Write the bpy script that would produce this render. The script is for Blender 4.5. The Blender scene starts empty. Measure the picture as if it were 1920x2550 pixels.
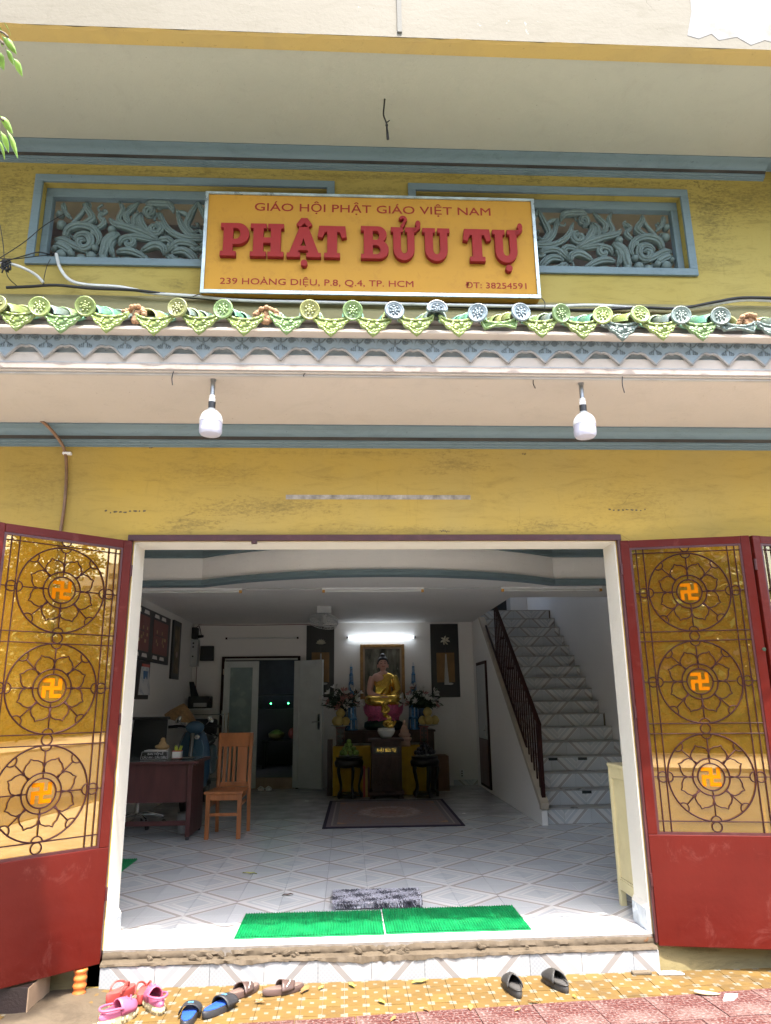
import bpy, math, random
from math import sin, cos, pi, radians, hypot, atan2
from mathutils import Matrix, Vector
random.seed(7)
SC = bpy.context.scene
COL = SC.collection

# ------------------------------------------------------------------ camera
PITCH, YAW, ROLL = radians(14.64110), radians(3.07496), radians(-0.73192)
fw = Vector((sin(YAW)*cos(PITCH), cos(YAW)*cos(PITCH), sin(PITCH)))
rt = Vector((cos(YAW), -sin(YAW), 0)); up = rt.cross(fw)
rt, up = cos(ROLL)*rt + sin(ROLL)*up, -sin(ROLL)*rt + cos(ROLL)*up
cd = bpy.data.cameras.new('camera'); cam = bpy.data.objects.new('camera', cd); COL.objects.link(cam)
cam.matrix_world = Matrix(((rt.x, up.x, -fw.x, 0), (rt.y, up.y, -fw.y, -4.62), (rt.z, up.z, -fw.z, 1.32), (0, 0, 0, 1)))
cd.sensor_fit = 'VERTICAL'; cd.sensor_height = 36; cd.lens = 1803.13/2550*36
cd.clip_start = .05; cd.clip_end = 2000
SC.camera = cam
# ------------------------------------------------------------------ light
SUN_TRAVEL = Vector((-.395, 1.42, -3.36)).normalized()
world = bpy.data.worlds.new('World'); SC.world = world; world.use_nodes = True
nt = world.node_tree; bg = nt.nodes['Background']
sky = nt.nodes.new('ShaderNodeTexSky'); sky.sky_type = 'NISHITA'; sky.sun_disc = False
sky.sun_elevation = math.asin(-SUN_TRAVEL.z); sky.sun_rotation = atan2(-SUN_TRAVEL.x, -SUN_TRAVEL.y)
sky.air_density = 1.2; sky.dust_density = 4.0; sky.ozone_density = .6
nt.links.new(sky.outputs[0], bg.inputs[0]); bg.inputs[1].default_value = .15
sl = bpy.data.lights.new('sun', 'SUN'); sl.energy = 2.0; sl.angle = radians(.53); sl.color = (1, .955, .88)
sun = bpy.data.objects.new('sun', sl); COL.objects.link(sun)
sun.rotation_euler = SUN_TRAVEL.to_track_quat('-Z', 'Y').to_euler(); sun.location = (4, -14, 34)
SC.view_settings.view_transform = 'Standard'; SC.view_settings.look = 'None'
SC.view_settings.gamma = 1; SC.view_settings.use_curve_mapping = False
SC.view_settings.exposure = 2.82
SC.render.engine = 'CYCLES'
SC.cycles.max_bounces = 10; SC.cycles.diffuse_bounces = 6; SC.cycles.transparent_max_bounces = 12

# ------------------------------------------------------------------ helpers
WM = {}
def wmat(o): return WM.get(o.name, Matrix.Identity(4))
def link(o, parent=None, local=False, basis=None):
    COL.objects.link(o)
    if basis is not None: o.matrix_basis = basis
    if parent is not None:
        o.parent = parent
        if not local: o.matrix_parent_inverse = wmat(parent).inverted()
        WM[o.name] = (wmat(parent) @ o.matrix_basis) if local else o.matrix_basis.copy()
    else: WM[o.name] = o.matrix_basis.copy()
    return o
def tag(o, label, cat, group=None):
    o['label'] = label; o['category'] = cat
    if group: o['group'] = group
    return o
def empty(name, loc, label=None, cat=None, group=None, rz=0, parent=None):
    o = bpy.data.objects.new(name, None); o.empty_display_size = .1
    link(o, parent, basis=Matrix.Translation(loc) @ Matrix.Rotation(rz, 4, 'Z'))
    if label: tag(o, label, cat, group)
    return o
def copy_tree(o, parent=None):
    c = o.copy(); COL.objects.link(c); c.parent = parent
    if parent is None: WM[c.name] = c.matrix_basis.copy()
    for ch in list(o.children): copy_tree(ch, c)
    return c

class G:
    def __init__(s): s.v = []; s.f = []
    def add(s, vs, fs):
        n = len(s.v); s.v += [tuple(p) for p in vs]; s.f += [tuple(i+n for i in f) for f in fs]; return s
    def box(s, x0, y0, z0, x1, y1, z1):
        return s.add([(x0,y0,z0),(x1,y0,z0),(x1,y1,z0),(x0,y1,z0),(x0,y0,z1),(x1,y0,z1),(x1,y1,z1),(x0,y1,z1)],
                     [(0,3,2,1),(4,5,6,7),(0,1,5,4),(1,2,6,5),(2,3,7,6),(3,0,4,7)])
    def cbox(s, c, d, m=None):
        n = len(s.v); s.box(*[-q/2 for q in d], *[q/2 for q in d]); 
        for i in range(n, len(s.v)):
            p = Vector(s.v[i]); p = (m @ p) if m else p; s.v[i] = tuple(p + Vector(c))
        return s
    def beam(s, a, b, w, h):        # rectangular bar from a to b
        a, b = Vector(a), Vector(b); q = (b-a).to_track_quat('X', 'Z').to_matrix()
        return s.cbox((a+b)/2, ((b-a).length, w, h), q)
    def tube(s, pts, r, n=8, caps=True, flat=1.0, fdir=(0,1,0)):
        pts = [Vector(p) for p in pts]; rs = r if isinstance(r, (list, tuple)) else [r]*len(pts)
        base = len(s.v); prev = None; k = len(pts); F = Vector(fdir)
        for i, p in enumerate(pts):
            t = (pts[min(i+1, k-1)] - pts[max(i-1, 0)]); t = t.normalized() if t.length > 1e-9 else Vector((0,0,1))
            if prev is None: u = t.orthogonal().normalized()
            else:
                u = prev - t*prev.dot(t); u = u.normalized() if u.length > 1e-6 else t.orthogonal().normalized()
            w = t.cross(u); prev = u
            for j in range(n):
                a = 2*pi*j/n; d = u*cos(a)*rs[i] + w*sin(a)*rs[i]
                if flat != 1.0: d = d - F*(d.dot(F))*(1-flat)
                s.v.append(tuple(p+d))
        for i in range(k-1):
            for j in range(n):
                a = base+i*n+j; b = base+i*n+(j+1)%n; s.f.append((a, b, b+n, a+n))
        if caps:
            s.f.append(tuple(base+j for j in range(n))[::-1]); s.f.append(tuple(base+(k-1)*n+j for j in range(n)))
        return s
    def cyl(s, a, b, r, r2=None, n=12, caps=True): return s.tube([a, b], [r, r if r2 is None else r2], n, caps)
    def lathe(s, prof, c=(0,0,0), n=20, sx=1, sy=1, m=None):
        b = len(s.v); k = len(prof); C = Vector(c)
        for r, z in prof:
            for j in range(n):
                a = 2*pi*j/n; p = Vector((r*cos(a)*sx, r*sin(a)*sy, z)); p = (m @ p) if m else p; s.v.append(tuple(p+C))
        for i in range(k-1):
            for j in range(n):
                q = b+i*n+j; w = b+i*n+(j+1)%n; s.f.append((q, w, w+n, q+n))
        s.f.append(tuple(b+j for j in range(n))[::-1]); s.f.append(tuple(b+(k-1)*n+j for j in range(n)))
        return s
    def ball(s, c, rx, ry=None, rz=None, n=12, m=None):
        ry = rx if ry is None else ry; rz = rx if rz is None else rz; k = max(5, n//2+1)
        prof = [(max(1e-4, sin(pi*i/(k-1))), -cos(pi*i/(k-1))) for i in range(k)]
        b = len(s.v); s.lathe(prof, (0,0,0), n)
        for i in range(b, len(s.v)):
            p = Vector(s.v[i]); p = Vector((p.x*rx, p.y*ry, p.z*rz)); p = (m @ p) if m else p; s.v[i] = tuple(p + Vector(c))
        return s
    def prism(s, poly, y0, y1, plane='xz'):    # polygon extruded
        n = len(poly); T = {'xz': lambda a, b, d: (a, d, b), 'xy': lambda a, b, d: (a, b, d), 'yz': lambda a, b, d: (d, a, b)}[plane]
        b = len(s.v); s.v += [T(a, c, y0) for a, c in poly] + [T(a, c, y1) for a, c in poly]
        s.f.append(tuple(range(b, b+n))); s.f.append(tuple(range(b+2*n-1, b+n-1, -1)))
        for i in range(n): j = (i+1) % n; s.f.append((b+i, b+n+i, b+n+j, b+j))
        return s
    def sweep(s, prof, x0, x1, axis='x'):      # open profile [(y,z)] swept along x, closed to a solid
        return s.prism(prof, x0, x1, 'yz')
    def xf(s, m):
        s.v = [tuple(m @ Vector(p)) for p in s.v]; return s
    def mesh(s, name):
        me = bpy.data.meshes.new(name); me.from_pydata(s.v, [], s.f); me.update(); return me
    def build(s, name, mat, parent=None, smooth=False, bevel=0, local=False, fix=True, remesh=0, sub=0, seg=2):
        me = s.mesh(name)
        if fix:
            import bmesh
            bm = bmesh.new(); bm.from_mesh(me); bmesh.ops.recalc_face_normals(bm, faces=bm.faces); bm.to_mesh(me); bm.free()
        o = bpy.data.objects.new(name, me)
        if mat: me.materials.append(mat)
        if smooth:
            me.polygons.foreach_set('use_smooth', [True]*len(me.polygons))
            if smooth != 'all':
                try: me.set_sharp_from_angle(angle=radians(40))
                except Exception: pass
        link(o, parent, local)
        if remesh:
            r = o.modifiers.new('remesh', 'REMESH'); r.mode = 'VOXEL'; r.voxel_size = remesh; r.use_smooth_shade = True
            sm = o.modifiers.new('smooth', 'SMOOTH'); sm.factor = .5; sm.iterations = 3
        if sub: q = o.modifiers.new('sub', 'SUBSURF'); q.levels = sub; q.render_levels = sub
        if bevel:
            b = o.modifiers.new('bevel', 'BEVEL'); b.width = bevel; b.segments = seg; b.limit_method = 'ANGLE'; b.angle_limit = radians(35)
        return o
def inst(src, name, parent, basis):
    o = src.copy(); o.name = name; COL.objects.link(o); o.parent = parent; o.matrix_parent_inverse = wmat(parent).inverted() if parent else Matrix.Identity(4)
    o.matrix_basis = basis; return o
def arc(cx, cz, r, a0, a1, n=10, rz=None):
    rz = r if rz is None else rz
    return [(cx+r*cos(radians(a0+(a1-a0)*i/n)), cz+rz*sin(radians(a0+(a1-a0)*i/n))) for i in range(n+1)]
def smooth_path(P, n=6):
    P = [Vector(p) for p in P]; out = []
    for i in range(len(P)-1):
        p0, p1, p2, p3 = P[max(i-1, 0)], P[i], P[i+1], P[min(i+2, len(P)-1)]
        for j in range(n):
            t = j/n; out.append(.5*((2*p1) + (p2-p0)*t + (2*p0-5*p1+4*p2-p3)*t*t + (3*p1-p0-3*p2+p3)*t**3))
    return out + [P[-1]]

# ------------------------------------------------------------------ materials
MATS = {}
class NT:
    def __init__(s, name):
        s.m = bpy.data.materials.new(name); s.m.use_nodes = True; s.t = s.m.node_tree; s.b = s.t.nodes['Principled BSDF']
        s.co = s.t.nodes.new('ShaderNodeTexCoord')
    def n(s, typ, **k):
        q = s.t.nodes.new(typ)
        for a, b in k.items(): setattr(q, a, b)
        return q
    def l(s, a, b): s.t.links.new(a, b)
    def mapping(s, scale=(1,1,1), src='Object', loc=(0,0,0)):
        q = s.n('ShaderNodeMapping'); q.inputs['Scale'].default_value = scale; q.inputs['Location'].default_value = loc
        s.l(s.co.outputs[src], q.inputs[0]); return q.outputs[0]
    def noise(s, vec, scale=5, detail=4, rough=.55, dist=0):
        q = s.n('ShaderNodeTexNoise'); q.inputs['Scale'].default_value = scale; q.inputs['Detail'].default_value = detail
        q.inputs['Roughness'].default_value = rough; q.inputs['Distortion'].default_value = dist
        if vec is not None: s.l(vec, q.inputs['Vector'])
        return q.outputs[0]
    def ramp(s, fac, stops, interp='LINEAR'):
        q = s.n('ShaderNodeValToRGB'); q.color_ramp.interpolation = interp; e = q.color_ramp.elements
        while len(e) < len(stops): e.new(.5)
        for i, (p, c) in enumerate(stops): e[i].position = p; e[i].color = (*c, 1) if hasattr(c, '__len__') else (c, c, c, 1)
        s.l(fac, q.inputs[0]); return q.outputs[0]
    def mix(s, fac, a, b, mode='MIX'):
        q = s.n('ShaderNodeMix', data_type='RGBA', blend_type=mode)
        for sock, v in ((0, fac), (6, a), (7, b)):
            if hasattr(v, 'is_output') or hasattr(v, 'links'): s.l(v, q.inputs[sock])
            elif sock == 0: q.inputs[0].default_value = v
            else: q.inputs[sock].default_value = (*v, 1) if len(v) == 3 else v
        return q.outputs[2]
    def math(s, op, a, b=0, c=None):
        q = s.n('ShaderNodeMath', operation=op)
        for i, v in enumerate((a, b) if c is None else (a, b, c)):
            if hasattr(v, 'links'): s.l(v, q.inputs[i])
            else: q.inputs[i].default_value = v
        return q.outputs[0]
    def bump(s, h, strength=.2, dist=.01):
        q = s.n('ShaderNodeBump'); q.inputs['Strength'].default_value = strength; q.inputs['Distance'].default_value = dist
        s.l(h, q.inputs['Height']); s.l(q.outputs[0], s.b.inputs['Normal']); return q
    def base(s, c):
        if hasattr(c, 'links'): s.l(c, s.b.inputs['Base Color'])
        else: s.b.inputs['Base Color'].default_value = (*c, 1)
    def set(s, **k):
        for a, v in k.items():
            a = a.replace('_', ' ')
            i = s.b.inputs[a]
            if hasattr(v, 'links'): s.l(v, i)
            else: i.default_value = v
def mul(c, k): return tuple(min(1, max(0, x*k)) for x in c)
def pm(name, col, rough=.6, metal=0, var=.18, vs=5, bump=.15, bs=70, dirt=0, dcol=(.05,.045,.035), ds=9, rnd=0, coat=0, spec=.5, emit=None, es=1, stretch=(1,1,1), grain=.006):
    if name in MATS: return MATS[name]
    t = NT(name); v = t.mapping(stretch)
    n1 = t.noise(v, vs, 5)
    c = t.mix(t.ramp(n1, [(.3, 0), (.72, 1)]), mul(col, 1-var), mul(col, 1+var))
    if dirt:
        d = t.noise(v, ds, 8, .68, .4)
        c = t.mix(t.math('MULTIPLY', t.ramp(d, [(.52, 0), (.72, 1)]), dirt), c, dcol)
    if rnd:
        oi = t.n('ShaderNodeObjectInfo'); h = t.n('ShaderNodeHueSaturation')
        t.l(t.math('MULTIPLY_ADD', oi.outputs['Random'], 2*rnd, 1-rnd), h.inputs['Value']); t.l(c, h.inputs['Color']); c = h.outputs[0]
    t.base(c); t.set(Roughness=t.math('MULTIPLY_ADD', n1, .25, rough-.12), Metallic=metal, Specular_IOR_Level=spec, Coat_Weight=coat)
    if bump: t.bump(t.noise(v, bs, 4), bump, grain)
    if emit: t.set(Emission_Color=(*emit, 1), Emission_Strength=es)
    MATS[name] = t.m; return t.m

def wall_paint(name, c1, c2, stain, samt=.5, grime=(.10,.085,.05), rough=.75, streak=(1.2,1.2,5), patch=None, k=.78, crack=0, blobs=()):
    c1, c2, stain, grime = mul(c1, k), mul(c2, k), mul(stain, k), mul(grime, k); patch = mul(patch, k) if patch else None
    t = NT(name); v = t.mapping()
    c = t.mix(t.ramp(t.noise(v, .9, 4), [(.3, 0), (.7, 1)]), c1, c2)
    c = t.mix(t.math('MULTIPLY', t.ramp(t.noise(t.mapping(streak), 2.6, 12, .74, .9), [(.50, 0), (.85, 1)]), samt), c, stain)
    c = t.mix(t.math('MULTIPLY', t.ramp(t.noise(t.mapping((1,1,2.2)), 26, 8, .75), [(.62, 0), (.72, 1)]), .55), c, grime)
    c = t.mix(t.math('MULTIPLY', t.ramp(t.noise(t.mapping((1,1,3)), 7, 9, .8, 1.2), [(.66, 0), (.72, 1)]), .5), c, mul(grime, .5))
    c = t.mix(t.math('MULTIPLY', t.ramp(t.noise(v, 60, 2), [(.74, 0), (.78, 1)]), .6), c, mul(grime, .35))
    vz = t.n('ShaderNodeTexVoronoi', feature='DISTANCE_TO_EDGE'); vz.inputs['Scale'].default_value = 1.3     # hairline cracks
    q = t.n('ShaderNodeVectorMath', operation='ADD'); t.l(v, q.inputs[0]); nz = t.n('ShaderNodeTexNoise'); nz.inputs['Scale'].default_value = 3; nz.inputs['Detail'].default_value = 6; t.l(v, nz.inputs['Vector']); q2 = t.n('ShaderNodeVectorMath', operation='SCALE'); q2.inputs['Scale'].default_value = .5; t.l(nz.outputs['Color'], q2.inputs[0]); t.l(q2.outputs[0], q.inputs[1]); t.l(q.outputs[0], vz.inputs['Vector'])
    ck = t.math('MULTIPLY', t.math('LESS_THAN', vz.outputs[0], .0030), t.ramp(t.noise(v, 1.1, 2), [(.58, 0), (.64, 1)]))
    c = t.mix(t.math('MULTIPLY', ck, crack), c, mul(grime, .6))
    c = t.mix(t.math('MULTIPLY', t.ramp(t.noise(t.mapping((1,1,9)), 5, 10, .8, .5), [(.56, 0), (.78, 1)]), samt*.75), c, mul(stain, .7))
    c = t.mix(t.math('MULTIPLY', t.ramp(t.noise(t.mapping((7,7,.7)), 3, 8, .7, .3), [(.60, 0), (.80, 1)]), samt*.55), c, stain)
    if patch: c = t.mix(t.ramp(t.noise(v, 3.1, 8, .7, .5), [(.68, 0), (.70, 1)]), c, patch)
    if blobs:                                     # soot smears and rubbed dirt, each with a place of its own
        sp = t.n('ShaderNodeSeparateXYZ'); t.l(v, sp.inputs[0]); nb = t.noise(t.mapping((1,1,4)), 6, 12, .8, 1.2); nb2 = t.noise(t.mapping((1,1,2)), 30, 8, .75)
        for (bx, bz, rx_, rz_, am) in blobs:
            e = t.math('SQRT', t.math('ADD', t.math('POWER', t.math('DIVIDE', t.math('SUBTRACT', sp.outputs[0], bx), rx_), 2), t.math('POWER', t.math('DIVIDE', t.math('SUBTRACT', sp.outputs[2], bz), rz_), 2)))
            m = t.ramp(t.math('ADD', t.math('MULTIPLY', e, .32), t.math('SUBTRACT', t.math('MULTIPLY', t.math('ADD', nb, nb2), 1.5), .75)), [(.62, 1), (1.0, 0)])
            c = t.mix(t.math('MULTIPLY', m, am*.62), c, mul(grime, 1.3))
    t.base(c); t.set(Roughness=rough, Specular_IOR_Level=.2)
    t.bump(t.math('ADD', t.noise(v, 45, 6, .6), t.math('MULTIPLY', t.noise(v, 6, 3), .8)), .25, .006)
    MATS[name] = t.m; return t.m

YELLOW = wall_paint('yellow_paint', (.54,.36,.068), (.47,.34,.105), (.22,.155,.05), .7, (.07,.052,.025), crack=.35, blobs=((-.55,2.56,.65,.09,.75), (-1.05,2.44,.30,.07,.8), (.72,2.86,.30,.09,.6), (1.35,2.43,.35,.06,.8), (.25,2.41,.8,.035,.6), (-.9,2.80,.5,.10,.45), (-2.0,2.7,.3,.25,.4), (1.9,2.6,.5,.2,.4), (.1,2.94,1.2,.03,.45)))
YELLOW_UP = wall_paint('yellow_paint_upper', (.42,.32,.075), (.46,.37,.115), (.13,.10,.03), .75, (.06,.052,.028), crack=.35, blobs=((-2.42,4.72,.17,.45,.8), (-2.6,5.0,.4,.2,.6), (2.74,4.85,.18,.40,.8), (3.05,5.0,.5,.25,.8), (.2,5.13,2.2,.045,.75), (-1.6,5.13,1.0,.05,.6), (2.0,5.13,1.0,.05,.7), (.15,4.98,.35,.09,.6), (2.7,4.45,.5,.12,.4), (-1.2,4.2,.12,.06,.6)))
CREAM = wall_paint('cream_fascia_paint', (.175,.162,.128), (.195,.182,.148), (.12,.108,.076), .6, (.09,.08,.055), patch=(.29,.29,.285), crack=.5)
STRIP = wall_paint('ochre_strip_paint', (.55,.39,.13), (.50,.37,.15), (.25,.19,.12), .4)
CEIL_UP = wall_paint('grey_green_ceiling_paint', (.46,.45,.37), (.42,.42,.35), (.36,.35,.29), .35, (.3,.29,.24))
BLUE = wall_paint('blue_grey_trim', (.20,.275,.305), (.18,.25,.28), (.085,.115,.125), .55, (.06,.06,.06), rough=.6)
PINK = wall_paint('pink_soffit_paint', (.60,.53,.47), (.56,.50,.445), (.40,.35,.31), .35, (.35,.28,.23))
WHITE_PEEL = wall_paint('peeling_whitewash', (.44,.49,.51), (.40,.445,.46), (.24,.25,.25), .6, (.15,.13,.12), patch=(.62,.65,.64))
WHITE = wall_paint('white_jamb_paint', (.74,.69,.60), (.70,.66,.58), (.6,.55,.47), .25, (.5,.46,.4), k=.88)
INWALL = wall_paint('interior_wall_paint', (.80,.77,.73), (.77,.74,.71), (.70,.67,.63), .3, (.42,.39,.35), rough=.6, k=1)
INCEIL = wall_paint('interior_ceiling_paint', (.78,.76,.73), (.74,.72,.70), (.62,.60,.58), .45, (.42,.4,.37), k=1)
MOULD = wall_paint('mouldy_base_paint', (.26,.21,.11), (.20,.16,.07), (.05,.037,.018), .95, (.03,.022,.014), patch=(.065,.047,.027))
GRILLE = wall_paint('grimy_blue_grille', (.20,.26,.255), (.165,.225,.22), (.045,.050,.048), .85, (.025,.025,.022), rough=.65, streak=(3,3,3))
MORTAR = wall_paint('broken_mortar', (.135,.105,.072), (.10,.076,.050), (.035,.026,.018), .9, (.02,.015,.01), patch=(.12,.055,.022), streak=(2,2,6))
CONC = wall_paint('rough_concrete', (.20,.165,.12), (.145,.115,.08), (.06,.045,.032), .85, (.04,.03,.022), patch=(.20,.10,.04))
def red_paint():
    t = NT('red_enamel'); v = t.mapping()
    c = t.mix(t.ramp(t.noise(v, 1.6, 4), [(.3, 0), (.7, 1)]), (.062,.0045,.0025), (.085,.008,.0045))
    c = t.mix(t.math('MULTIPLY', t.ramp(t.noise(v, 5.5, 10, .8, 1.0), [(.56, 0), (.68, 1)]), .42), c, (.15,.045,.036))
    c = t.mix(t.math('MULTIPLY', t.ramp(t.noise(t.mapping((1,1,.25)), 14, 6, .6), [(.6, 0), (.8, 1)]), .3), c, (.038,.003,.002))
    t.base(c); t.set(Roughness=t.ramp(t.noise(v, 9, 4), [(.3, .28), (.7, .45)])); t.set(Specular_IOR_Level=.18); t.bump(t.math('ADD', t.math('MULTIPLY', t.noise(v, 18, 3), .2), t.noise(v, 2.4, 3)), .35, .02)
    MATS['red'] = t.m; return t.m
RED = red_paint()
MAROON = pm('maroon_enamel', (.045,.006,.007), .4, var=.2, bump=.2, bs=40, dirt=.3, dcol=(.12,.045,.045))
MAROON_D = pm('dark_maroon_iron', (.030,.008,.007), .6, var=.2, bump=.1, spec=.15)
ALU = pm('brushed_aluminium', (.62,.65,.66), .35, .8, var=.15, bump=.05, dirt=.3, dcol=(.2,.2,.2))
BLACKW = pm('black_lacquer_wood', (.012,.010,.010), .35, var=.3)
BLACKP = pm('black_plastic', (.018,.018,.02), .45, var=.2)
DARKWOOD = pm('dark_carved_wood', (.060,.030,.026), .6, var=.35, vs=20, stretch=(1,1,.3), bump=.25)
ROSEWOOD = pm('reddish_desk_wood', (.085,.026,.025), .38, var=.25, vs=12, stretch=(1,1,.2))
CHAIRWOOD = pm('orange_brown_chair_wood', (.36,.125,.040), .38, var=.3, vs=14, stretch=(1,1,.18), bump=.08)
REDWOOD = pm('red_painted_carved_wood', (.16,.04,.035), .45, var=.3)
GREYALU = pm('grey_door_aluminium', (.62,.65,.63), .4, .1, var=.08)
FROST = pm('frosted_green_glass', (.23,.31,.30), .25, var=.15)
PVC = pm('white_plastic', (.78,.78,.78), .4, var=.05)
PVC_G = pm('grey_plastic', (.45,.46,.46), .45, var=.1)
CABLE_K = pm('black_cable_rubber', (.014,.014,.015), .5, var=.2)
CABLE_W = pm('grey_white_conduit', (.55,.56,.54), .45, var=.15, dirt=.4, dcol=(.2,.2,.18))
BROWNPIPE = pm('brown_conduit', (.17,.09,.045), .5, var=.25, dirt=.4, dcol=(.3,.22,.15))
STEEL = pm('galvanised_steel', (.30,.31,.32), .4, .85, var=.25)
CHROME = pm('chrome', (.75,.75,.76), .12, 1, var=.03, bump=0)
GOLD = pm('gold_leaf', (.85,.55,.11), .22, .92, var=.2, vs=25, bump=.3, bs=30)
SKIN = pm('statue_pinkish_skin', (.66,.36,.28), .4, var=.06, bump=0)
HAIR = pm('statue_black_hair', (.012,.012,.015), .45, bump=.5, bs=160)
BOXCARD = pm('brown_cardboard', (.22,.11,.07), .8, var=.15)
GLOSSY_W = pm('white_glazed_ceramic', (.68,.70,.69), .2, var=.08)
LEAF = pm('tree_leaf', (.085,.155,.025), .45, var=.45, vs=3, bump=0, rnd=.1)
LEAF2 = pm('fresh_green_leaf', (.17,.30,.04), .4, var=.4, vs=14, bump=0)
BARK = pm('tree_bark', (.11,.085,.06), .9, var=.4, vs=12, stretch=(1,1,.3), bump=.8, bs=25)
# ------------------------------------------------------------------ pixel -> point on a plane (tracing aid, reference 1920 x 2550)
CAMP = Vector((0, -4.62, 1.32))
def ray(px, py): return rt*((px-960)/1803.13) + up*(-(py-1275)/1803.13) + fw
def at(px, py, Y): d = ray(px, py); return CAMP + d*((Y-CAMP.y)/d.y)
def atz(px, py, Z): d = ray(px, py); return CAMP + d*((Z-CAMP.z)/d.z)
def struct(o): o['kind'] = 'structure'; return o

# ------------------------------------------------------------------ tile materials
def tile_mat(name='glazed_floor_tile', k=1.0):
    t = NT(name); sp = t.n('ShaderNodeSeparateXYZ'); t.l(t.co.outputs['Object'], sp.inputs[0])
    d = t.math('MULTIPLY', t.math('SUBTRACT', sp.outputs[0], sp.outputs[1]), .7071)
    f = t.math('MULTIPLY_ADD', d, 2.2, .5)
    P = lambda m: .5+m*2.2
    W, T, B, L, C = (.66,.66,.66), (.385,.36,.345), (.47,.495,.515), (.60,.595,.59), (.52,.53,.54)
    c = t.ramp(f, [(0, B), (P(-.125), L), (P(-.11), C), (P(-.075), W), (P(-.068), B), (P(-.040), L), (P(-.003), W), (P(.001), T), (P(.031), W), (P(.036), B)], 'CONSTANT')
    v = t.mapping((1,1,1)); ch = t.n('ShaderNodeTexChecker'); ch.inputs['Scale'].default_value = 85
    t.l(v, ch.inputs[0]); ch.inputs[1].default_value = (.43,.46,.49,1); ch.inputs[2].default_value = (.53,.54,.55,1)
    c = t.mix(t.math('MULTIPLY', t.math('GREATER_THAN', d, .041), .7), c, ch.outputs[0])
    g = t.n('ShaderNodeNewGeometry'); n = t.noise(None, 5, 6, .6); t.l(g.outputs['Position'], n.node.inputs['Vector'])
    c = t.mix(t.math('MULTIPLY', t.ramp(n, [(.45, 0), (.75, 1)]), .10), c, (.36,.345,.32))
    n3 = t.noise(None, 2.3, 8, .75, .8); t.l(g.outputs['Position'], n3.node.inputs['Vector'])
    c = t.mix(t.math('MULTIPLY', t.ramp(n3, [(.60, 0), (.8, 1)]), .18), c, (.25,.23,.20))
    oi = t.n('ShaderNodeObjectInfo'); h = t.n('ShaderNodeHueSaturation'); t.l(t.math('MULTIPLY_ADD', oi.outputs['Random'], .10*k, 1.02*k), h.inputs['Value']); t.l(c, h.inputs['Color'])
    t.base(h.outputs[0]); n2 = t.noise(None, 9, 6, .7); t.l(g.outputs['Position'], n2.node.inputs['Vector'])
    t.set(Roughness=t.ramp(n2, [(.3, .19), (.8, .27)])); return t.m
TILE = tile_mat(); TILE_R = tile_mat('sun_dimmed_step_tile', .46)  # riser copy of the floor tile, colour dimmed to offset the direct sun
def mosaic_mat():
    t = NT('ochre_mosaic_tile'); sp = t.n('ShaderNodeSeparateXYZ'); t.l(t.co.outputs['Object'], sp.inputs[0])
    u = t.math('ABSOLUTE', sp.outputs[0]); v = t.math('ABSOLUTE', sp.outputs[1]); mx = t.math('MAXIMUM', u, v); mn = t.math('MINIMUM', u, v)
    corner = t.math('GREATER_THAN', mn, .0375); cen = t.math('LESS_THAN', mx, .0105)
    white = t.math('MAXIMUM', corner, cen)
    line = t.math('LESS_THAN', t.math('ABSOLUTE', t.math('SUBTRACT', u, v)), .0012)
    g = t.n('ShaderNodeNewGeometry'); n = t.noise(None, 6, 6, .65); t.l(g.outputs['Position'], n.node.inputs['Vector'])
    oc = t.mix(t.ramp(n, [(.3, 0), (.75, 1)]), (.150,.092,.028), (.112,.070,.024))
    c = t.mix(t.math('MULTIPLY', line, .75), oc, (.18,.095,.03)); c = t.mix(white, c, (.175,.16,.12))
    n2 = t.noise(None, 3, 9, .78, .7); t.l(g.outputs['Position'], n2.node.inputs['Vector'])
    c = t.mix(t.math('MULTIPLY', t.ramp(n2, [(.50, 0), (.72, 1)]), .6), c, (.070,.052,.033))
    n3 = t.noise(None, 50, 3, .6); t.l(g.outputs['Position'], n3.node.inputs['Vector'])
    c = t.mix(t.math('MULTIPLY', t.ramp(n3, [(.66, 0), (.72, 1)]), .6), c, (.16,.12,.07))
    oi = t.n('ShaderNodeObjectInfo'); h = t.n('ShaderNodeHueSaturation'); t.l(t.math('MULTIPLY_ADD', oi.outputs['Random'], .2, .9), h.inputs['Value']); t.l(c, h.inputs['Color'])
    t.base(h.outputs[0]); t.set(Roughness=.6, Specular_IOR_Level=.12); return t.m
MOSAIC = mosaic_mat()
def paver_mat():
    t = NT('pink_terrazzo_paver'); v = t.mapping()
    c = t.mix(t.ramp(t.noise(v, 70, 3, .6), [(.53, 0), (.60, 1)]), (.058,.018,.016), (.155,.115,.11))
    br = t.n('ShaderNodeTexBrick'); br.inputs['Scale'].default_value = 9; br.inputs['Mortar Size'].default_value = .035; t.l(t.mapping((1,1,1)), br.inputs[0])
    br.inputs['Color1'].default_value = br.inputs['Color2'].default_value = (1,1,1,1); br.inputs['Mortar'].default_value = (0,0,0,1)
    c = t.mix(t.math('MULTIPLY', t.math('SUBTRACT', 1, br.outputs[0]), .5), c, (.16,.075,.065))
    c = t.mix(t.math('MULTIPLY', t.ramp(t.noise(v, 4, 6), [(.45, 0), (.7, 1)]), .4), c, (.24,.19,.17))
    t.base(c); t.set(Roughness=.8, Specular_IOR_Level=.12); t.bump(br.outputs[0], .6, .006); return t.m
PAVER = paver_mat()
GROUT = pm('dark_grout', (.16,.14,.12), .9, var=.3, vs=20)
ASPHALT = pm('asphalt', (.09,.088,.085), .9, var=.3, vs=3, bump=.5, bs=120)

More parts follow.
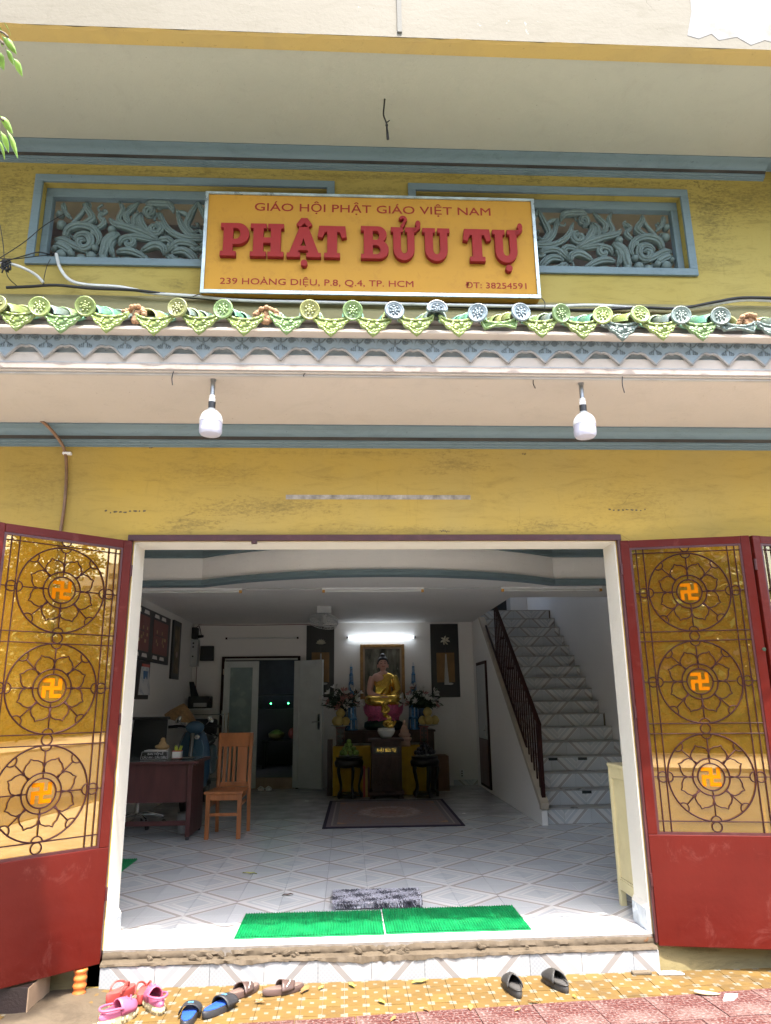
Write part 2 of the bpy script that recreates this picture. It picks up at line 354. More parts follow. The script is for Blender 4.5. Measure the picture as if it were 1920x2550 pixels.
# ------------------------------------------------------------------ ground
struct(G().box(-500, -600, -.62, 500, 40, -.5).build('ground', pm('dry_soil', (.16,.14,.10), .95, var=.3, vs=.5)))
struct(G().box(-300, -14, -.5, 300, -4.0, -.34).build('road', ASPHALT))
pav = struct(G().box(-60, -4.0, -.5, 60, .0, -.200).build('pavement', pm('cement_screed', (.34,.32,.28), .9, var=.35, vs=6, bump=.6, bs=40, dirt=.35, dcol=(.14,.12,.09))))
struct(G().box(-60, -4.12, -.5, 60, -4.0, -.19).build('kerb', CONC))
struct(G().box(-300, -18, -.5, 300, -14, -.25).build('far_pavement', pm('far_paving', (.34,.30,.26), .9, var=.2)))
A = .112
mt = G().box(-A/2+.0011, -A/2+.0011, -.012, A/2-.0011, A/2-.0011, 0).mesh('mosaic_tile'); mt.materials.append(MOSAIC)
first = None; cnt = 0
for j in range(5):
    for i in range(48):
        x = -1.36 + A*i + A/2; y = -.045 - A*j - A/2
        if x > 3.1 or x < -1.26 - .35*max(0, .3+y) - random.random()*.08: continue
        if y < -.60 + .0737*x: continue
        if cnt >= 300: continue
        o = bpy.data.objects.new('mosaic_tile', mt); cnt += 1
        link(o, pav, basis=Matrix.Translation((x, y, -.190+random.uniform(-.0012, .0012))) @ Matrix.Rotation(random.choice((0, 1, 2, 3))*pi/2+random.uniform(-.004, .004), 4, 'Z') @ Matrix.Rotation(random.uniform(-.006, .006), 4, 'X'))
# strip of mosaic that peeks out at the far left corner
for i in range(3):
    for j in range(2):
        o = bpy.data.objects.new('mosaic_tile', mt); link(o, pav, basis=Matrix.Translation((-1.78-A*i, -.40-A*j, -.188)))
PA = .30
pmh = G().box(-PA/2+.002, -PA/2+.002, -.03, PA/2-.002, PA/2-.002, 0).mesh('paver'); pmh.materials.append(PAVER)
ang = math.atan(.0737)
for j in range(3):
    for i in range(16):
        base = Vector((-.32, -.542, 0)); ux = Vector((cos(ang), sin(ang), 0)); uy = Vector((sin(ang), -cos(ang), 0))
        p = base + ux*((i-4.3)*PA + (.15 if j % 2 else 0)) + uy*(PA*(j+.5)+.004)
        if p.x < -1.0: continue
        o = bpy.data.objects.new('paver', pmh); link(o, pav, basis=Matrix.Translation((p.x, p.y, -.184+random.uniform(-.002, .001))) @ Matrix.Rotation(ang, 4, 'Z') @ Matrix.Rotation(random.uniform(-.006, .006), 4, 'X'))
# cracked cement patch at the left of the step
g = G(); N = 26; M_ = 18
for i in range(N+1):
    for j in range(M_+1):
        x = -2.3 + i*1.08/N; y = -.02 - j*.9/M_
        g.v.append((x, y, -.196 + .010*math.exp(-((x+1.45)**2+(y+.3)**2)/.12) + random.uniform(-.004, .004)))
for i in range(N):
    for j in range(M_): a = i*(M_+1)+j; g.f.append((a, a+1, a+M_+2, a+M_+1))
g.build('cement_patch', MORTAR, pav, smooth='all')

# ------------------------------------------------------------------ temple building
TB = empty('temple_building', (0.2, 0, -.2), 'yellow temple shopfront with blue trim, tiled eave and wide open doorway', 'building')
OX0, OX1, OZ = -1.368, 1.775, 2.33
g = G(); T_ = .19
g.box(-6, 0, -.3, OX0, T_, 3.75).box(OX1, 0, -.3, 6.5, T_, 3.75).box(OX0, 0, OZ, OX1, T_, 3.75)
g.build('front_wall', YELLOW, TB)
px = [(-2.215, -.16), (.505, 2.525)]; PZ0, PZ1 = 4.385, 5.010
g = G().box(-6, 0, 3.75, 6.5, T_, PZ0).box(-6, 0, PZ1, 6.5, T_, 6.6)
g.box(-6, 0, PZ0, px[0][0], T_, PZ1).box(px[0][1], 0, PZ0, px[1][0], T_, PZ1).box(px[1][1], 0, PZ0, 6.5, T_, PZ1)
g.build('upper_wall', YELLOW_UP, TB)
# stained base of the wall below the gates
for x0, x1 in ((OX1+.012, 4.6), (-4.4, OX0-.07)):
    n = 44; g = G()
    pts = [(x0+(x1-x0)*i/n, -.04+random.uniform(-.006, .006)) for i in range(n+1)]
    b = len(g.v)
    for i, (x, z) in enumerate(pts):
        for k, zz in enumerate((-.21, -.17, -.12, -.07, z)): g.v.append((x, -.006-.010*random.random()-(.012 if k < 2 else 0), zz))
    for i in range(n):
        for k in range(4): a = b+i*5+k; g.f.append((a, a+5, a+6, a+1))
    g.build('stained_wall_base', MOULD, TB, smooth='all')
# reveal of the doorway, white, with tiled skirting and red steel frame
g = G().box(OX0-.002, .004, 0.12, OX0+.008, T_+.03, OZ).box(OX1-.008, .004, .12, OX1+.002, T_+.03, OZ).box(OX0+.008, .004, OZ-.008, OX1-.008, T_+.03, OZ+.002)
g.build('door_reveal', WHITE, TB)
SKT = pm('marbled_skirting_tile', (.50,.53,.55), .25, var=.3, vs=9, bump=.02, dirt=.5, dcol=(.13,.11,.09))
for x0, x1 in ((OX0-.002, OX0+.024), (OX1-.024, OX1+.002)):
    s = G().box(x0, .002, .001, x1, T_+.035, .118).build('skirting_tile', SKT, TB)
    lo, hi = min(x0, x1), max(x0, x1)
    inner = lo if lo < 0 else hi
    poly = [(lo, .119), (hi, .119), (hi if lo < 0 else hi, .122 if lo < 0 else .165), (lo if lo < 0 else lo, .165 if lo < 0 else .122)]
    G().prism(poly, .003, T_+.034).build('skirting_cap', WHITE, TB)
g = G().box(OX0-.035, -.030, OZ+.001, OX1+.030, -.001, OZ+.040).build('door_frame_head', MAROON, TB, bevel=.003)
G().box(OX1+.003, -.030, -.05, OX1+.026, -.001, OZ).build('door_frame_post', MAROON, TB, bevel=.003)
G().box(OX0-.030, -.030, -.05, OX0-.004, -.001, OZ).build('door_frame_post', MAROON, TB, bevel=.003)
G().box(-.62, -.034, OZ-.018, -.585, -.002, OZ).build('latch_keeper', MAROON, TB)
# marks on the lintel wall: removed sign strip, bolt scars, paint chip
SCAR = pm('grey_bare_plaster', (.30,.27,.24), .9, var=.5, vs=16, dirt=.5, dcol=(.12,.09,.06))
a, b = at(712, 1228, 0), at(1172, 1244, 0)
G().box(a.x, -.0025, b.z, b.x, .001, a.z-.012).build('bare_plaster_strip', SCAR, TB)
SCARD = pm('dark_scar', (.10,.075,.045), .9, var=.6, vs=60)
for (x0, y0, x1, y1) in ((258, 1270, 365, 1279), (1512, 1266, 1612, 1274), (1092, 1318, 1120, 1328), (1300, 1128, 1310, 1133), (372, 1112, 380, 1118)):
    a, b = at(x0, y0, 0), at(x1, y1, 0); g = G()
    for k in range(9):
        x = a.x+(b.x-a.x)*(k+.5)/9; w = (b.x-a.x)/22*random.uniform(.4, 1.3)
        z = (a.z+b.z)/2+random.uniform(-.006, .006)
        g.prism([(x+w*cos(q*1.05)*random.uniform(.6, 1.3), z+.006*sin(q*1.05)*random.uniform(.5, 1.4)) for q in range(6)], -.0016, .001)
    g.build('bolt_scar', SCARD, TB)
# window-like openings with cast grilles
def strokes():
    K = lambda x, y: (-2.275+(x-(265-65*(y-95)/685))/1000, 5.08-(y-95-.028*(x-265))/910)
    S = []
    def st(pts, r0, r1=None): S.append(([K(*p) for p in pts], r0/1000, (r0 if r1 is None else r1)/1000))
    def sp(cx, cy, r, a0, turns, w, sgn=1):
        n = 14; st([(cx+r*(1-.8*i/n)*cos(radians(a0)+sgn*turns*2*pi*i/n), cy+r*(1-.8*i/n)*sin(radians(a0)+sgn*turns*2*pi*i/n)) for i in range(n+1)], w, w*.8)
    st([(830,500),(750,560),(725,640),(700,710)], 42, 26); st([(800,540),(770,600),(790,680)], 26, 18)
    sp(575,570,75,200,1.35,30); st([(440,540),(470,470),(560,440),(650,470),(690,540),(660,600)], 34, 22); st([(450,520),(500,420),(570,330),(600,260)], 20, 14)
    st([(540,440),(640,390),(600,310),(595,255)], 30, 18); st([(660,470),(725,420),(690,370),(720,325)], 24, 12)
    st([(900,470),(830,400),(860,320),(830,250)], 24, 16); st([(920,450),(880,370),(930,310),(975,255)], 26, 16); st([(960,470),(940,400),(990,340)], 26, 20)
    st([(1120,560),(1000,500),(900,460),(800,430),(760,380)], 36, 20); st([(1100,550),(1020,480),(985,400),(1000,340)], 34, 20); st([(1060,545),(980,440),(960,380)], 24, 16)
    st([(1080,560),(960,530),(860,540),(830,590)], 26, 20); sp(900,570,48,180,1.2,24); sp(1090,470,52,-90,1.2,28); sp(1055,335,40,90,1.2,24)
    st([(1025,270),(1100,275),(1200,285),(1225,335)], 30, 22); st([(1060,262),(1150,258),(1215,268)], 18)
    st([(1130,350),(1180,470),(1280,535),(1400,550),(1560,545)], 24); st([(1250,320),(1285,450),(1340,520),(1400,535),(1560,528)], 24); st([(1260,330),(1310,350),(1330,370)], 20)
    st([(1405,260),(1345,380),(1320,450),(1365,505),(1402,470)], 28, 18); st([(1405,260),(1460,380),(1490,450),(1445,505),(1402,470)], 28, 18); st([(1402,440),(1402,560)], 14)
    st([(1160,650),(1250,580),(1340,585),(1390,615)], 26); st([(1200,650),(1290,640),(1350,680),(1390,735)], 30); st([(1402,735),(1450,680),(1510,640),(1580,650)], 30); sp(1370,600,34,0,1.1,20); sp(1430,600,34,180,1.1,20,-1)
    st([(810,640),(910,640),(1000,680),(1060,735)], 34, 18); st([(850,700),(930,715),(1010,725)], 28, 20); st([(980,640),(1080,595),(1145,615),(1150,665)], 30, 26); st([(1100,560),(1180,550),(1220,590)], 24)
    st([(370,540),(440,555),(520,600),(600,640)], 26); st([(370,575),(440,605),(500,650)], 26); st([(375,610),(420,640)], 22)
    for c in ((420,655,44),(490,650,30),(560,690,42),(630,670,40),(720,690,36),(660,610,30),(420,430,38),(410,350,30),(780,470,34),(650,500,30),(1480,715,34),(1190,600,26),(1240,610,24)): st([(c[0]-2,c[1]),(c[0]+2,c[1]+1)], c[2])
    st([(430,260),(440,330),(490,385)], 22, 14); st([(1180,670),(1230,715),(1310,725)], 30, 24)
    st([(380,740),(1600,760)], 10); st([(700,360),(740,330),(720,310)], 10)
    return S
ST = strokes()
MAUVE = pm('mauve_corridor_wall', (.25,.215,.21), .8, var=.15)
for k, (x0, x1) in enumerate(px):
    gp = empty('grille_opening', ((x0+x1)/2, 0, PZ0), parent=TB)
    fx0, fx1 = ((-2.272, -.100), (.446, 2.583))[k]
    w = .058; g = G()
    g.box(fx0, -.024, 4.327, fx1, -.0005, 4.327+w).box(fx0, -.024, 5.068-w, fx1, -.0005, 5.068).box(fx0, -.024, 4.327+w, fx0+w, -.0005, 5.068-w).box(fx1-w, -.024, 4.327+w, fx1, -.0005, 5.068-w)
    g.build('raised_frame', BLUE, gp, bevel=.004)
    g = G(); i0, i1 = x0+.052, x1-.052
    g.box(x0+.002, .05, PZ0+.002, x1-.002, .11, PZ0+.018).box(x0+.002, .05, PZ1-.075, x1-.002, .11, PZ1-.002).box(x0+.002, .05, PZ0+.018, i0, .11, PZ1-.075).box(i1, .05, PZ0+.018, x1-.002, .11, PZ1-.075)
    g.build('inner_frame', BLUE, gp, bevel=.004)
    g = G().box(x0+.001, .001, PZ1-.006, x1-.001, .049, PZ1-.001); g.build('reveal_lip', YELLOW_UP, gp)
    g = G()
    for pts, r0, r1 in ST:
        P = [((x if k == 0 else .327-x), .085, z) for x, z in pts]
        P = smooth_path(P, 4) if len(P) > 2 else [Vector(p) for p in P]
        n = len(P); R = []
        for i in range(n):
            u = i/(n-1); q = r0+(r1-r0)*u
            e = min(1, .45+2.2*min(u, 1-u)) if n > 2 else 1
            R.append(q*e*.98)
        if n == 2: g.ball(P[0], r0*.92, .04, r0*.92, 12)
        else:
            g.tube(P, R, 8, True, 1.25)
            if r0 > .021:
                for sd, dep, fr_ in ((-.62, -.022, .42), (0, -.034, .40), (.62, -.022, .42)):
                    Q = []
                    for i in range(1, n-1):
                        tg_ = (P[min(i+1, n-1)]-P[max(i-1, 0)]).normalized(); nn = Vector((tg_.z, 0, -tg_.x)); Q.append(P[i]+nn*(sd*R[i])+Vector((0, dep*min(1, R[i]/.03), 0)))
                    if len(Q) > 2: g.tube(Q, [fr_*q for q in R[1:-1]], 6)
    rf = random.Random(40+k)
    for i in range(80):
        sx_, sz_ = rf.choice(rf.choice(ST)[0]); cx_, cz_ = (sx_ if k == 0 else .327-sx_)+rf.uniform(-.03, .03), sz_+rf.uniform(-.03, .03); cx_ = min(max(cx_, i0+.03), i1-.03); cz_ = min(max(cz_, PZ0+.05), PZ1-.12); r_ = rf.uniform(.018, .040); a0 = rf.uniform(0, 6.28); sg_ = rf.choice((-1, 1))
        Q = [(cx_+r_*(1-.07*q)*cos(a0+sg_*q*.45), .098+.006*sin(q), cz_+r_*(1-.07*q)*sin(a0+sg_*q*.45)) for q in range(11)]
        g.tube(Q, [.011*(1-.05*q) for q in range(11)], 6)
        if i % 3 == 0: g.ball(Q[-1], .013, .012, .013, 8)
    g.build('scrollwork', GRILLE, gp, smooth='all')
    G().box(x0-.3, .42, PZ0-.35, x1+.3, .46, PZ1+.3).build('corridor_wall', MAUVE, gp)
    G().box(x0-.3, .32, PZ1-.155, x1+.3, .419, PZ1-.10).build('corridor_beam', pm('dark_mauve', (.16,.135,.14), .8), gp)
# cornices
def cornice(name, z0, z1, dp, x0, x1, par=TB):
    h = z1-z0; P = [(0, z0), (-.10*dp, z0), (-.10*dp, z0+.10*h), (-.2*dp, z0+.12*h), (-.2*dp, z0+.24*h), (-.27*dp, z0+.26*h), (-.27*dp, z0+.36*h), (-.10*dp, z0+.40*h), (-.10*dp, z0+.47*h), (-.36*dp, z0+.50*h), (-.38*dp, z0+.56*h)]
    P += [(-(.38+.46*sin(radians(a)))*dp if False else -(.40+.42*(1-cos(radians(a))))*dp, z0+(.58+.30*sin(radians(a)))*h) for a in (15, 30, 45, 60, 75, 90)]
    P += [(-.90*dp, z0+.90*h), (-1.0*dp, z0+.92*h), (-1.0*dp, z1), (0, z1)]
    o = G().sweep(P, x0, x1).build(name, BLUE, par)
    if x1 > 1.5: G().sweep([(-.10*dp, z0+.385*h), (-.30*dp, z0+.375*h), (-.385*dp, z0+.515*h), (-.2*dp, z0+.515*h)], x0+.002, x1-.002).build(name.replace('cornice', 'grime_band'), pm('black_grime', (.035,.032,.028), .9, var=.6, vs=3), par)
    return o
cornice('lower_cornice', 2.972, 3.092, .125, -6, 6.5)
cornice('upper_cornice', 5.176, 5.262, .155, -6, 3.205)
o = cornice('side_cornice', 5.176, 5.262, .155, 0, 1.0)
o.matrix_basis = Matrix.Translation((3.36, -.02, 0)) @ Matrix.Rotation(-pi/2, 4, 'Z')
# upper balcony: ceiling, edge beam, cream face
G().box(-6, -.96, 5.264, 6.5, -.0005, 5.42).build('balcony_ceiling', CEIL_UP, TB)
g = G(); n = 120
for i in range(n+1):
    x = -6+12.5*i/n
    for (y, z) in ((-.958, 5.252), (-1.052, 5.250), (-1.075+random.uniform(-.004, .004), 5.253+random.uniform(-.004, .004))): g.v.append((x, y, z))
for i in range(n):
    for k in range(2): a = i*3+k; g.f.append((a, a+1, a+4, a+3))
g.build('balcony_edge_strip', STRIP, TB)
G().box(-6, -1.075, 5.256, 6.5, -.962, 7.2).build('balcony_face', CREAM, TB)
a, b = at(988, 0, -1.08), at(1001, 82, -1.08)
G().box(a.x, -1.086, b.z+.004, b.x, -1.0755, 7.1).build('joint_strip', pm('grey_joint_filler', (.10,.10,.09), .8), TB)
pw = [(1716, -40), (1722, 30), (1712, 88), (1740, 96), (1772, 84), (1790, 100), (1835, 92), (1870, 112), (1905, 100), (1960, 114), (2000, 60), (2000, -40)]
G().prism([(q.x, q.z) for q in (at(x_, y_, -1.077) for x_, y_ in pw)], -1.0768, -1.0755).build('peeled_paint_patch', pm('chalky_white_undercoat', (.205,.205,.205), .9, var=.1, vs=9, dirt=.8, dcol=(.15,.138,.11), ds=5, spec=.2), TB)
# canopy: soffit, trunking, beams, valance
G().box(-6, -.90, 3.094, 6.5, -.001, 3.20).build('soffit', PINK, TB)
G().box(-6, -.910, 3.100, 6.5, -.902, 3.138).build('canopy_lower_moulding', pm('dull_pink_moulding', (.33,.28,.245), .8, var=.15, dirt=.4, spec=.2), TB, bevel=.004)
G().box(-6, -.885, 3.201, 6.5, -.5, 3.36).build('canopy_beam', WHITE_PEEL, TB)
G().prism([(-.9015, 3.139), (-.868, 3.139), (-.886, 3.20), (-.888, 3.20)], -6, 6.5, 'yz').build('whitewashed_band', WHITE_PEEL, TB)
G().box(-6, -.985, 3.300, 6.5, -.887, 3.322).build('canopy_ledge', PINK, TB, bevel=.004)
G().box(-6, -.935, 3.323, 6.5, -.887, 3.375).build('eave_board', pm('mauve_grey_board', (.36,.32,.31), .8, dirt=.6, dcol=(.15,.13,.12)), TB)
G().box(-6, -.884, 3.0815, 6.5, -.862, 3.0935).build('cable_trunking', pm('dull_trunking', (.36,.34,.32), .6), TB)
VS = .2135
vg = G(); edge = [(-VS/2, 3.236), (-.085, 3.243), (-.060, 3.232), (0, 3.170), (.060, 3.232), (.085, 3.243), (VS/2, 3.236)]
vg.prism([*edge, (VS/2, 3.299), (-VS/2, 3.299)], -.918, -.9025)
rg = G()
for s_ in (-1, 1):
    P = [(s_*(.060+.022*(1-.75*i/12)*cos(i*.75)), -.919, 3.278+.017*(1-.75*i/12)*sin(i*.75)) for i in range(13)]
    rg.tube(P, .0055, 5)
    for q in range(3): rg.tube([(s_*(.010+.010*q), -.919, 3.250-.006*q), (s_*(.012+.012*q), -.920, 3.235-.004*q), (s_*(.010+.009*q), -.919, 3.222)], .0030, 5)
    rg.tube([(s_*.035, -.919, 3.292), (s_*.02, -.920, 3.272), (0, -.919, 3.266)], .0035, 5)
    for q in range(3): rg.tube([(s_*(.085+.006*q), -.919, 3.294-.005*q), (s_*(.098), -.919, 3.288-.008*q)], .0022, 4)
rg.tube([(0, -.919, 3.29), (0, -.920, 3.25)], .005, 5)
VAL = wall_paint('blue_valance_paint', (.29,.355,.40), (.26,.325,.37), (.14,.17,.19), .5, (.10,.10,.11), rough=.7, patch=(.45,.48,.50))
v0 = vg.build('valance_panel', VAL, TB, smooth=True)
vr0 = rg.build('relief', pm('darker_blue_relief', (.125,.16,.18), .8, var=.3), v0, smooth='all')  # relief painted darker than the panel to stand in for dark crevices
tg = G()
for i in range(len(edge)-1): tg.beam((edge[i][0], -.912, edge[i][1]-.008), (edge[i+1][0], -.912, edge[i+1][1]-.008), .016, .008)
vt0 = tg.build('valance_trim', pm('greyed_trim', (.33,.32,.31), .8, var=.25, dirt=.5), v0)
for k in range(26):
    x = -1.657 - VS*5 + VS*k
    o = v0 if k == 0 else inst(v0, 'valance_panel', TB, Matrix.Identity(4))
    o.matrix_basis = Matrix.Translation((x, 0, random.uniform(-.002, .002)))
    if k: 
        for q in (vt0, vr0): c = q.copy(); COL.objects.link(c); c.parent = o; c.matrix_parent_inverse = Matrix.Identity(4); c.matrix_basis = Matrix.Identity(4)
    else: vt0.matrix_parent_inverse = vr0.matrix_parent_inverse = Matrix.Identity(4)
# ------------------------------------------------------------------ tiled eave
roof = G().prism([(-.96, 3.376), (-.885, 3.376), (0, 3.70), (0, 3.86), (-.97, 3.388)], -6, 6.5, 'yz').build('roof_bed', pm('roof_mortar', (.22,.19,.17), .9, var=.4, dirt=.6), TB)
G().prism([(-.10, 3.86), (0, 3.86), (0, 4.085), (-.02, 4.085)], -6, 6.5, 'yz').build('roof_flashing', wall_paint('dirty_flashing', (.30,.27,.13), (.25,.23,.12), (.10,.09,.06), .7), TB)
def glaze(name, c, c2):
    t = NT(name); v = t.mapping(); c_ = t.mix(t.ramp(t.noise(v, 14, 4), [(.3, 0), (.7, 1)]), c, c2)
    n = t.noise(v, 130, 3); c_ = t.mix(t.math('MULTIPLY', t.ramp(n, [(.3, 1), (.5, 0)]), .35), c_, mul(c, .4))
    oi = t.n('ShaderNodeObjectInfo'); h = t.n('ShaderNodeHueSaturation'); t.l(t.math('MULTIPLY_ADD', oi.outputs['Random'], .4, .8), h.inputs['Value']); t.l(c_, h.inputs['Color'])
    t.base(h.outputs[0]); t.set(Roughness=.33, Coat_Weight=.25, Coat_Roughness=.15); t.bump(t.noise(v, 90, 3, .6), .5, .006); return t.m
GL = {'l': glaze('lime_glaze', (0.164,0.230,0.061), (0.221,0.271,0.082)), 'y': glaze('yellow_glaze', (0.254,0.254,0.082), (0.221,0.246,0.090)), 'g': glaze('green_glaze', (.13,.22,.08), (.18,.27,.10)),
      's': glaze('slate_glaze', (0.098,0.139,0.127), (0.148,0.189,0.164)), 'b': glaze('silver_blue_glaze', (.15,.185,.205), (.12,.165,.19)), 't': glaze('teal_glaze', (0.057,0.213,0.139), (0.123,0.271,0.164))}
TERRA = pm('broken_terracotta', (0.344,0.197,0.107), .9, var=.4, vs=30, dirt=.6, dcol=(.12,.07,.04), bump=.6)
RS = Vector((0, 1.02, .52)).normalized()
cols = [(-2.12,'l'),(-1.875,'y'),(-1.651,'l'),(-1.41,'l'),(-1.168,'x'),(-.921,'y'),(-.676,'g'),(-.45,'x'),(-.209,'y'),(.025,'g'),(.254,'b'),(.491,'h'),(.716,'b'),(.957,'b'),(1.183,'g'),(1.418,'l'),(1.631,'l'),(1.866,'s'),(2.092,'s'),(2.297,'x'),(2.53,'l'),(2.77,'g')]
tilt = Matrix.Rotation(radians(90-6), 4, 'X')   # lathe axis from +z to the front
def disc_mesh(a0=0, a1=360):
    g = G(); n = 20
    g.lathe([(.001, -.006), (.058, -.006), (.060, .0), (.060, .008), (.056, .014), (.050, .011), (.047, .007), (.043, .010), (.040, .006), (.001, .006)], n=n)
    for r, k, s_ in ((.012, 5, .010), (.026, 7, .0095)):
        for i in range(k): g.ball((r*cos(2*pi*i/k+r*60), r*sin(2*pi*i/k+r*60), .008), s_, s_*.8, .006, 6)
    g.ball((0, 0, .009), .008, .008, .006, 6)
    if a1 != 360: g.v = [(p[0], p[1] if p[1] > -.012 else -.012+random.uniform(-.003, .003), p[2]) for p in g.v]
    return g.xf(tilt)
discs = {}
def tile_obj(name, mesh_key, gfun, mat, basis, parent):
    k = (mesh_key, mat.name)
    if k not in discs:
        g = gfun(); me = g.mesh(name); import bmesh
        bm = bmesh.new(); bm.from_mesh(me); bmesh.ops.recalc_face_normals(bm, faces=bm.faces); bm.to_mesh(me); bm.free()
        me.materials.append(mat); me.polygons.foreach_set('use_smooth', [True]*len(me.polygons)); discs[k] = me
    o = bpy.data.objects.new(name, discs[k]); return link(o, parent, basis=basis)
def barrel():
    g = G(); n = 10; L = .27
    for k, (s_, r) in enumerate(((0, .061), (L, .049))):
        for rr in (r, r-.010):
            for j in range(n+1): a = pi*j/n; p = RS*s_; g.v.append((rr*cos(a), p.y, p.z + rr*sin(a)*.95))
    m = n+1
    for j in range(n):
        g.f += [(j, j+1, 2*m+j+1, 2*m+j), (m+j+1, m+j, 3*m+j, 3*m+j+1), (j+1, j, m+j, m+j+1), (2*m+j, 2*m+j+1, 3*m+j+1, 3*m+j)]
    return g
def pan():
    g = G(); n = 6; L = 1.06
    for s_ in (0, L):
        p = RS*s_
        for rr in (0, -.010):
            for j in range(n+1): u = -1+2*j/n; g.v.append((u*.098, p.y, p.z + .024*u*u - .012 + rr))
    m = n+1
    for j in range(n): g.f += [(j, j+1, 2*m+j+1, 2*m+j), (j+1, j, m+j, m+j+1), (m+j+1, m+j, 3*m+j, 3*m+j+1)]
    return g
def drip(broken=False):
    ed = [(-.094, .018), (-.088, -.012), (-.070, -.030), (-.058, -.055), (-.036, -.066), (-.024, -.085), (0, -.108), (.024, -.085), (.036, -.066), (.058, -.055), (.070, -.030), (.088, -.012), (.094, .018)]
    top = [(.07, -.002), (.04, -.014), (0, -.018), (-.04, -.014), (-.07, -.002)]
    if broken: ed = [(-.094, .018), (-.088, -.02), (-.075, -.05), (-.02, -.03), (.03, -.034), (.08, -.05), (.09, -.02), (.094, .018)]
    g = G().prism([*ed, *top], -.006, .006)
    for i in range(len(ed)-1): g.beam((ed[i][0]*.95, -.007, ed[i][1]*.95+.001), (ed[i+1][0]*.95, -.007, ed[i+1][1]*.95+.001), .007, .007)
    tp = list(reversed(top)); tp = [(-.088, .012), *tp, (.088, .012)]
    for i in range(len(tp)-1): g.beam((tp[i][0], -.006, tp[i][1]), (tp[i+1][0], -.006, tp[i+1][1]), .012, .010)
    if not broken:
        rnd = random.Random(3)
        for k in range(16):
            x = rnd.uniform(-.06, .06); z = -.028 - rnd.random()*(.062-abs(x)*.75); g.ball((x, -.008, z), .0095, .005, .007, 6)
        for q in range(2): g.tube([(-.03+.008*q, -.007, -.068-.012*q), (0, -.008, -.082-.010*q), (.03-.008*q, -.007, -.068-.012*q)], .0028, 4)
    return g
for i, (x, k) in enumerate(cols):
    y0, z0 = -1.010, 3.388+random.uniform(-.006, .006)
    seg = 'tgltsy'
    for q in range(4):
        if k == 'x' and q == 0: continue
        m = GL[seg[(i*2+q*3) % 6]] if x > .9 or q < 2 else GL['s' if (i+q) % 2 else 't']
        p = Vector((x+random.uniform(-.004, .004), y0, z0-.008)) + RS*(.005+.245*q)
        tile_obj('barrel_tile', 'barrel', barrel, m, Matrix.Translation(p) @ Matrix.Rotation(random.uniform(-.03, .03), 4, 'Z'), roof)
    if k in GL: tile_obj('end_disc', 'disc', disc_mesh, GL[k], Matrix.Translation((x, y0-.046, z0+.004)) @ Matrix.Scale(.93, 4) @ Matrix.Rotation(random.uniform(-.05, .05), 4, 'Z') @ Matrix.Rotation(random.uniform(0, 6), 4, Vector((0, -1, -.1))), roof)
    elif k == 'h': tile_obj('broken_end_disc', 'halfdisc', lambda: disc_mesh(0, 180), GL['b'], Matrix.Translation((x, y0-.046, z0+.014)), roof)
    else:
        g = G(); rnd = random.Random(i)
        for q in range(11):
            a = pi*q/10; r = .056+rnd.uniform(-.006, .006); g.ball((x+r*cos(a), y0+.02+rnd.uniform(-.01, .02), z0+r*sin(a)*.9), .016, .022, .013, 7)
        for q in range(7): g.ball((x+rnd.uniform(-.02, .02), y0+.035, z0+rnd.uniform(-.03, .03)), .022, .02, .022, 7)
        g.build('broken_tile_mortar', TERRA, roof, smooth='all')
        G().prism([(x-.028, 3.324), (x+.028, 3.324), (x+.014, 3.372), (x-.014, 3.372)], -.944, -.937).build('bare_white_patch', WHITE_PEEL, roof)
    if i < len(cols)-1:
        xm = (x+cols[i+1][0])/2
        kc = 's' if abs(xm-1.525) < .05 or xm > 2.1 and xm < 2.45 else ('g' if i % 5 == 2 else 'l')
        tile_obj('pan_tile', 'pan', pan, GL['t' if i % 3 else 's'], Matrix.Translation((xm, y0+.01, z0-.030)), roof)
        br = abs(xm-.836) < .06 or abs(xm-2.195) < .05
        tile_obj('drip_tile', 'bdrip' if br else 'drip', (lambda: drip(True)) if br else drip, GL[kc], Matrix.Translation((xm, y0-.026, z0-.030+random.uniform(-.005, .003))) @ Matrix.Scale(1.12, 4) @ Matrix.Rotation(radians(-8), 4, 'X') @ Matrix.Rotation(random.uniform(-.06, .06), 4, 'Y') @ Matrix.Rotation(random.uniform(-.05, .05), 4, 'Z'), roof)
G().box(3.375, -.958, 5.10, 3.65, -.001, 5.262).build('side_beam', BLUE, TB)
# ------------------------------------------------------------------ entrance step
step = G().box(OX0+.004, -.026, -.21, OX1+.012, .0, -.100).build('step', CONC, TB)
TS = .3
def tile_mesh(w, h, name, m=None):
    g = G().box(-w/2, -h/2, -.012, w/2, h/2, 0); me = g.mesh(name); me.materials.append(m or TILE); return me
fm = tile_mesh(TS-.0022, TS-.0022, 'floor_tile')
rmesh = {}
def riser(x0, x1, z0, z1, y, rot, parent, name='riser_tile', m=None):
    w, h = round(x1-x0-.002, 4), round(z1-z0-.001, 4)
    if (w, h) not in rmesh: rmesh[(w, h)] = tile_mesh(w, h, name, m)
    fl = Matrix.Scale(-1, 4, (1, 0, 0)) if rot else Matrix.Identity(4)
    o = bpy.data.objects.new(name, rmesh[(w, h)])
    return link(o, parent, basis=Matrix.Translation(((x0+x1)/2, y, (z0+z1)/2)) @ Matrix.Rotation(pi/2, 4, 'X') @ fl)
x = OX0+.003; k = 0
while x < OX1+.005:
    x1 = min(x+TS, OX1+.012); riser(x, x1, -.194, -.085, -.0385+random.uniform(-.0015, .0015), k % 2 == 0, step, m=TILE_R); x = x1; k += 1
g = G(); n = 420; rnd = random.Random(11); prof = [(.006, -.0105), (.004, -.018), (-.006, -.030), (-.010, -.046), (-.006, -.058), (-.034, -.064), (-.042, -.069), (-.043, -.080)]
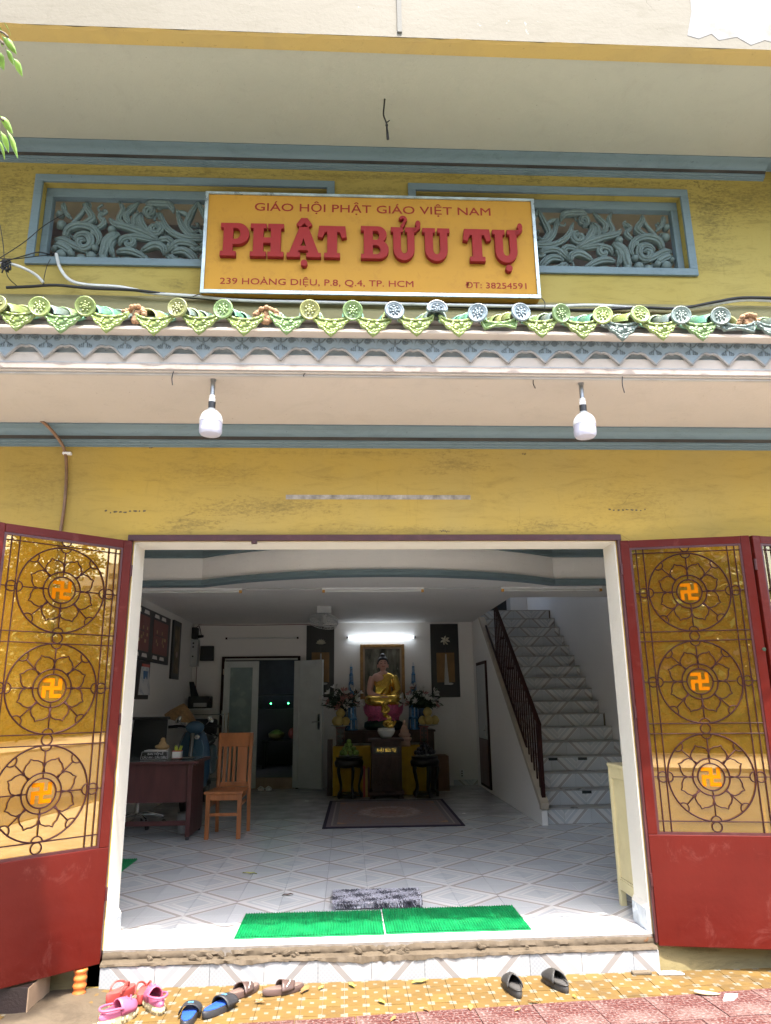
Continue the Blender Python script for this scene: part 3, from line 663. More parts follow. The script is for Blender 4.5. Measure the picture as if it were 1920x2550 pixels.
def wob(x, s, a): return a*(sin(x*s*3.1+1.3)+.6*sin(x*s*7.7+.4)+.4*sin(x*s*17.3+2))
from mathutils import noise as mn
for i in range(n+1):
    xx = OX0+.002+(OX1-OX0+.006)*i/n
    deep = max(0, .016*math.exp(-((xx-.12)/.25)**2)+.008*math.exp(-((xx-.5)/.35)**2)+.014*math.exp(-((xx+.55)/.05)**2)+.010*mn.noise((xx*9, 0, 3))+.006*mn.noise((xx*31, 0, 7)))
    brk = max(0, mn.noise((xx*2.3, 5, 0)))          # stretches where the edge has broken away
    for k, (y, z) in enumerate(prof):
        dy = (.010*mn.noise((xx*14, k*1.7, 0))+.006*mn.noise((xx*47, k*2.9, 4)))*(1 if k else .3)*(.5+1.6*brk)
        zz = z - (deep if k == 7 else 0) + ((.006*mn.noise((xx*18, k*2.3, 9))+.004*mn.noise((xx*60, k*3.1, 2)))*(.4+1.5*brk) if k else 0)
        g.v.append((xx, y+dy-(.003*(k==7))+(.010*brk if 0 < k < 5 else 0), zz))
m = len(prof)
for i in range(n):
    for k in range(m-1): a = i*m+k; g.f.append((a, a+1, a+m+1, a+m))
g.build('broken_mortar_edge', MORTAR, step, smooth=True)
for i in range(26):
    xx = random.choice((-.95, -.75, -.4, .9, 1.2, .2))+random.uniform(-.18, .18); s_ = random.uniform(.008, .02); G().ball((xx, -.016-.02*random.random(), -.035-.03*random.random()), s_*1.5, s_*.6, s_*.8, 6, Matrix.Rotation(random.uniform(-1, 1), 3, 'Y')).build('mortar_chunk', MORTAR, step)
# ------------------------------------------------------------------ interior shell
floor = struct(G().box(-2.56, .0, -.19, 3.40, 7.65, -.0115).build('floor', GROUT))
cells = []
for k in range(-5, 15):
    for j in range(0, 26):
        cx, cy = -1.055+TS*(k+.5), TS*(j+.5)
        if cx > 2.2 and cy > 3.95: continue
        cells.append((hypot(cx, cy+4.62), k, j, cx, cy))
cells.sort(); rest = G()
for q, (d, k, j, cx, cy) in enumerate(cells):
    even = (k+j) % 2 == 0; r = (0 if even else 1) if k % 2 == 0 else (2 if even else 3)
    if q < 290:
        o = bpy.data.objects.new('floor_tile', fm); link(o, floor, basis=Matrix.Translation((cx, cy, random.uniform(-.0006, .0003))) @ Matrix.Rotation(r*pi/2, 4, 'Z') @ Matrix.Rotation(random.uniform(-.0012, .0012), 4, 'X'))
    else: rest.box(cx-.149, cy-.149, -.0114, cx+.149, cy+.149, 0)
o = rest.build('far_floor_tiles', pm('far_tile', (.44,.445,.45), .22, var=.12, vs=4, bump=0), floor); o['kind'] = 'stuff'
LW, RW, BW, CZ = -2.55, 3.38, 7.65, 2.6
struct(G().box(LW-.15, T_, -.1, LW, BW+.15, 5.2).build('left_wall', INWALL))
struct(G().box(RW, T_, -.1, RW+.15, 9.0, 5.4).build('right_wall', INWALL))
DX0, DX1, DZ = -2.03, -.81, 2.01
bw = struct(G().box(LW, BW, -.1, DX0, BW+.15, CZ).box(DX1, BW, -.1, 2.1, BW+.15, CZ).box(DX0, BW, DZ, DX1, BW+.15, CZ).build('back_wall', INWALL))
G().box(DX0+.001, BW+.002, -.05, DX1-.001, BW+.15, .16).build('threshold', pm('beige_threshold', (.36,.27,.20), .6, var=.2), bw)
x = 1.70
while x < 2.08:
    x1 = min(x+TS, 2.09); o = riser(x, x1, .001, .085, BW-.008, k % 2, bw, 'skirting_tile'); x = x1; k += 1
for xx in (.96, 1.78): G().box(xx-.009, BW-.010, .3, xx+.009, BW-.001, 1.35 if xx > 1 else 2.6).build('wall_trunking', INWALL, bw)
# mezzanine slab with bowed front edge
def bow(off):
    P = []; n = 28; x0, x1, sag, yb = -1.57, 2.27, .64, 3.2-off; cxm = (x0+x1)/2; h = (x1-x0)/2; R_ = (h*h+sag*sag)/(2*sag)
    for i in range(n+1):
        xx = x0+(x1-x0)*i/n; P.append((xx, yb+(R_-sag) - math.sqrt(R_*R_-(xx-cxm)**2)))
    return P
poly = [(LW, BW), (LW, 3.2), *bow(0), (RW, 3.2), (RW, 4.65), (2.1, 4.65), (2.1, BW)]
struct(G().prism(poly, CZ, 2.845, 'xy').build('ceiling', INCEIL))
def band(name, off, z0, z1, mat):
    front = [(LW, 3.2-off), *bow(off), (RW, 3.2-off)]; back = [(x, y+off+.10) for x, y in [(LW, 3.2), *bow(0), (RW, 3.2)]]
    return G().prism(front+back[::-1], z0, z1, 'xy').build(name, mat, bpy.data.objects['ceiling'])
band('lower_blue_moulding', .028, 2.545, 2.575, BLUE); band('lower_blue_bead', .040, 2.5755, 2.5985, BLUE)
band('upper_blue_moulding', .035, 2.846, 2.875, BLUE); band('upper_blue_wall', .012, 2.8755, 3.32, BLUE)
struct(G().box(LW, T_, 3.32, RW, 3.6, 3.5).build('front_ceiling', INCEIL))
struct(G().box(LW, 3.6, 3.35, 2.0, BW, 3.5).build('upper_floor', INCEIL))
# stairwell upper storey
struct(G().box(2.0, 4.4, 2.846, 2.1, 8.9, 5.3).box(2.1, 4.4, 2.846, RW, 4.5, 5.3).box(2.0, 8.9, 2.5, RW, 9.0, 3.45).box(2.0, 4.4, 5.3, RW, 9.0, 5.4).build('stairwell_wall', INWALL))  # gap above the back wall: added, unseen opening that daylights the stairs
ud = empty('upper_doorway', (2.75, 8.88, 2.77), 'black doorway seen at the top of the tiled stairs', 'door')
G().box(2.55, 8.86, 2.78, 2.98, 8.899, 4.5).build('dark_opening', BLACKP, ud); G().box(2.98, 8.85, 2.78, 3.05, 8.899, 4.55).build('frame', PVC_G, ud)
# staircase
stc = struct(G().prism([(3.77, 0), (3.77, .15), *[q for n in range(1, 17) for q in ((3.795+.225*n-.025, .1625*n-.012), (3.795+.225*n-.025, .1625*(n+1)-.012))], (8.9, .1625*17-.012), (8.9, 0)], 2.165, RW, 'yz').build('staircase', CONC))
BRK = pm('dark_tile_gap', (.012,.02,.02), .8)
for n in range(1, 18):
    y = 3.77+.225*(n-1); z1 = .1625*n; z0 = z1-.1625
    x = 2.105 if n == 1 else 2.17; k = n
    wid = [TS]*6
    first_w = .17+.13*((n*37) % 10)/10
    while x < RW-.01:
        x1 = min(x+first_w, RW-.002); first_w = TS
        if x1-x > .03: riser(x, x1, z0+.002, z1-.014, y-.004, k % 2, stc)
        x = x1; k += 1
    xa = 2.105 if n == 1 else 2.168
    G().box(xa, y-.016, z1-.0125, RW-.001, y+.235 if n < 17 else 8.89, z1).build('tread', pm('stair_tread_tile', (.36,.35,.335), .3, var=.15, dirt=.3), stc)
    for (nn, xf) in ((2, .45), (4, .25), (4, .55), (11, .16), (14, .22)):
        if nn == n: G().box(2.17+1.2*xf-.06, y-.0062, z1-.045, 2.17+1.2*xf+.05, y-.002, z1-.013).build('missing_tile_hole', BRK, stc)
str_ = struct(G().prism([(3.70, 0), (3.70, .20), (6.95, 2.598), (BW, 2.598), (BW, 0)], 2.1, 2.163, 'yz').build('stringer_wall', INWALL))
G().prism([(3.66, .165), (3.66, .235), (6.86, 2.599), (6.96, 2.599), (3.72, .20), (3.72, .165)], 2.085, 2.175, 'yz').build('stringer_cap', pm('tan_stringer_edge', (.40,.34,.26), .6), str_)
rl = empty('stair_railing', (2.14, 3.75, .22), 'dark red steel stair railing with slim balusters beside the tiled steps', 'railing')
def rz(y, base): return base + .757*(y-3.74)
G().beam((2.14, 3.72, rz(3.72, 1.055)), (2.14, 5.80, rz(5.80, 1.055)), .05, .028).build('handrail', MAROON_D, rl, bevel=.004)
G().beam((2.14, 3.74, rz(3.74, .27)), (2.14, 6.6, rz(6.6, .27)), .025, .02).build('bottom_rail', MAROON_D, rl)
G().box(2.118, 3.72, .20, 2.162, 3.765, 1.05).build('newel_post', MAROON_D, rl, bevel=.004)
bal = G().box(-.008, -.008, 0, .008, .008, .775).build('baluster', MAROON_D, rl)
for i in range(20):
    y = 3.85+.108*i; b = Matrix.Translation((2.14, y, rz(y, .27)))
    h = min(1, max(.12, (CZ-.01-rz(y, .27))/.775)); b = b @ Matrix.Diagonal((1, 1, h, 1))
    o = bal if i == 0 else inst(bal, 'baluster', rl, b); o.matrix_basis = b
dr = empty('under_stair_door', (2.09, 6.9, 0), 'narrow dark door with a lever handle under the stairs', 'door')
G().box(2.075, 6.47, .05, 2.099, 7.27, 1.90).build('door_frame', MAROON_D, dr); G().box(2.068, 6.53, .75, 2.0745, 7.21, 1.85).build('upper_panel', PVC_G, dr); G().box(2.068, 6.53, .09, 2.0745, 7.21, .74).build('lower_panel', ROSEWOOD, dr)
G().box(2.05, 6.56, .80, 2.067, 6.60, .95).tube([(2.055, 6.58, .88), (2.03, 6.58, .88), (2.025, 6.70, .885)], .008, 6).build('handle', CHROME, dr)
# dark back room
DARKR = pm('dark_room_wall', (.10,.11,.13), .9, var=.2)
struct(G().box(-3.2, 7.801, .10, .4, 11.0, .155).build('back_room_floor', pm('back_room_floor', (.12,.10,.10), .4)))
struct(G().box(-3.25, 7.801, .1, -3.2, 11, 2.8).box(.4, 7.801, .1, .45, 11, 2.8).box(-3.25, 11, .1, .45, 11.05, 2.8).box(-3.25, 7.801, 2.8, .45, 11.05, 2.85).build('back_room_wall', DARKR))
# ------------------------------------------------------------------ steel gates
def glass_mat():
    t = NT('amber_film_glass'); t.t.nodes.remove(t.b)
    v = t.mapping(); out = t.t.nodes['Material Output']
    tr = t.n('ShaderNodeBsdfTransparent'); gl = t.n('ShaderNodeBsdfGlossy'); gl.inputs['Roughness'].default_value = .008; gl.inputs['Color'].default_value = (1, .88, .62, 1)
    df = t.n('ShaderNodeBsdfDiffuse')
    t.l(t.mix(t.ramp(t.noise(v, 4, 3), [(.3, 0), (.7, 1)]), (.95,.77,.33), (.93,.74,.32)), tr.inputs[0])
    df.inputs[0].default_value = (.60,.36,.06,1)
    scr = t.ramp(t.noise(t.mapping((1,1,.5)), 13, 9, .8, 1.5), [(.62, 0), (.75, 1)])
    m1 = t.n('ShaderNodeMixShader'); t.l(t.math('MULTIPLY_ADD', scr, .14, .09), m1.inputs[0]); t.l(tr.outputs[0], m1.inputs[1]); t.l(df.outputs[0], m1.inputs[2])
    fr = t.n('ShaderNodeFresnel'); fr.inputs[0].default_value = 1.6
    m2 = t.n('ShaderNodeMixShader'); t.l(t.math('MULTIPLY_ADD', fr.outputs[0], 1.4, .08), m2.inputs[0]); t.l(m1.outputs[0], m2.inputs[1]); t.l(gl.outputs[0], m2.inputs[2])
    b = t.n('ShaderNodeBump'); b.inputs['Strength'].default_value = .002; b.inputs['Distance'].default_value = .02; t.l(t.noise(v, 3.5, 2), b.inputs['Height']); t.l(b.outputs[0], gl.inputs['Normal'])
    t.l(m2.outputs[0], out.inputs[0]); return t.m
AMBER = glass_mat()
ORANGE = pm('orange_sticker', (.36,.105,.0), .8, var=.12, vs=18, bump=0, spec=.05)
def ring(g, cx, cz, r, y, w=.0042, a0=0, a1=360, n=30):
    g.tube([(p[0], y, p[1]) for p in arc(cx, cz, r, a0, a1, n)], w, 5, a1-a0 < 360, 1.0)
def medallion_geo(y):
    g = G(); R_ = .25
    ring(g, 0, 0, R_, y, .0046, n=44); ring(g, 0, 0, .106, y); ring(g, 0, 0, .077, y)
    for k in range(8):
        a = radians(45*k); ca, sa = cos(a), sin(a)
        g.tube([(.106*ca, y, .106*sa), (.222*ca, y, .222*sa)], .0036, 5)
        ring(g, .25*ca, .25*sa, .030, y, .0036, 45*k+95, 45*k+265, 10)
        if k % 2 == 0: g.tube([(.077*ca, y, .077*sa), (.106*ca, y, .106*sa)], .0036, 5)
        b = 45*k+22.5; pr = [(.108, -20), (.135, -22.5), (.160, -19), (.176, -10.5), (.182, -4), (.196, 0)]
        pts = pr + [(r, -q) for r, q in reversed(pr[:-1])]
        g.tube([(r*cos(radians(b+q)), y, r*sin(radians(b+q))) for r, q in pts], .0037, 5)
    for s_ in (-1, 1): ring(g, s_*.280, 0, .030, y, .0036, n=14)
    return g
def gate(name, hinge, ang, side, label, group):
    r = empty(name, (hinge[0], hinge[1], -.065), label, 'gate', group, ang); f = -side   # f: sign of y that faces the street
    def B(g, nm, mat, parent=r, **k): return g.build(nm, mat, parent, local=True, **k)
    z = lambda v: v+.065
    y0, y1 = sorted((f*.0, f*-.034))
    B(G().box(0, y0, z(.532), .055, y1, z(2.325)), 'hinge_stile', RED, bevel=.003); B(G().box(.748, y0, z(.532), .803, y1, z(2.325)), 'outer_stile', RED, bevel=.003)
    B(G().box(.0555, y0+.001, z(2.275), .7475, y1-.001, z(2.324)), 'top_rail', RED, bevel=.003)
    B(G().box(0, y0-.001, z(-.065), .803, y1+.001, z(.531)), 'bottom_panel', RED, bevel=.004)
    g = G(); ya, yb = sorted((f*.004-f*.012, f*.010-f*.012)); w = .013
    yb2 = max(y0, y1)+0; 
    ys = sorted((f*-.004, f*-.012))
    g.box(.0555, ys[0], z(.532), .7475, ys[1], z(.532)+w).box(.0555, ys[0], z(2.2745)-w, .7475, ys[1], z(2.2745)).box(.0555, ys[0], z(.532)+w, .0555+w, ys[1], z(2.2745)-w).box(.7475-w, ys[0], z(.532)+w, .7475, ys[1], z(2.2745)-w)
    B(g, 'glazing_bead', MAROON)
    gy = f*-.016
    B(G().box(.057, gy-.0012, z(.534), .746, gy+.0012, z(2.273)), 'glass_pane', AMBER)
    iy = gy + f*.007; g = G()
    for u in (.096, .140, .660, .704): g.tube([(u, iy, z(.533)), (u, iy, z(2.273))], .0038, 5)
    for q in (2.235, 1.725, 1.665, 1.165, 1.105, .605): g.tube([(.056, iy, z(q)), (.747, iy, z(q))], .0034, 5)
    for q in (1.975, 1.415, .855):
        g.tube([(.056, iy, z(q)), (.15, iy, z(q))], .003, 5); g.tube([(.65, iy, z(q)), (.747, iy, z(q))], .003, 5)
    for q in (2.266, 1.695, 1.135, .575): ring(g, .4, z(q), .029, iy, .0036, n=14)
    B(g, 'ironwork', MAROON_D)
    m0 = None
    for q in (1.975, 1.415, .855):
        if m0 is None: m0 = B(medallion_geo(0), 'medallion', MAROON_D, smooth='all'); o = m0
        else: o = m0.copy(); COL.objects.link(o); o.parent = r
        o.matrix_basis = Matrix.Translation((.4, iy, z(q)))
    s0 = None; c = .0216; mir = side   # buddhist emblem sticker on the glass
    for q in (1.975, 1.415, .855):
        if s0 is None:
            g = G(); ya, yb = sorted((f*.0005, f*.0015))
            cellsM = [(-2,2),(-1,2),(0,2),(0,1),(0,0),(0,-1),(0,-2),(1,-2),(2,-2),(1,0),(2,0),(2,1),(2,2),(-1,0),(-2,0),(-2,-1),(-2,-2)]
            for (i, j) in cellsM: g.box((i*mir-.5)*c, ya, (j-.5)*c, (i*mir+.5)*c, yb, (j+.5)*c)
            s0 = B(g, 'emblem_sticker', ORANGE); o = s0
        else: o = s0.copy(); COL.objects.link(o); o.parent = r
        o.matrix_basis = Matrix.Translation((.4, gy+f*.0014, z(q)))
    for q in (2.1, 1.2, .25): B(G().cyl((-.006, f*-.002, z(q)), (-.006, f*-.002, z(q)+.07), .008, n=8), 'hinge', MAROON)
    return r
gr = gate('steel_gate_leaf', (1.792, -.036), atan2(-.16, .79), 1, 'red steel gate leaf with amber glass and lotus ironwork, beside the cream cabinet', 'folding gate leaves')
gl = gate('steel_gate_leaf', (-1.366, -.045), atan2(-.507, -.594), -1, 'red gate leaf with amber glass reflecting a tree and a white apartment block', 'folding gate leaves')
g2 = copy_tree(gr); g2['label'] = 'gate leaf at the right picture edge, folded back toward the wall'
g2.matrix_basis = Matrix.Translation((2.602, -.196, -.065)) @ Matrix.Rotation(radians(12), 4, 'Z'); WM[g2.name] = g2.matrix_basis
G().cyl((0, -.036, 1.60), (0, -.020, 1.60), .012, n=10).build('lock_ring', CHROME, gr, local=True).matrix_basis = Matrix.Translation((.785, 0, .065))
# ------------------------------------------------------------------ sign board
SX0, SX1, SZ0, SZ1, SY = -1.012, 1.353, 4.058, 4.862, -.12
sg = empty('temple_sign', ((SX0+SX1)/2, SY, SZ0), 'orange signboard with raised red letters hung over the blue grilles', 'sign')
SIGN = pm('orange_sign_panel', (.42,.218,.032), .6, spec=.15, var=.07, vs=1.5, bump=.03, dirt=.6, dcol=(.33,.16,.03), ds=14)
SRED = pm('red_sign_letter', (.24,.022,.020), .6, spec=.15, var=.08, bump=.05); SREDF = pm('red_sign_print', (.24,.028,.018), .6, spec=.15, var=.05, bump=0)
G().box(SX0, SY, SZ0, SX1, -.045, SZ1).build('panel', SIGN, sg)
w = .022; sf = pm('blue_white_sign_trim', (.38,.46,.48), .3, .5, var=.35, vs=8, dirt=.4, dcol=(.2,.19,.16))
for nm, b in (('frame_bottom', (SX0-.006, SZ0-.006, SX1+.006, SZ0+w)), ('frame_top', (SX0-.006, SZ1-w*.6, SX1+.006, SZ1+.006)), ('frame_side', (SX0-.006, SZ0+w, SX0+w*.8, SZ1-w*.6)), ('frame_side', (SX1-w*.8, SZ0+w, SX1+.006, SZ1-w*.6))):
    G().box(b[0], SY-.012, b[1], b[2], SY-.0005, b[3]).build(nm, sf, sg, bevel=.002)
for xx in (-.95, -.1, .5, 1.28): G().box(xx-.012, -.046, 4.2, xx+.012, -.0005, 4.75).build('bracket', STEEL, sg)
def glyph(outer, holes, name, x, zb, w, h, wid):
    cu = bpy.data.curves.new(name, 'CURVE'); cu.dimensions = '2D'; cu.fill_mode = 'BOTH'; cu.extrude = .016; cu.bevel_depth = .0025; cu.bevel_resolution = 1
    for c in [outer]+holes:
        s = cu.splines.new('POLY'); s.points.add(len(c)-1); s.use_cyclic_u = True
        for i, (a, b) in enumerate(c): s.points[i].co = (a*w/wid, b*h, 0, 1)
    tmp = bpy.data.objects.new('tmp', cu); COL.objects.link(tmp); bpy.context.view_layer.update()
    me = bpy.data.meshes.new_from_object(tmp.evaluated_get(bpy.context.evaluated_depsgraph_get())); bpy.data.objects.remove(tmp); bpy.data.curves.remove(cu)
    me.materials.clear(); me.materials.append(SRED); o = bpy.data.objects.new(name, me)
    return link(o, sg, basis=Matrix.Translation((SX0+x, SY-.020, zb)) @ Matrix.Rotation(pi/2, 4, 'X'))
LH = [(0,0),(.42,0),(.42,.13),(.34,.13),(.34,.42),(.56,.42),(.56,.13),(.48,.13),(.48,0),(.9,0),(.9,.13),(.82,.13),(.82,.87),(.9,.87),(.9,1),(.48,1),(.48,.87),(.56,.87),(.56,.57),(.34,.57),(.34,.87),(.42,.87),(.42,1),(0,1),(0,.87),(.08,.87),(.08,.13),(0,.13)]
LT = [(.2,0),(.66,0),(.66,.13),(.57,.13),(.57,.83),(.66,.82),(.73,.63),(.86,.66),(.82,1),(.04,1),(0,.66),(.13,.63),(.2,.82),(.29,.83),(.29,.13),(.2,.13)]
LA = [(0,0),(.37,0),(.37,.13),(.30,.13),(.335,.23),(.60,.23),(.635,.13),(.57,.13),(.57,0),(.98,0),(.98,.13),(.91,.13),(.61,1),(.36,1),(.07,.13),(0,.13)]
LAh = [(.375,.36),(.56,.36),(.47,.68)]
LP = [(0,0),(.46,0),(.46,.13),(.36,.13),(.36,.36), *arc(.52, .68, .33, -90, 90, 12, .32), (0,1),(0,.87),(.09,.87),(.09,.13),(0,.13)]
LPh = [(.36,.51), *arc(.46, .685, .14, -90, 90, 8, .175), (.36,.86)]
LB = [(0,0), *arc(.56, .28, .30, -90, 62, 10, .28), *arc(.52, .75, .28, -50, 90, 9, .25), (0,1),(0,.87),(.09,.87),(.09,.13),(0,.13)]
LBh = [[(.36,.12), *arc(.47, .27, .15, -90, 90, 8, .15), (.36,.42)], [(.36,.57), *arc(.46, .72, .12, -90, 90, 8, .15), (.36,.87)]]
LU = [(0,1),(.42,1),(.42,.87),(.34,.87),(.34,.36), *arc(.47, .34, .13, 180, 360, 9, .16), (.60,.87),(.52,.87),(.52,1),(.92,1),(.92,.87),(.84,.87),(.84,.34), *arc(.46, .34, .38, 0, -180, 14, .36)[1:], (.08,.87),(0,.87)]
ZB, HH = 4.330, .258
glyph(LP, [LPh], 'letter_p', .122, ZB, .195, HH, .85); glyph(LH, [], 'letter_h', .330, ZB, .228, HH, .9); glyph(LA, [LAh], 'letter_a', .585, ZB, .235, HH*.92, .98); glyph(LT, [], 'letter_t', .800, ZB, .200, HH*.97, .86)
glyph(LB, LBh, 'letter_b', 1.105, ZB-.002, .192, HH, .86); glyph(LU, [], 'letter_u', 1.318, ZB-.006, .178, HH, .92); glyph(LU, [], 'letter_u', 1.542, ZB-.008, .190, HH, .92); glyph(LT, [], 'letter_t', 1.832, ZB-.008, .196, HH, .86); glyph(LU, [], 'letter_u', 2.045, ZB-.010, .186, HH, .92)
glyph([(0,.0),(.30,.36),(.70,.36),(1,0),(.78,-.16),(.5,.08),(.22,-.16)], [], 'circumflex', .650, ZB+.262, .105, .135, 1)
glyph(arc(0, 0, .5, 0, 345, 16), [], 'dot_below', .705, ZB-.048, .042, .048, 1); glyph(arc(0, 0, .5, 0, 345, 16), [], 'dot_below', 2.150, ZB-.060, .044, .050, 1)
HK = [*arc(.36, .68, .36, 160, -70, 12, .32), (.52,.20), (.30,.18), (.34,.42), *arc(.34, .66, .15, -60, 160, 8, .14)]
glyph(HK, [], 'hook_above', 1.375, ZB+.262, .062, .085, .8); glyph(arc(0, 0, .5, 0, 345, 10), [], 'hook_dot', 1.398, ZB+.268, .024, .022, 1)
HN = [(0,0),(.42,.12),(.98,.42), *arc(.72, .78, .30, -30, 210, 10, .28), (.62,.52), (.3,.34), (0,.3)]
glyph(HN, [], 'horn', 1.470, ZB+.215, .055, .090, 1); glyph(HN, [], 'horn', 2.205, ZB+.205, .055, .095, 1)
def text_mesh(s, width, height, depth=.0015, bold=.0):
    cu = bpy.data.curves.new('txt', 'FONT'); cu.body = s; cu.size = 1; cu.extrude = 0; cu.offset = bold; cu.resolution_u = 3
    o = bpy.data.objects.new('txt', cu); COL.objects.link(o); bpy.context.view_layer.update()
    me = bpy.data.meshes.new_from_object(o.evaluated_get(bpy.context.evaluated_depsgraph_get())); bpy.data.objects.remove(o); bpy.data.curves.remove(cu)
    xs = [v.co.x for v in me.vertices]; a, b = min(xs), max(xs); me.materials.clear()
    for v in me.vertices: v.co = ((v.co.x-a)/(b-a)*width, v.co.y/.727*height, 0)
    return me
def lettering(s, x, z, width, height, mat, parent, basis=None, bold=.02):
    me = text_mesh(s, width, height); V = [v.co.copy() for v in me.vertices]; F = [tuple(p.vertices) for p in me.polygons]
    F.sort(key=lambda f: min(V[i].x for i in f)); words = []; end = -9
    for f in F:                                   # one object per word
        a, b = min(V[i].x for i in f), max(V[i].x for i in f)
        if a > end+height*.33: words.append([])
        words[-1].append(f); end = max(end, b)
    B_ = basis if basis else Matrix.Translation((x, SY-.0016, z)) @ Matrix.Rotation(pi/2, 4, 'X')
    for w_ in words:
        g = G(); ids = {}
        for k, (dx, dy) in enumerate(((0, 0), (bold, 0), (0, bold), (bold, bold)) if bold else ((0, 0),)):
            for f in w_: g.add([(V[i].x+dx*height, V[i].y+dy*height, .00012*k) for i in f], [tuple(range(len(f)))])
        o = g.build('lettering', mat, None, fix=False); COL.objects.unlink(o); link(o, parent, basis=B_)
lettering('GIÁO HỘI PHẬT GIÁO VIỆT NAM', SX0+.345, 4.722, 1.70, .066, SREDF, sg)
lettering('239 HOÀNG DIỆU, P.8, Q.4, TP. HCM', SX0+.125, 4.128, 1.345, .050, SREDF, sg); lettering('ĐT: 38254591', SX0+1.838, 4.128, .435, .048, SREDF, sg)
# ------------------------------------------------------------------ eave bulbs
def bulb(x, label):
    r = empty('eave_bulb', (x, -.80, 2.75), label, 'lamp', 'bulbs under the eave')
    def B(g, nm, m, **k): return g.build(nm, m, r, smooth=True, **k)
    c = (x, -.80, 0)
    B(G().lathe([(.013, 2.965), (.013, 3.085), (.017, 3.085), (.017, 3.0935)], c, 12), 'drop_pipe', STEEL)
    B(G().lathe([(.017, 2.955), (.019, 2.975), (.015, 2.985), (.018, 2.992), (.014, 2.998)], c, 12), 'tape_joint', PVC)
    B(G().lathe([(.020, 2.915), (.021, 2.955), (.017, 2.957)], c, 12), 'socket', BLACKP)
    B(G().lathe([(.021, 2.906), (.023, 2.914), (.020, 2.9149)], c, 16), 'neck', PVC_G)
    B(G().lathe([(.022, 2.9058), (.038, 2.897), (.053, 2.880), (.061, 2.862), (.0645, 2.838), (.0645, 2.834)], c, 24), 'housing', pm('lamp_housing_white', (.58,.58,.57), .4, var=.04))
    B(G().lathe([(.0625, 2.8335), (.0632, 2.79), (.0622, 2.775), (.054, 2.762), (.035, 2.756), (.001, 2.754)], c, 24), 'diffuser', pm('milky_diffuser', (.40,.40,.48), .35, var=.02, bump=0))
bulb(-.762, 'white bulb hanging from the eave left of the doorway centre, above the desk'); bulb(1.352, 'white bulb hanging from the eave above the stairs side of the doorway')
# ------------------------------------------------------------------ cables and conduits
def cable(name, pts, r, mat, label, Y=None, n=7):
    P = [at(p[0], p[1], p[2] if len(p) > 2 else Y) for p in pts]
    o = G().tube(smooth_path(P, 6), r, n).build(name, mat, None, smooth='all'); return tag(o, label, 'cable')
cable('white_cable', [(140,632,-.02),(150,668,-.04),(175,698,-.06),(215,709,-.075),(300,715,-.08),(380,730,-.08),(480,737,-.08),(600,748,-.085),(760,752,-.085),(1000,757,-.085),(1250,762,-.085),(1380,763,-.085),(1480,760,-.08),(1600,767,-.08),(1700,768,-.08),(1780,757,-.08),(1860,747,-.08),(1960,752,-.08)], .0115, CABLE_W, 'thick white cable sagging along the wall above the roof tiles')
cable('black_cable', [(16,716,-.07),(80,713,-.075),(140,710,-.09),(230,718,-.10),(330,722,-.10),(420,733,-.075),(500,742,-.06),(700,748,-.06),(900,752,-.055),(1250,768,-.05),(1450,772,-.06),(1600,766,-.10),(1690,768,-.10),(1780,752,-.10),(1850,741,-.10),(1960,743,-.10)], .0105, CABLE_K, 'black cable running beside the white one above the roof tiles')
cable('thin_black_wire', [(-20,650,-.30),(0,642,-.28),(60,603,-.15),(110,562,-.03),(160,532,.03)], .0030, CABLE_K, 'thin black wire stretched from the left edge into the blue grille')
cable('thin_black_wire', [(-20,655,-.25),(20,648,-.22),(60,637,-.1),(95,628,-.06),(125,634,.0)], .0042, CABLE_K, 'black wire looping to the lower corner of the left grille')
cable('thin_black_wire', [(-30,640,-.25),(30,645,-.2),(75,640,-.1),(110,636,-.03),(135,632,.04)], .0032, CABLE_K, 'second black wire under the first at the corner of the left grille')
cable('thin_black_wire', [(0,560,-.2),(8,610,-.2),(12,660,-.2),(20,690,-.18),(42,712,-.09)], .0030, CABLE_K, 'black wire hanging down at the left picture edge onto the black cable')
cable('thin_grey_wire', [(132,634,.0),(118,660,-.05),(110,690,-.08),(109,708,-.10)], .0025, CABLE_K, 'short grey wire from the grille corner down to the black cable')
cable('white_cable', [(-30,652,-.18),(20,656,-.18),(55,666,-.16),(90,685,-.12),(108,704,-.10)], .0100, CABLE_W, 'white cable curving down at the left picture edge')
g = G(); c = at(14, 662, -.2); rnd = random.Random(5)
for q in range(9): g.tube(smooth_path([c+Vector((rnd.uniform(-.03,.03), rnd.uniform(-.02,.02), rnd.uniform(-.045,.045))) for _ in range(4)], 5), .005, 5)
tag(g.build('wire_knot', CABLE_K, None, smooth='all'), 'black knot of taped wires at the left edge below the grille', 'cable')
cable('brown_conduit', [(-60,975,-.20),(0,995,-.17),(60,1020,-.15),(115,1058,-.13),(150,1100,-.06),(163,1132,-.016),(165,1190,-.016),(160,1260,-.016),(150,1330,-.016),(140,1420,-.016),(128,1600,-.016)], .0105, BROWNPIPE, 'brown flexible conduit dropping down the yellow wall behind the left gate')
o = bpy.data.objects[[q.name for q in bpy.data.objects if q.name.startswith('brown_conduit')][0]]
p = at(166, 1130, -.014); G().box(p.x-.022, -.030, p.z-.006, p.x+.030, -.001, p.z+.008).build('clip', PVC, o)
for (x0, y0, x1, y1, lab) in ((543, 733, 540, 718, 'wire tie at the lower left corner of the signboard'), (1342, 738, 1353, 765, 'wire tie at the lower right corner of the signboard')):
    a, b = at(x0-8 if x0 < 900 else x0+2, y0, -.1), at(x1-60 if x0 < 900 else x1, y1+20, -.09)
    tag(G().tube(smooth_path([a, (a+b)/2+Vector((.02, -.02, .01)), b], 6), .003, 5).build('wire_tie', CABLE_K), lab, 'wire')
p0 = atz(958, 248, 5.262); dn = lambda px, py: at(px, py, p0.y)
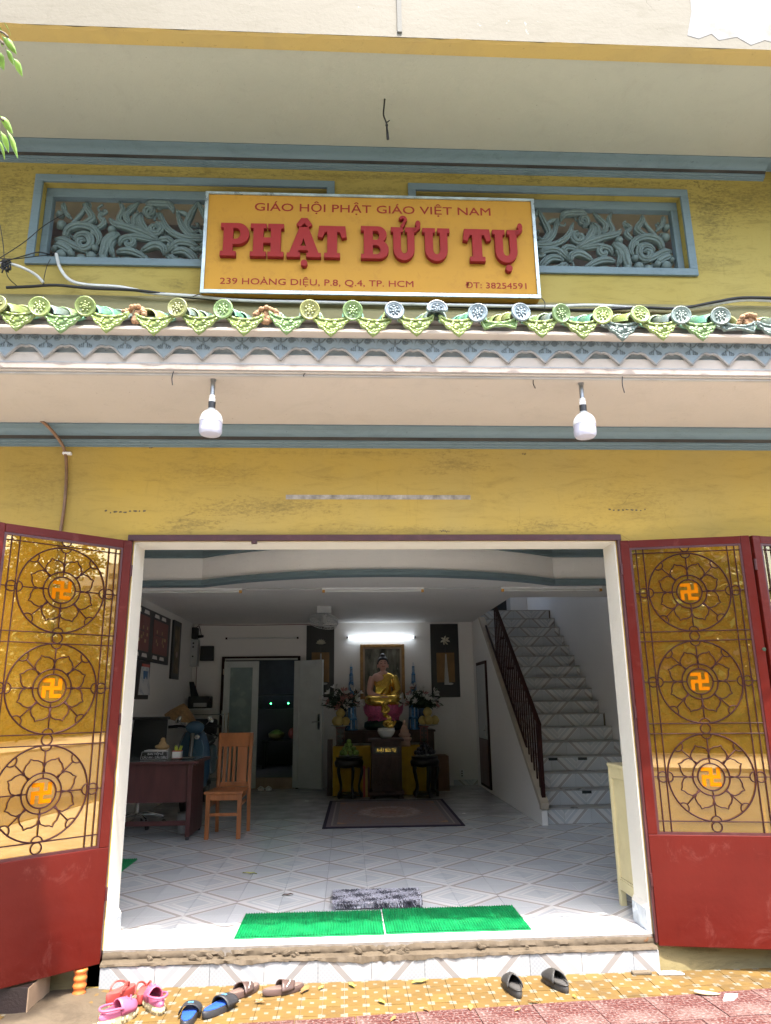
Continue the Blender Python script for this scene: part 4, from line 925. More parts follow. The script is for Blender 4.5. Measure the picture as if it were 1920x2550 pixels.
g = G().tube(smooth_path([dn(958, 247), dn(955, 280), dn(956, 290), dn(962, 306), dn(963, 318)], 5), .0055, 6).tube([dn(962, 306), dn(970, 300)], .004, 5).ball(dn(963, 312), .010, .010, .013, 8).tube([dn(963, 314), dn(965, 335), dn(966, 347)], [.006, .009, .009], 6)
tag(g.build('hanging_wire', CABLE_K, None, smooth='all'), 'short black wire end dangling from the upper grey ceiling', 'wire')
for k, (px_, py_, l_) in enumerate(((432, 925, 34), (760, 930, 8), (1328, 945, 22), (1550, 938, 40))):
    a = atz(px_, py_, 3.093); b = at(px_+random.uniform(-6, 6), py_+l_, a.y)
    lab = ('thin wire stub hanging beside the left bulb', 'tiny wire stub on the soffit between the bulbs', 'wire stub on the soffit left of the right bulb', 'wire stub on the soffit right of the right bulb')[k]
    tag(G().tube(smooth_path([a, (a+b)/2+Vector((-.006, 0, .0)), b], 4), .003, 5).build('wire_stub', CABLE_K), lab, 'wire')
pp = empty('orange_drain_pipe', (-1.452, -.09, -.19), 'orange corrugated pipe standing behind the left gate bottom', 'pipe')
g = G(); prof = []
for i in range(17): prof.append((.033+.0035*cos(i*pi/2.5), -.19+i*.0075))
G().lathe(prof, (-1.452, -.09, 0), 18).build('corrugated_tube', pm('orange_plastic_pipe', (.52,.13,.025), .5, var=.15, dirt=.3), pp, smooth='all')
db = empty('dark_box', (-1.85, -.2, -.19), 'dark brown wooden box on the ground under the left gate', 'box')
G().box(-2.15, -.330, -.196, -1.632, -.03, -.075).build('body', pm('dark_box_wood', (.022,.012,.010), .6, var=.4, bump=.5), db, bevel=.003); G().box(-1.6318, -.331, -.195, -1.627, -.04, -.078).build('edge_strip', pm('tan_edge', (.35,.24,.15), .7), db)
# ------------------------------------------------------------------ reception desk corner
dk = empty('reception_desk', (-2.0, 3.6, 0), 'dark reddish wooden desk with a raised front panel beside the orange chair', 'desk')
dang = atan2(.04, -.78)
G().box(-2.50, 3.27, .725, -1.52, 3.95, .752).build('desktop', ROSEWOOD, dk, bevel=.004)
G().box(-2.44, 3.27, .7525, -1.56, 3.93, .757).build('glass_top', pm('dark_desk_glass', (.10,.12,.12), .08, var=.1, bump=0), dk)
G().box(-2.46, 3.335, .352, -1.63, 3.352, .724).build('modesty_panel', ROSEWOOD, dk)
for xx in (-1.628, -2.48): 
    l = G().box(xx, 3.295, .03, xx+.045, 3.93, .724).build('side_panel', ROSEWOOD, dk, bevel=.003)
    G().cyl((xx+.02, 3.32, 0), (xx+.02, 3.32, .03), .018, n=10).cyl((xx+.02, 3.9, 0), (xx+.02, 3.9, .03), .018, n=10).build('foot', BLACKP, dk)
G().box(-2.434, 3.32, .135, -1.63, 3.36, .178).build('foot_rail', ROSEWOOD, dk)
G().box(-1.5815, 3.36, .70, -1.566, 3.42, .724).build('panel_edge', ROSEWOOD, dk)
# plaque on the desk
pl = empty('desk_plaque', (-2.02, 3.44, .757), 'black desk nameplate with silver letters on the reception desk', 'nameplate')
SILV = pm('silver_print', (.62,.63,.66), .4, var=.05, bump=0)
rx = Matrix.Translation((0, 3.46, .758)) @ Matrix.Rotation(radians(-12), 4, 'X')
g = G().prism([(-2.165, .004), (-2.155, -.0), (-1.885, 0), (-1.875, .01), (-1.885, .076), (-1.895, .084), (-2.145, .084), (-2.155, .076)], -.003, .003).xf(rx); g.build('plate', BLACKP, pl)
ed = [(-2.160, .006), (-1.880, .006), (-1.892, .079), (-2.150, .079)]; g = G()
for i in range(4): a, b = ed[i], ed[(i+1) % 4]; g.beam((a[0], -.0038, a[1]), (b[0], -.0038, b[1]), .001, .003)
g.xf(rx).build('silver_border', SILV, pl)
for s_, x_, z_, w_ in (('BAN TIẾP LỄ', -2.09, .048, .16), ('CẦU AN - CẦU SIÊU', -2.145, .014, .25)):
    lettering(s_, 0, 0, w_, .020, SILV, pl, rx @ Matrix.Translation((x_, -.0042, z_)) @ Matrix.Rotation(pi/2, 4, 'X'))
# stacked papers, plate, gift box with flowers, figurine
tag(G().box(-2.16, 3.58, .758, -1.93, 3.78, .845).build('paper_stack', PVC, None, bevel=.002), 'white stack of papers behind the desk nameplate', 'papers')
cbx = empty('flower_box', (-1.79, 3.5, .757), 'white gift box with red edges holding yellow-green sprigs on the desk', 'box')
RIM = pm('red_box_edge', (.5,.07,.05), .5)
G().box(-1.835, 3.46, .766, -1.748, 3.54, .842).build('box_body', PVC, cbx, bevel=.002); G().box(-1.838, 3.457, .836, -1.745, 3.543, .845).build('rim', RIM, cbx); G().box(-1.838, 3.457, .7662, -1.745, 3.543, .771).build('base_trim', RIM, cbx)
rnd = random.Random(2); g = G()
for i in range(16):
    a = rnd.uniform(0, 6.28); r = rnd.uniform(0, .03); p = Vector((-1.79+r*cos(a), 3.5+r*sin(a), .84)); g.tube([p, p+Vector((cos(a)*.02, sin(a)*.02, rnd.uniform(.03, .06)))], [.010, .004], 5)
g.build('sprigs', pm('yellow_green_sprig', (.45,.52,.06), .6), cbx)
tag(G().lathe([(.02, .757), (.085, .765), (.088, .768), (.02, .762)], (-1.70, 3.55, 0), 20).build('small_dish', pm('clear_dish', (.35,.37,.38), .15), None, smooth=True), 'shallow grey dish beside the flower box on the desk', 'dish')
g = G(); c = Vector((-2.0, 3.72, .845))
for d, r in (((0,0,.025), (.075,.05,.030)), ((0,0,.055), (.045,.04,.035)), ((.0,0,.095), (.028,.028,.030)), ((-.05,-.02,.03), (.03,.025,.02)), ((.05,-.02,.03), (.03,.025,.02)), ((.0,-.02,.06), (.02,.02,.03))): g.ball(c+Vector(d), *r, 12)
tag(g.build('wooden_figurine', pm('carved_yellow_wood', (.42,.28,.13), .5, var=.2), None, remesh=.006), 'small seated yellow wooden figurine on the papers', 'figurine')
tag(G().box(-2.42, 3.50, .758, -2.31, 3.60, .815).build('white_carton', PVC, None, bevel=.003), 'small white carton at the left end of the desk', 'carton')
# office chair
oc = empty('office_chair', (-2.36, 4.15, 0), 'black mesh office chair behind the reception desk', 'chair')
MESH_K = pm('black_mesh_fabric', (.030,.032,.034), .8, var=.2, bs=300)
g = G(); n = 10
for i in range(n+1):
    u = i/n; z = .56+.60*u; w = .23-.03*u-.06*max(0, .25-u)*0; yy = 4.42+.10*u-.05*sin(u*pi)
    for x_, y_ in ((-w, .03), (-w*.5, .0), (0, -.012), (w*.5, 0), (w, .03), (w, .055), (0, .03), (-w, .055)): g.v.append((-2.36+x_, yy+y_, z))
for i in range(n):
    for j in range(8): a = i*8+j; b = i*8+(j+1) % 8; g.f.append((a, b, b+8, a+8))
g.f += [tuple(range(8)), tuple(range(n*8, n*8+8))]
g.build('backrest', MESH_K, oc, smooth=True); G().box(-2.60, 3.98, .43, -2.12, 4.44, .50).build('seat', MESH_K, oc, bevel=.03); G().box(-2.59, 4.42, 1.14, -2.13, 4.55, 1.175).build('headrest_bar', BLACKP, oc, bevel=.01)
G().cyl((-2.36, 4.2, .10), (-2.36, 4.2, .43), .025, n=10).build('gas_column', CHROME, oc)
for i in range(5):
    a = radians(72*i+20); e = Vector((-2.36+.30*cos(a), 4.2+.30*sin(a), .075))
    leg = G().tube(smooth_path([(-2.36, 4.2, .13), (-2.36+.15*cos(a), 4.2+.15*sin(a), .125), e+Vector((0,0,.01))], 4), [.02]*8+[.014], 8).build('base_leg', CHROME, oc, smooth='all')
    G().cyl(e+Vector((-.012*sin(a), .012*cos(a), -.045)), e+Vector((.012*sin(a), -.012*cos(a), -.045)), .030, n=12).build('caster', BLACKP, leg)
tag(G().lathe([(.075, 0), (.09, .2), (.092, .2), (.088, .19), (.07, .01)], (-1.72, 3.75, 0), 16).build('waste_bin', PVC_G, None, smooth=True), 'pale slatted waste bin under the desk', 'bin')
# wooden chair
wc = empty('wooden_chair', (-1.25, 3.5, 0), 'orange-brown wooden chair with slatted back beside the desk', 'chair')
def W(g, nm, m=CHAIRWOOD, b=.004): return g.build(nm, m, wc, bevel=b)
for x_ in (-1.435, -1.118): W(G().box(x_, 3.29, 0, x_+.042, 3.335, .425), 'leg')
for x_ in (-1.405, -1.075):
    g = G().prism([(3.745, 0), (3.785, 0), (3.735, .43), (3.80, 1.0), (3.765, 1.0), (3.695, .43)], x_, x_+.035, 'yz'); W(g, 'back_leg')
W(G().prism([(-1.455, 3.275), (-1.060, 3.275), (-1.055, 3.70), (-1.375+.0-.035, 3.70)], .427, .452, 'xy'), 'seat')
W(G().box(-1.392, 3.300, .365, -1.119, 3.322, .424), 'front_apron'); W(G().box(-1.393, 3.302, .215, -1.119, 3.325, .245), 'stretcher')
for x_ in (-1.425, -1.108): W(G().box(x_, 3.336, .30 if x_ > -1.2 else .29, x_+.022, 3.735, .33), 'side_stretcher')
for x_ in (-1.425, -1.105): W(G().box(x_+.003, 3.336, .375, x_+.025, 3.70, .424), 'side_apron')
def bk(z): return 3.715+(.065)*(z-.43)/.57
W(G().prism([(bk(.86)-.005, .86), (bk(.86)+.022, .86), (bk(1.0)+.022, 1.005), (bk(1.0)-.005, 1.005)], -1.41, -1.035, 'yz'), 'top_rail')
W(G().prism([(bk(.46), .452), (bk(.46)+.02, .452), (bk(.5)+.02, .50), (bk(.5), .50)], -1.37, -1.076, 'yz'), 'lower_rail')
for x_, w_ in ((-1.352, .036), (-1.295, .026), (-1.248, .030), (-1.198, .105)): W(G().prism([(bk(.5)+.003, .501), (bk(.5)+.015, .501), (bk(.86)+.015, .859), (bk(.86)+.003, .859)], x_, x_+w_, 'yz'), 'back_slat', b=.002)
# ------------------------------------------------------------------ scooter, hat, rack, printer
SCB = pm('scooter_blue_paint', (.045,.12,.21), .2, var=.08, bump=0, coat=.6)
sc = empty('scooter', (-2.0, 5.7, 0), 'blue motor scooter parked behind the reception desk', 'scooter')
def Sx(g, nm, m, **k): return g.build(nm, m, sc, **k)
prof = [(.16, .30), (.19, .45), (.195, .62), (.18, .78), (.135, .90), (.10, .96)]
g = G()
for i, (w, z) in enumerate(prof):
    for j in range(9): u = -1+2*j/8; g.v.append((-1.985+w*u, 5.22+.10*u*u+.18*max(0, .5-z)*0+(.05*abs(z-.65)), z))
for i in range(len(prof)-1):
    for j in range(8): a = i*9+j; g.f.append((a, a+1, a+10, a+9))
o = Sx(g, 'leg_shield', SCB, smooth='all'); s = o.modifiers.new('s', 'SOLIDIFY'); s.thickness = .03
Sx(G().prism([(-1.985+.005, .66), (-1.985+.145, .66), (-1.985+.15, .78), (-1.985+.12, .87), (-1.985+.02, .88)], 5.195, 5.23), 'glove_panel', pm('light_blue_scooter_panel', (.085,.19,.29), .25, var=.05, bump=0), bevel=.012)
Sx(G().cyl((-2.0, 5.185, .80), (-2.0, 5.22, .80), .022, n=14), 'key_switch', BLACKP)
g = G().ball((-1.97, 5.25, 1.02), .125, .10, .085, 16); Sx(g, 'handlebar_cowl', SCB, smooth='all')
Sx(G().tube(smooth_path([(-2.30, 5.30, 1.03), (-2.15, 5.27, 1.04), (-1.98, 5.24, 1.0), (-1.82, 5.27, 1.04), (-1.66, 5.30, 1.03)], 5), .014, 8), 'handlebar', BLACKP, smooth='all')
for s_ in (-1, 1):
    Sx(G().cyl((-1.98+s_*.22, 5.285, 1.04), (-1.98+s_*.34, 5.30, 1.03), .019, n=10), 'grip', BLACKP)
    m_ = Sx(G().tube(smooth_path([(-1.98+s_*.14, 5.27, 1.05), (-1.98+s_*.19, 5.25, 1.10), (-1.98+s_*.20, 5.24, 1.13)], 4), .006, 6), 'mirror_stem', CHROME)
    mm = Matrix.Rotation(radians(-40*s_), 3, 'Y')
    G().ball((-1.98+s_*.205, 5.235, 1.12), .030, .014, .055, 14, mm).build('mirror', pm('mirror_glass', (.55,.55,.52), .05, .9, var=.02, bump=0), m_, smooth='all')
Sx(G().ball((-1.92, 5.16, .905), .035, .02, .035, 12), 'ring_hook', CHROME, smooth='all')
g = G()
for i in range(9):
    u = i/8; y = 5.75+.75*u
    for j in range(10): a = 2*pi*j/10; g.v.append((-2.02+.14*cos(a)*(1-.25*abs(2*u-1)), y, .80+.06*sin(a)+.05*sin(u*pi)))
for i in range(8):
    for j in range(10): a = i*10+j; b = i*10+(j+1) % 10; g.f.append((a, b, b+10, a+10))
g.f += [tuple(range(10)), tuple(range(80, 90))]
Sx(g, 'saddle', BLACKP, smooth='all'); Sx(G().box(-2.16, 5.75, .35, -1.88, 6.45, .76), 'tail_body', SCB, bevel=.06, seg=3); Sx(G().box(-2.13, 5.25, .27, -1.84, 5.85, .33), 'footboard', BLACKP, bevel=.01)
Sx(G().tube(smooth_path([(-2.14, 5.9, .80), (-2.2, 6.3, .86), (-2.02, 6.55, .90), (-1.86, 6.3, .86), (-1.90, 5.9, .80)], 5), .010, 6), 'grab_rail', CHROME, smooth='all')
for y_, nm in ((5.0, 'front_wheel'), (6.2, 'rear_wheel')):
    w_ = Sx(G().cyl((-2.025, y_, .22), (-1.955, y_, .22), .22, n=24), nm, BLACKP, bevel=.02)
    G().cyl((-2.03, y_, .22), (-1.95, y_, .22), .12, n=18).build('rim', STEEL, w_)
Sx(G().tube([(-1.99, 5.02, .22), (-1.985, 5.2, .95)], .025, 8), 'fork', STEEL); Sx(G().ball((-1.99, 5.03, .36), .07, .20, .13, 14), 'front_fender', SCB, smooth='all')
hp = at(458, 1752, 5.45); ht = empty('conical_hat', hp, 'tan conical leaf hat resting on the scooter handlebar', 'hat')
HATM = pm('palm_leaf_hat', (.36,.22,.10), .8, var=.3, vs=30)
mh = Matrix.Rotation(radians(14), 4, 'Y') @ Matrix.Rotation(radians(10), 4, 'X')
g = G().lathe([(.205, -.185), (.155, -.125), (.10, -.075), (.05, -.03), (.006, .0), (.002, -.006), (.05, -.037), (.10, -.082), (.155, -.132), (.203, -.191)], (0,0,0), 24); g.f = g.f[:-2]; g.xf(Matrix.Translation(hp) @ mh); g.build('cone', HATM, ht, smooth='all', fix=False)
g = G().tube([tuple(Matrix.Translation(hp) @ mh @ Vector((.204*cos(a*pi/16), .204*sin(a*pi/16), -.188))) for a in range(33)], .005, 5); g.build('brim_ring', HATM, ht)
rk = empty('wire_rack', (-1.95, 6.6, 0), 'chrome wire rack standing behind the scooter', 'rack')
for x_ in (-2.34, -1.80):
    for y_ in (6.5, 6.85): G().cyl((x_, y_, 0), (x_, y_, 1.18), .011, n=8).build('upright', CHROME, rk)
for z_ in (.25, .55, .86, 1.16):
    g = G()
    for y_ in (6.5, 6.62, 6.74, 6.85): g.cyl((-2.34, y_, z_), (-1.80, y_, z_), .004, n=5)
    for x_ in (-2.34, -2.07, -1.80): g.cyl((x_, 6.5, z_), (x_, 6.85, z_), .004, n=5)
    g.build('shelf', STEEL, rk)
tag(G().box(-2.32, 6.52, .87, -1.95, 6.83, 1.10).build('dark_bundle', MESH_K, None, bevel=.04, seg=3), 'dark bundle of bags on the wire rack behind the scooter', 'bag')
sh = empty('wall_shelf', (-2.3, 7.4, 1.22), 'small white wall shelf under the printer', 'shelf')
G().box(-2.545, 7.15, 1.225, -2.14, 7.645, 1.245).build('board', PVC, sh); G().box(-2.545, 7.16, 1.1, -2.53, 7.6, 1.2245).build('bracket', PVC_G, sh)
pr_ = empty('printer', (-2.32, 7.35, 1.246), 'black printer with raised paper tray on the wall shelf', 'printer')
G().box(-2.49, 7.2, 1.247, -2.17, 7.55, 1.43).build('body', BLACKP, pr_, bevel=.012); G().box(-2.40, 7.185, 1.27, -2.20, 7.1995, 1.33).build('output_slot', PVC_G, pr_)
G().prism([(-2.60+.10, 1.431), (-2.60+.22, 1.431), (-2.60+.13, 1.66), (-2.60+.06, 1.66)], 7.45, 7.47).build('paper_tray', MESH_K, pr_); G().ball((-2.155, 7.25, 1.38), .025, .02, .025, 10).build('dial', BLACKP, pr_)
# ------------------------------------------------------------------ left wall pieces
LWX = LW+.001
FR = pm('black_frame', (.020,.018,.020), .4, var=.2); REDP = pm('dull_red_notice', (.25,.085,.075), .5, var=.1, bump=0); GLD = pm('faded_gold_print', (.52,.38,.18), .6, bump=0)
wf = empty('notice_frame', (LWX, 5.1, 1.85), 'large black wall frame with two red notice panels and gold characters', 'frame')
G().box(LWX, 4.0, 1.845, LWX+.035, 5.88, 2.488).build('frame', FR, wf, bevel=.004)
for y0, y1 in ((4.12, 4.78), (4.98, 5.74)):
    p_ = G().box(LWX+.0355, y0, 1.955, LWX+.040, y1, 2.385).build('notice_panel', REDP, wf)
    G().box(LWX+.0405, y0+.08, 2.19, LWX+.0415, y1-.2, 2.20).build('dark_line', FR, p_)
    rnd = random.Random(int(y0*10)); g = G()
    for i in range(9): yy = y0+.12+rnd.random()*(y1-y0-.24); zz = rnd.choice((2.06, 2.10, 2.14, 2.22)); g.box(LWX+.0405, yy, zz, LWX+.0418, yy+.045, zz+.04)
    g.build('gold_characters', GLD, p_)['kind'] = 'stuff'
    for zz in (1.885, 2.415): 
        for q in (0, 1): G().prism([(y0+.02+q*.36, zz), (y0+.27+q*.36, zz), (y0+.24+q*.36, zz+.045), (y0+.05+q*.36, zz+.045)], LWX+.0355, LWX+.038, 'yz').build('pale_insert', INWALL, wf)
s2 = empty('narrow_scroll', (LWX, 6.38, 1.67), 'narrow black framed scroll picture on the left wall', 'picture')
G().box(LWX, 6.12, 1.668, LWX+.03, 6.60, 2.505).build('frame', FR, s2); G().box(LWX+.0305, 6.22, 1.75, LWX+.033, 6.50, 2.43).build('picture', pm('dim_scroll_print', (.16,.12,.07), .6, var=.8, vs=6, bump=0), s2); G().ball((LWX+.034, 6.36, 2.02), .004, .06, .045, 10).build('pink_blossom', pm('pink_blossom', (.40,.27,.25), .6), s2)
cl = empty('wall_calendar', (LWX, 4.75, 1.40), 'curling paper calendar with red top on a dark board, left wall', 'calendar')
G().box(LWX, 4.45, 1.38, LWX+.02, 5.0, 1.842).build('board', pm('dark_board', (.05,.04,.04), .6), cl); g = G(); n = 8
for i in range(n+1):
    z = 1.77-.34*i/n; b = .012+.05*(i/n)**2
    g.v += [(LWX+.024, 4.58-.06*i/n, z), (LWX+.024+b, 4.75-.02*i/n, z), (LWX+.024+b*.4, 4.93+.05*i/n, z)]
for i in range(n): a = i*3; g.f += [(a, a+1, a+4, a+3), (a+1, a+2, a+5, a+4)]
o = g.build('page', pm('calendar_paper', (.62,.62,.62), .6, var=.06, dirt=.9, dcol=(.08,.15,.3), ds=7, bump=0), cl, smooth='all'); G().box(LWX+.0205, 4.62, 1.772, LWX+.034, 4.93, 1.805).build('red_header', RIM, cl)
G().box(LWX+.0205, 4.66, 1.62, LWX+.042, 4.83, 1.72).build('blue_print', pm('blue_print', (.05,.16,.36), .5), cl)
bk_ = empty('breaker_box', (-2.5, 7.55, 1.9), 'grey electrical box in the back left corner', 'electrical box')
G().box(-2.548, 7.45, 1.905, -2.44, 7.648, 2.33).build('case', PVC_G, bk_, bevel=.005)
for z_ in (2.27, 2.21, 2.06): G().cyl((-2.505, 7.449, z_), (-2.505, 7.440, z_), .014, n=10).build('knob', BLACKP, bk_)
tag(G().box(-2.42, 7.58, 1.995, -2.20, 7.649, 2.235).build('black_recorder', BLACKP, None, bevel=.006), 'black wall box beside the grey electrical box', 'box')
ca = empty('security_camera', (-2.48, 7.5, 2.35), 'small black camera with cables in the upper back left corner', 'camera')
G().box(-2.545, 7.45, 2.34, -2.46, 7.62, 2.53).build('housing', BLACKP, ca, bevel=.015); G().cyl((-2.44, 7.52, 2.38), (-2.36, 7.44, 2.38), .022, n=12).build('lens_barrel', BLACKP, ca); G().tube(smooth_path([(-2.5, 7.5, 2.5), (-2.46, 7.6, 2.56), (-2.42, 7.64, 2.4)], 5), .006, 6).build('cable', CABLE_K, ca)
tag(G().tube(smooth_path([(-2.48, 7.64, 2.585), (-1.6, 7.645, 2.575), (-.75, 7.64, 2.578), (-.5, 7.6, 2.55)], 6), .006, 6).build('ceiling_cable', pm('dull_red_cable', (.16,.05,.05), .6)), 'dark red cable along the top of the back wall', 'cable')
tag(G().tube([(-2.47, 7.645, 1.9), (-2.47, 7.645, 1.45)], .006, 6).build('wall_cable', MATS['dull_red_cable']), 'dark red cable running down below the grey electrical box', 'cable')
# ------------------------------------------------------------------ tube lights, fan
BRASS = pm('amber_tube_cap', (.55,.27,.05), .4)
def tubelight(x0, x1, y, z, label, lit=False, wall=False):
    r = empty('tube_light', ((x0+x1)/2, y, z), label, 'lamp', 'fluorescent tube lights')
    m = pm('lit_tube', (.9,.95,1), .4, var=0, bump=0, emit=(.80,.90,1.0), es=1.3) if lit else pm('unlit_tube', (.70,.70,.68), .3, var=.03, bump=0)
    G().cyl((x0+.03, y-((.055 if lit else .03) if wall else 0), z-.0), (x1-.03, y-((.055 if lit else .03) if wall else 0), z), .013 if not lit else .018, n=12).build('tube', m, r, smooth=True)
    if wall: G().box(x0, y-.012, z-.010, x1, y+.022, z+.010).build('batten', PVC if not lit else PVC, r)
    else: G().box(x0, y-.018, z+.0155, x1, y+.018, z+.037).build('batten', PVC, r)
    for xx in (x0, x1-.03): G().box(xx, y-((.075 if lit else .048) if wall else .016), z-.016, xx+.03, y+(-.0125 if wall else .016), z+.015).build('end_cap', MAROON_D if wall else BRASS, r)
for i, (a, b) in enumerate(((-2.42, -1.22), (-.295, .885), (1.80, 3.0))): tubelight(a, b, 3.76, 2.562, ('left', 'middle', 'right')[i]+' one of the three unlit ceiling tubes behind the bowed beam')
tubelight(-2.015, -.815, 7.627, 2.355, 'unlit fluorescent tube above the grey double door', wall=True)
tubelight(-.02, 1.13, 7.627, 2.352, 'glowing fluorescent tube above the seated gold statue', True, True)
for a, b in ((-1.22, -.295), (.885, 1.80)): tag(G().tube([(a, 3.76, 2.59), ((a+b)/2, 3.76, 2.591), (b, 3.76, 2.59)], .006, 6).build('ceiling_wire', CABLE_W), 'white wire linking the %s ceiling tubes' % ('left and middle' if a < 0 else 'middle and right'), 'wire')
fn = empty('wall_fan', (-.32, 5.4, 2.6), 'grey ceiling-mounted orbit fan in front of the left dark panel', 'fan')
FG = pm('grey_fan_plastic', (.50,.50,.49), .45)
G().box(-.425, 5.36, 2.50, -.225, 5.50, 2.5995).build('mount_plate', FG, fn, bevel=.008); G().tube(smooth_path([(-.32, 5.40, 2.556), (-.29, 5.43, 2.50), (-.31, 5.45, 2.45)], 4), .022, 8).build('neck', FG, fn, smooth='all')
fm_ = Matrix.Translation((-.335, 5.48, 2.40)) @ Matrix.Rotation(radians(12), 4, 'Y') @ Matrix.Rotation(radians(24), 4, 'X')
def ringpts(r, z, n=28): return [(r*cos(2*pi*i/n), r*sin(2*pi*i/n), z) for i in range(n+1)]
g = G(); g.tube(ringpts(.20, 0), .0085, 6, False); g.tube(ringpts(.19, .045), .003, 4, False); g.tube(ringpts(.19, -.045), .003, 4, False)
for i in range(28):
    a = 2*pi*i/28; g.tube([(.03*cos(a), .03*sin(a), .07), (.12*cos(a), .12*sin(a), .06), (.19*cos(a), .19*sin(a), .045), (.20*cos(a), .20*sin(a), 0), (.19*cos(a), .19*sin(a), -.045), (.12*cos(a), .12*sin(a), -.065), (.03*cos(a), .03*sin(a), -.07)], .0016, 4)
g.xf(fm_).build('cage', FG, fn)
G().cyl((0, 0, -.03), (0, 0, .10), .04, n=14).xf(fm_).build('motor', FG, fn)
for i in range(3):
    a = 2*pi*i/3+.4; g = G(); R_ = Matrix.Rotation(a, 4, 'Z')
    g.add([(.03, -.03, .012), (.17, -.065, .022), (.18, .02, -.01), (.03, .03, -.012)], [(0, 1, 2, 3)]).xf(fm_ @ R_); o = g.build('blade', FG, fn); s = o.modifiers.new('s', 'SOLIDIFY'); s.thickness = .004
# ------------------------------------------------------------------ grey double door
df = empty('double_door', (-1.42, 7.65, 0), 'grey aluminium double door standing open in the back wall', 'door')
g = G().box(DX0-.03, 7.60, 0, DX0+.012, 7.649, 2.03).box(DX1-.012, 7.60, 0, DX1+.03, 7.649, 2.03).box(DX0-.03, 7.60, 2.0305, DX1+.03, 7.649, 2.06); g.build('frame', MAROON_D, df)
def leafdoor(hx, hy, ang, mir, name, pane):
    M_ = Matrix.Translation((hx, hy, .02)) @ Matrix.Rotation(ang, 4, 'Z')
    w, h, s = .56, 1.96, .10
    g = G().box(0, -.02, 0, s*mir, .02, h).box((w-s)*mir, -.02, 0, w*mir, .02, h).box(s*mir, -.02, 0, (w-s)*mir, .02, s).box(s*mir, -.02, h-s, (w-s)*mir, .02, h).xf(M_)
    lf = g.build(name, GREYALU, df, bevel=.003)
    G().box(s*mir, -.006, s, (w-s)*mir, .006, h-s).xf(M_).build('door_pane', pane, lf)
    return lf, M_
l1, M1 = leafdoor(DX0+.02, 7.585, radians(0), 1, 'door_leaf', FROST); l2, M2 = leafdoor(DX1-.055, 7.59, radians(-33), 1, 'door_leaf', GREYALU)
G().box(.49, -.035, .88, .53, -.021, 1.12).tube([(.51, -.04, 1.0), (.51, -.06, 1.0), (.40, -.062, .995)], .008, 6).xf(M2).build('handle', CHROME, l2)
for z_ in (.4, 1.1, 1.75): G().cyl((-.01, -.022, z_), (-.01, -.022, z_+.09), .010, n=8).xf(M1).build('hinge', CHROME, l1)
# dark back room contents
bt = empty('low_back_table', (-1.25, 9.6, .155), 'low dark table with offerings in the unlit back room', 'table')
G().box(-1.6, 9.4, .60, -.9, 9.9, .64).build('top', BLACKW, bt)
for x_ in (-1.56, -.98):
    for y_ in (9.44, 9.82): G().box(x_, y_, .155, x_+.04, y_+.04, .5995).build('leg', BLACKW, bt)
tag(G().lathe([(.06, .641), (.14, .70), (.15, .76), (.10, .80), (.03, .83)], (-1.33, 9.6, 0), 16).build('brass_bowl', pm('dull_brass', (.40,.33,.10), .35, .6), None, smooth=True), 'dull yellow brass bowl on the low table in the back room', 'bowl')
tag(G().ball((-1.03, 9.6, .76), .08, .08, .10, 12).build('red_lantern', pm('red_lantern', (.22,.03,.02), .5), None, smooth='all'), 'small red lantern on the low table in the back room', 'lantern')
ab = empty('back_altar', (-1.2, 10.5, .155), 'black altar cabinet silhouette in the unlit back room', 'altar')
G().box(-1.9, 10.2, .155, -.6, 10.9, 1.2).build('cabinet', BLACKW, ab); G().box(-1.85, 10.3, 1.45, -.65, 10.6, 1.48).build('upper_shelf', BLACKW, ab); G().box(-1.0, 10.4, 1.2, -.82, 10.6, 1.75).build('tablet', BLACKW, ab)
G().box(-.96, 10.37, 1.45, -.92, 10.399, 1.68).build('gilt_strip', GOLD, ab)
GRN = pm('green_led', (.1,.8,.3), .4, var=0, bump=0, emit=(.05, 1, .25), es=5)
for x_, lab in ((-1.437, 'left'), (-1.113, 'right')): tag(G().ball((x_, 9.5, 1.303), .014, .010, .009, 10).build('green_lamp', GRN), 'tiny %s green lamp glowing in the dark back room' % lab, 'lamp', 'green lamps')
tag(G().box(-2.1, 9.0, .156, -1.75, 9.5, .9).build('back_cabinet', pm('dim_grey_cabinet', (.10,.10,.12), .6), None, bevel=.01), 'dim grey cabinet at the left inside the back room', 'cabinet')
for k, (x_, lab) in enumerate(((-1.30, 'left of the two white sandals at the back room threshold'), (-1.18, 'right of the two white sandals at the back room threshold'))):
    g = G().prism([(x_-.05+.05*cos(a*.5236)*.9, 7.50+.12*sin(a*.5236)) for a in range(12)], .0, .02, 'xy').tube(smooth_path([(x_-.095, 7.48, .02), (x_-.05, 7.45, .055), (x_-.005, 7.48, .02)], 4), .012, 6)
    tag(g.build('white_sandal', PVC, None, smooth=True), lab, 'sandal', 'white sandals')
# ------------------------------------------------------------------ altar
CLOTH = pm('yellow_altar_cloth', (.50,.30,.015), .75, var=.15, vs=6, bump=.2, bs=30)
yt = empty('altar_table', (.5, 6.8, 0), 'low altar table covered by a bright yellow cloth behind the carved pedestal', 'table')
g = G(); n = 60
for i in range(n+1):
    u = i/n; x = -.215+1.42*u; w = .012*sin(u*46)+.006*sin(u*91)
    g.v += [(x, 6.50+w, .01), (x, 6.505+w*.6, .35), (x, 6.51, .668), (x, 7.03, .668)]
for i in range(n):
    for k in range(3): a = i*4+k; g.f.append((a, a+1, a+5, a+4))
g.build('cloth', CLOTH, yt, smooth='all', fix=False)
for x_ in (-.20, 1.16): G().box(x_, 6.53, 0, x_+.04, 7.02, .66).build('leg', DARKWOOD, yt)
bn = empty('altar_bench', (.6, 7.25, 0), 'dark carved wooden altar bench behind the yellow table', 'altar')
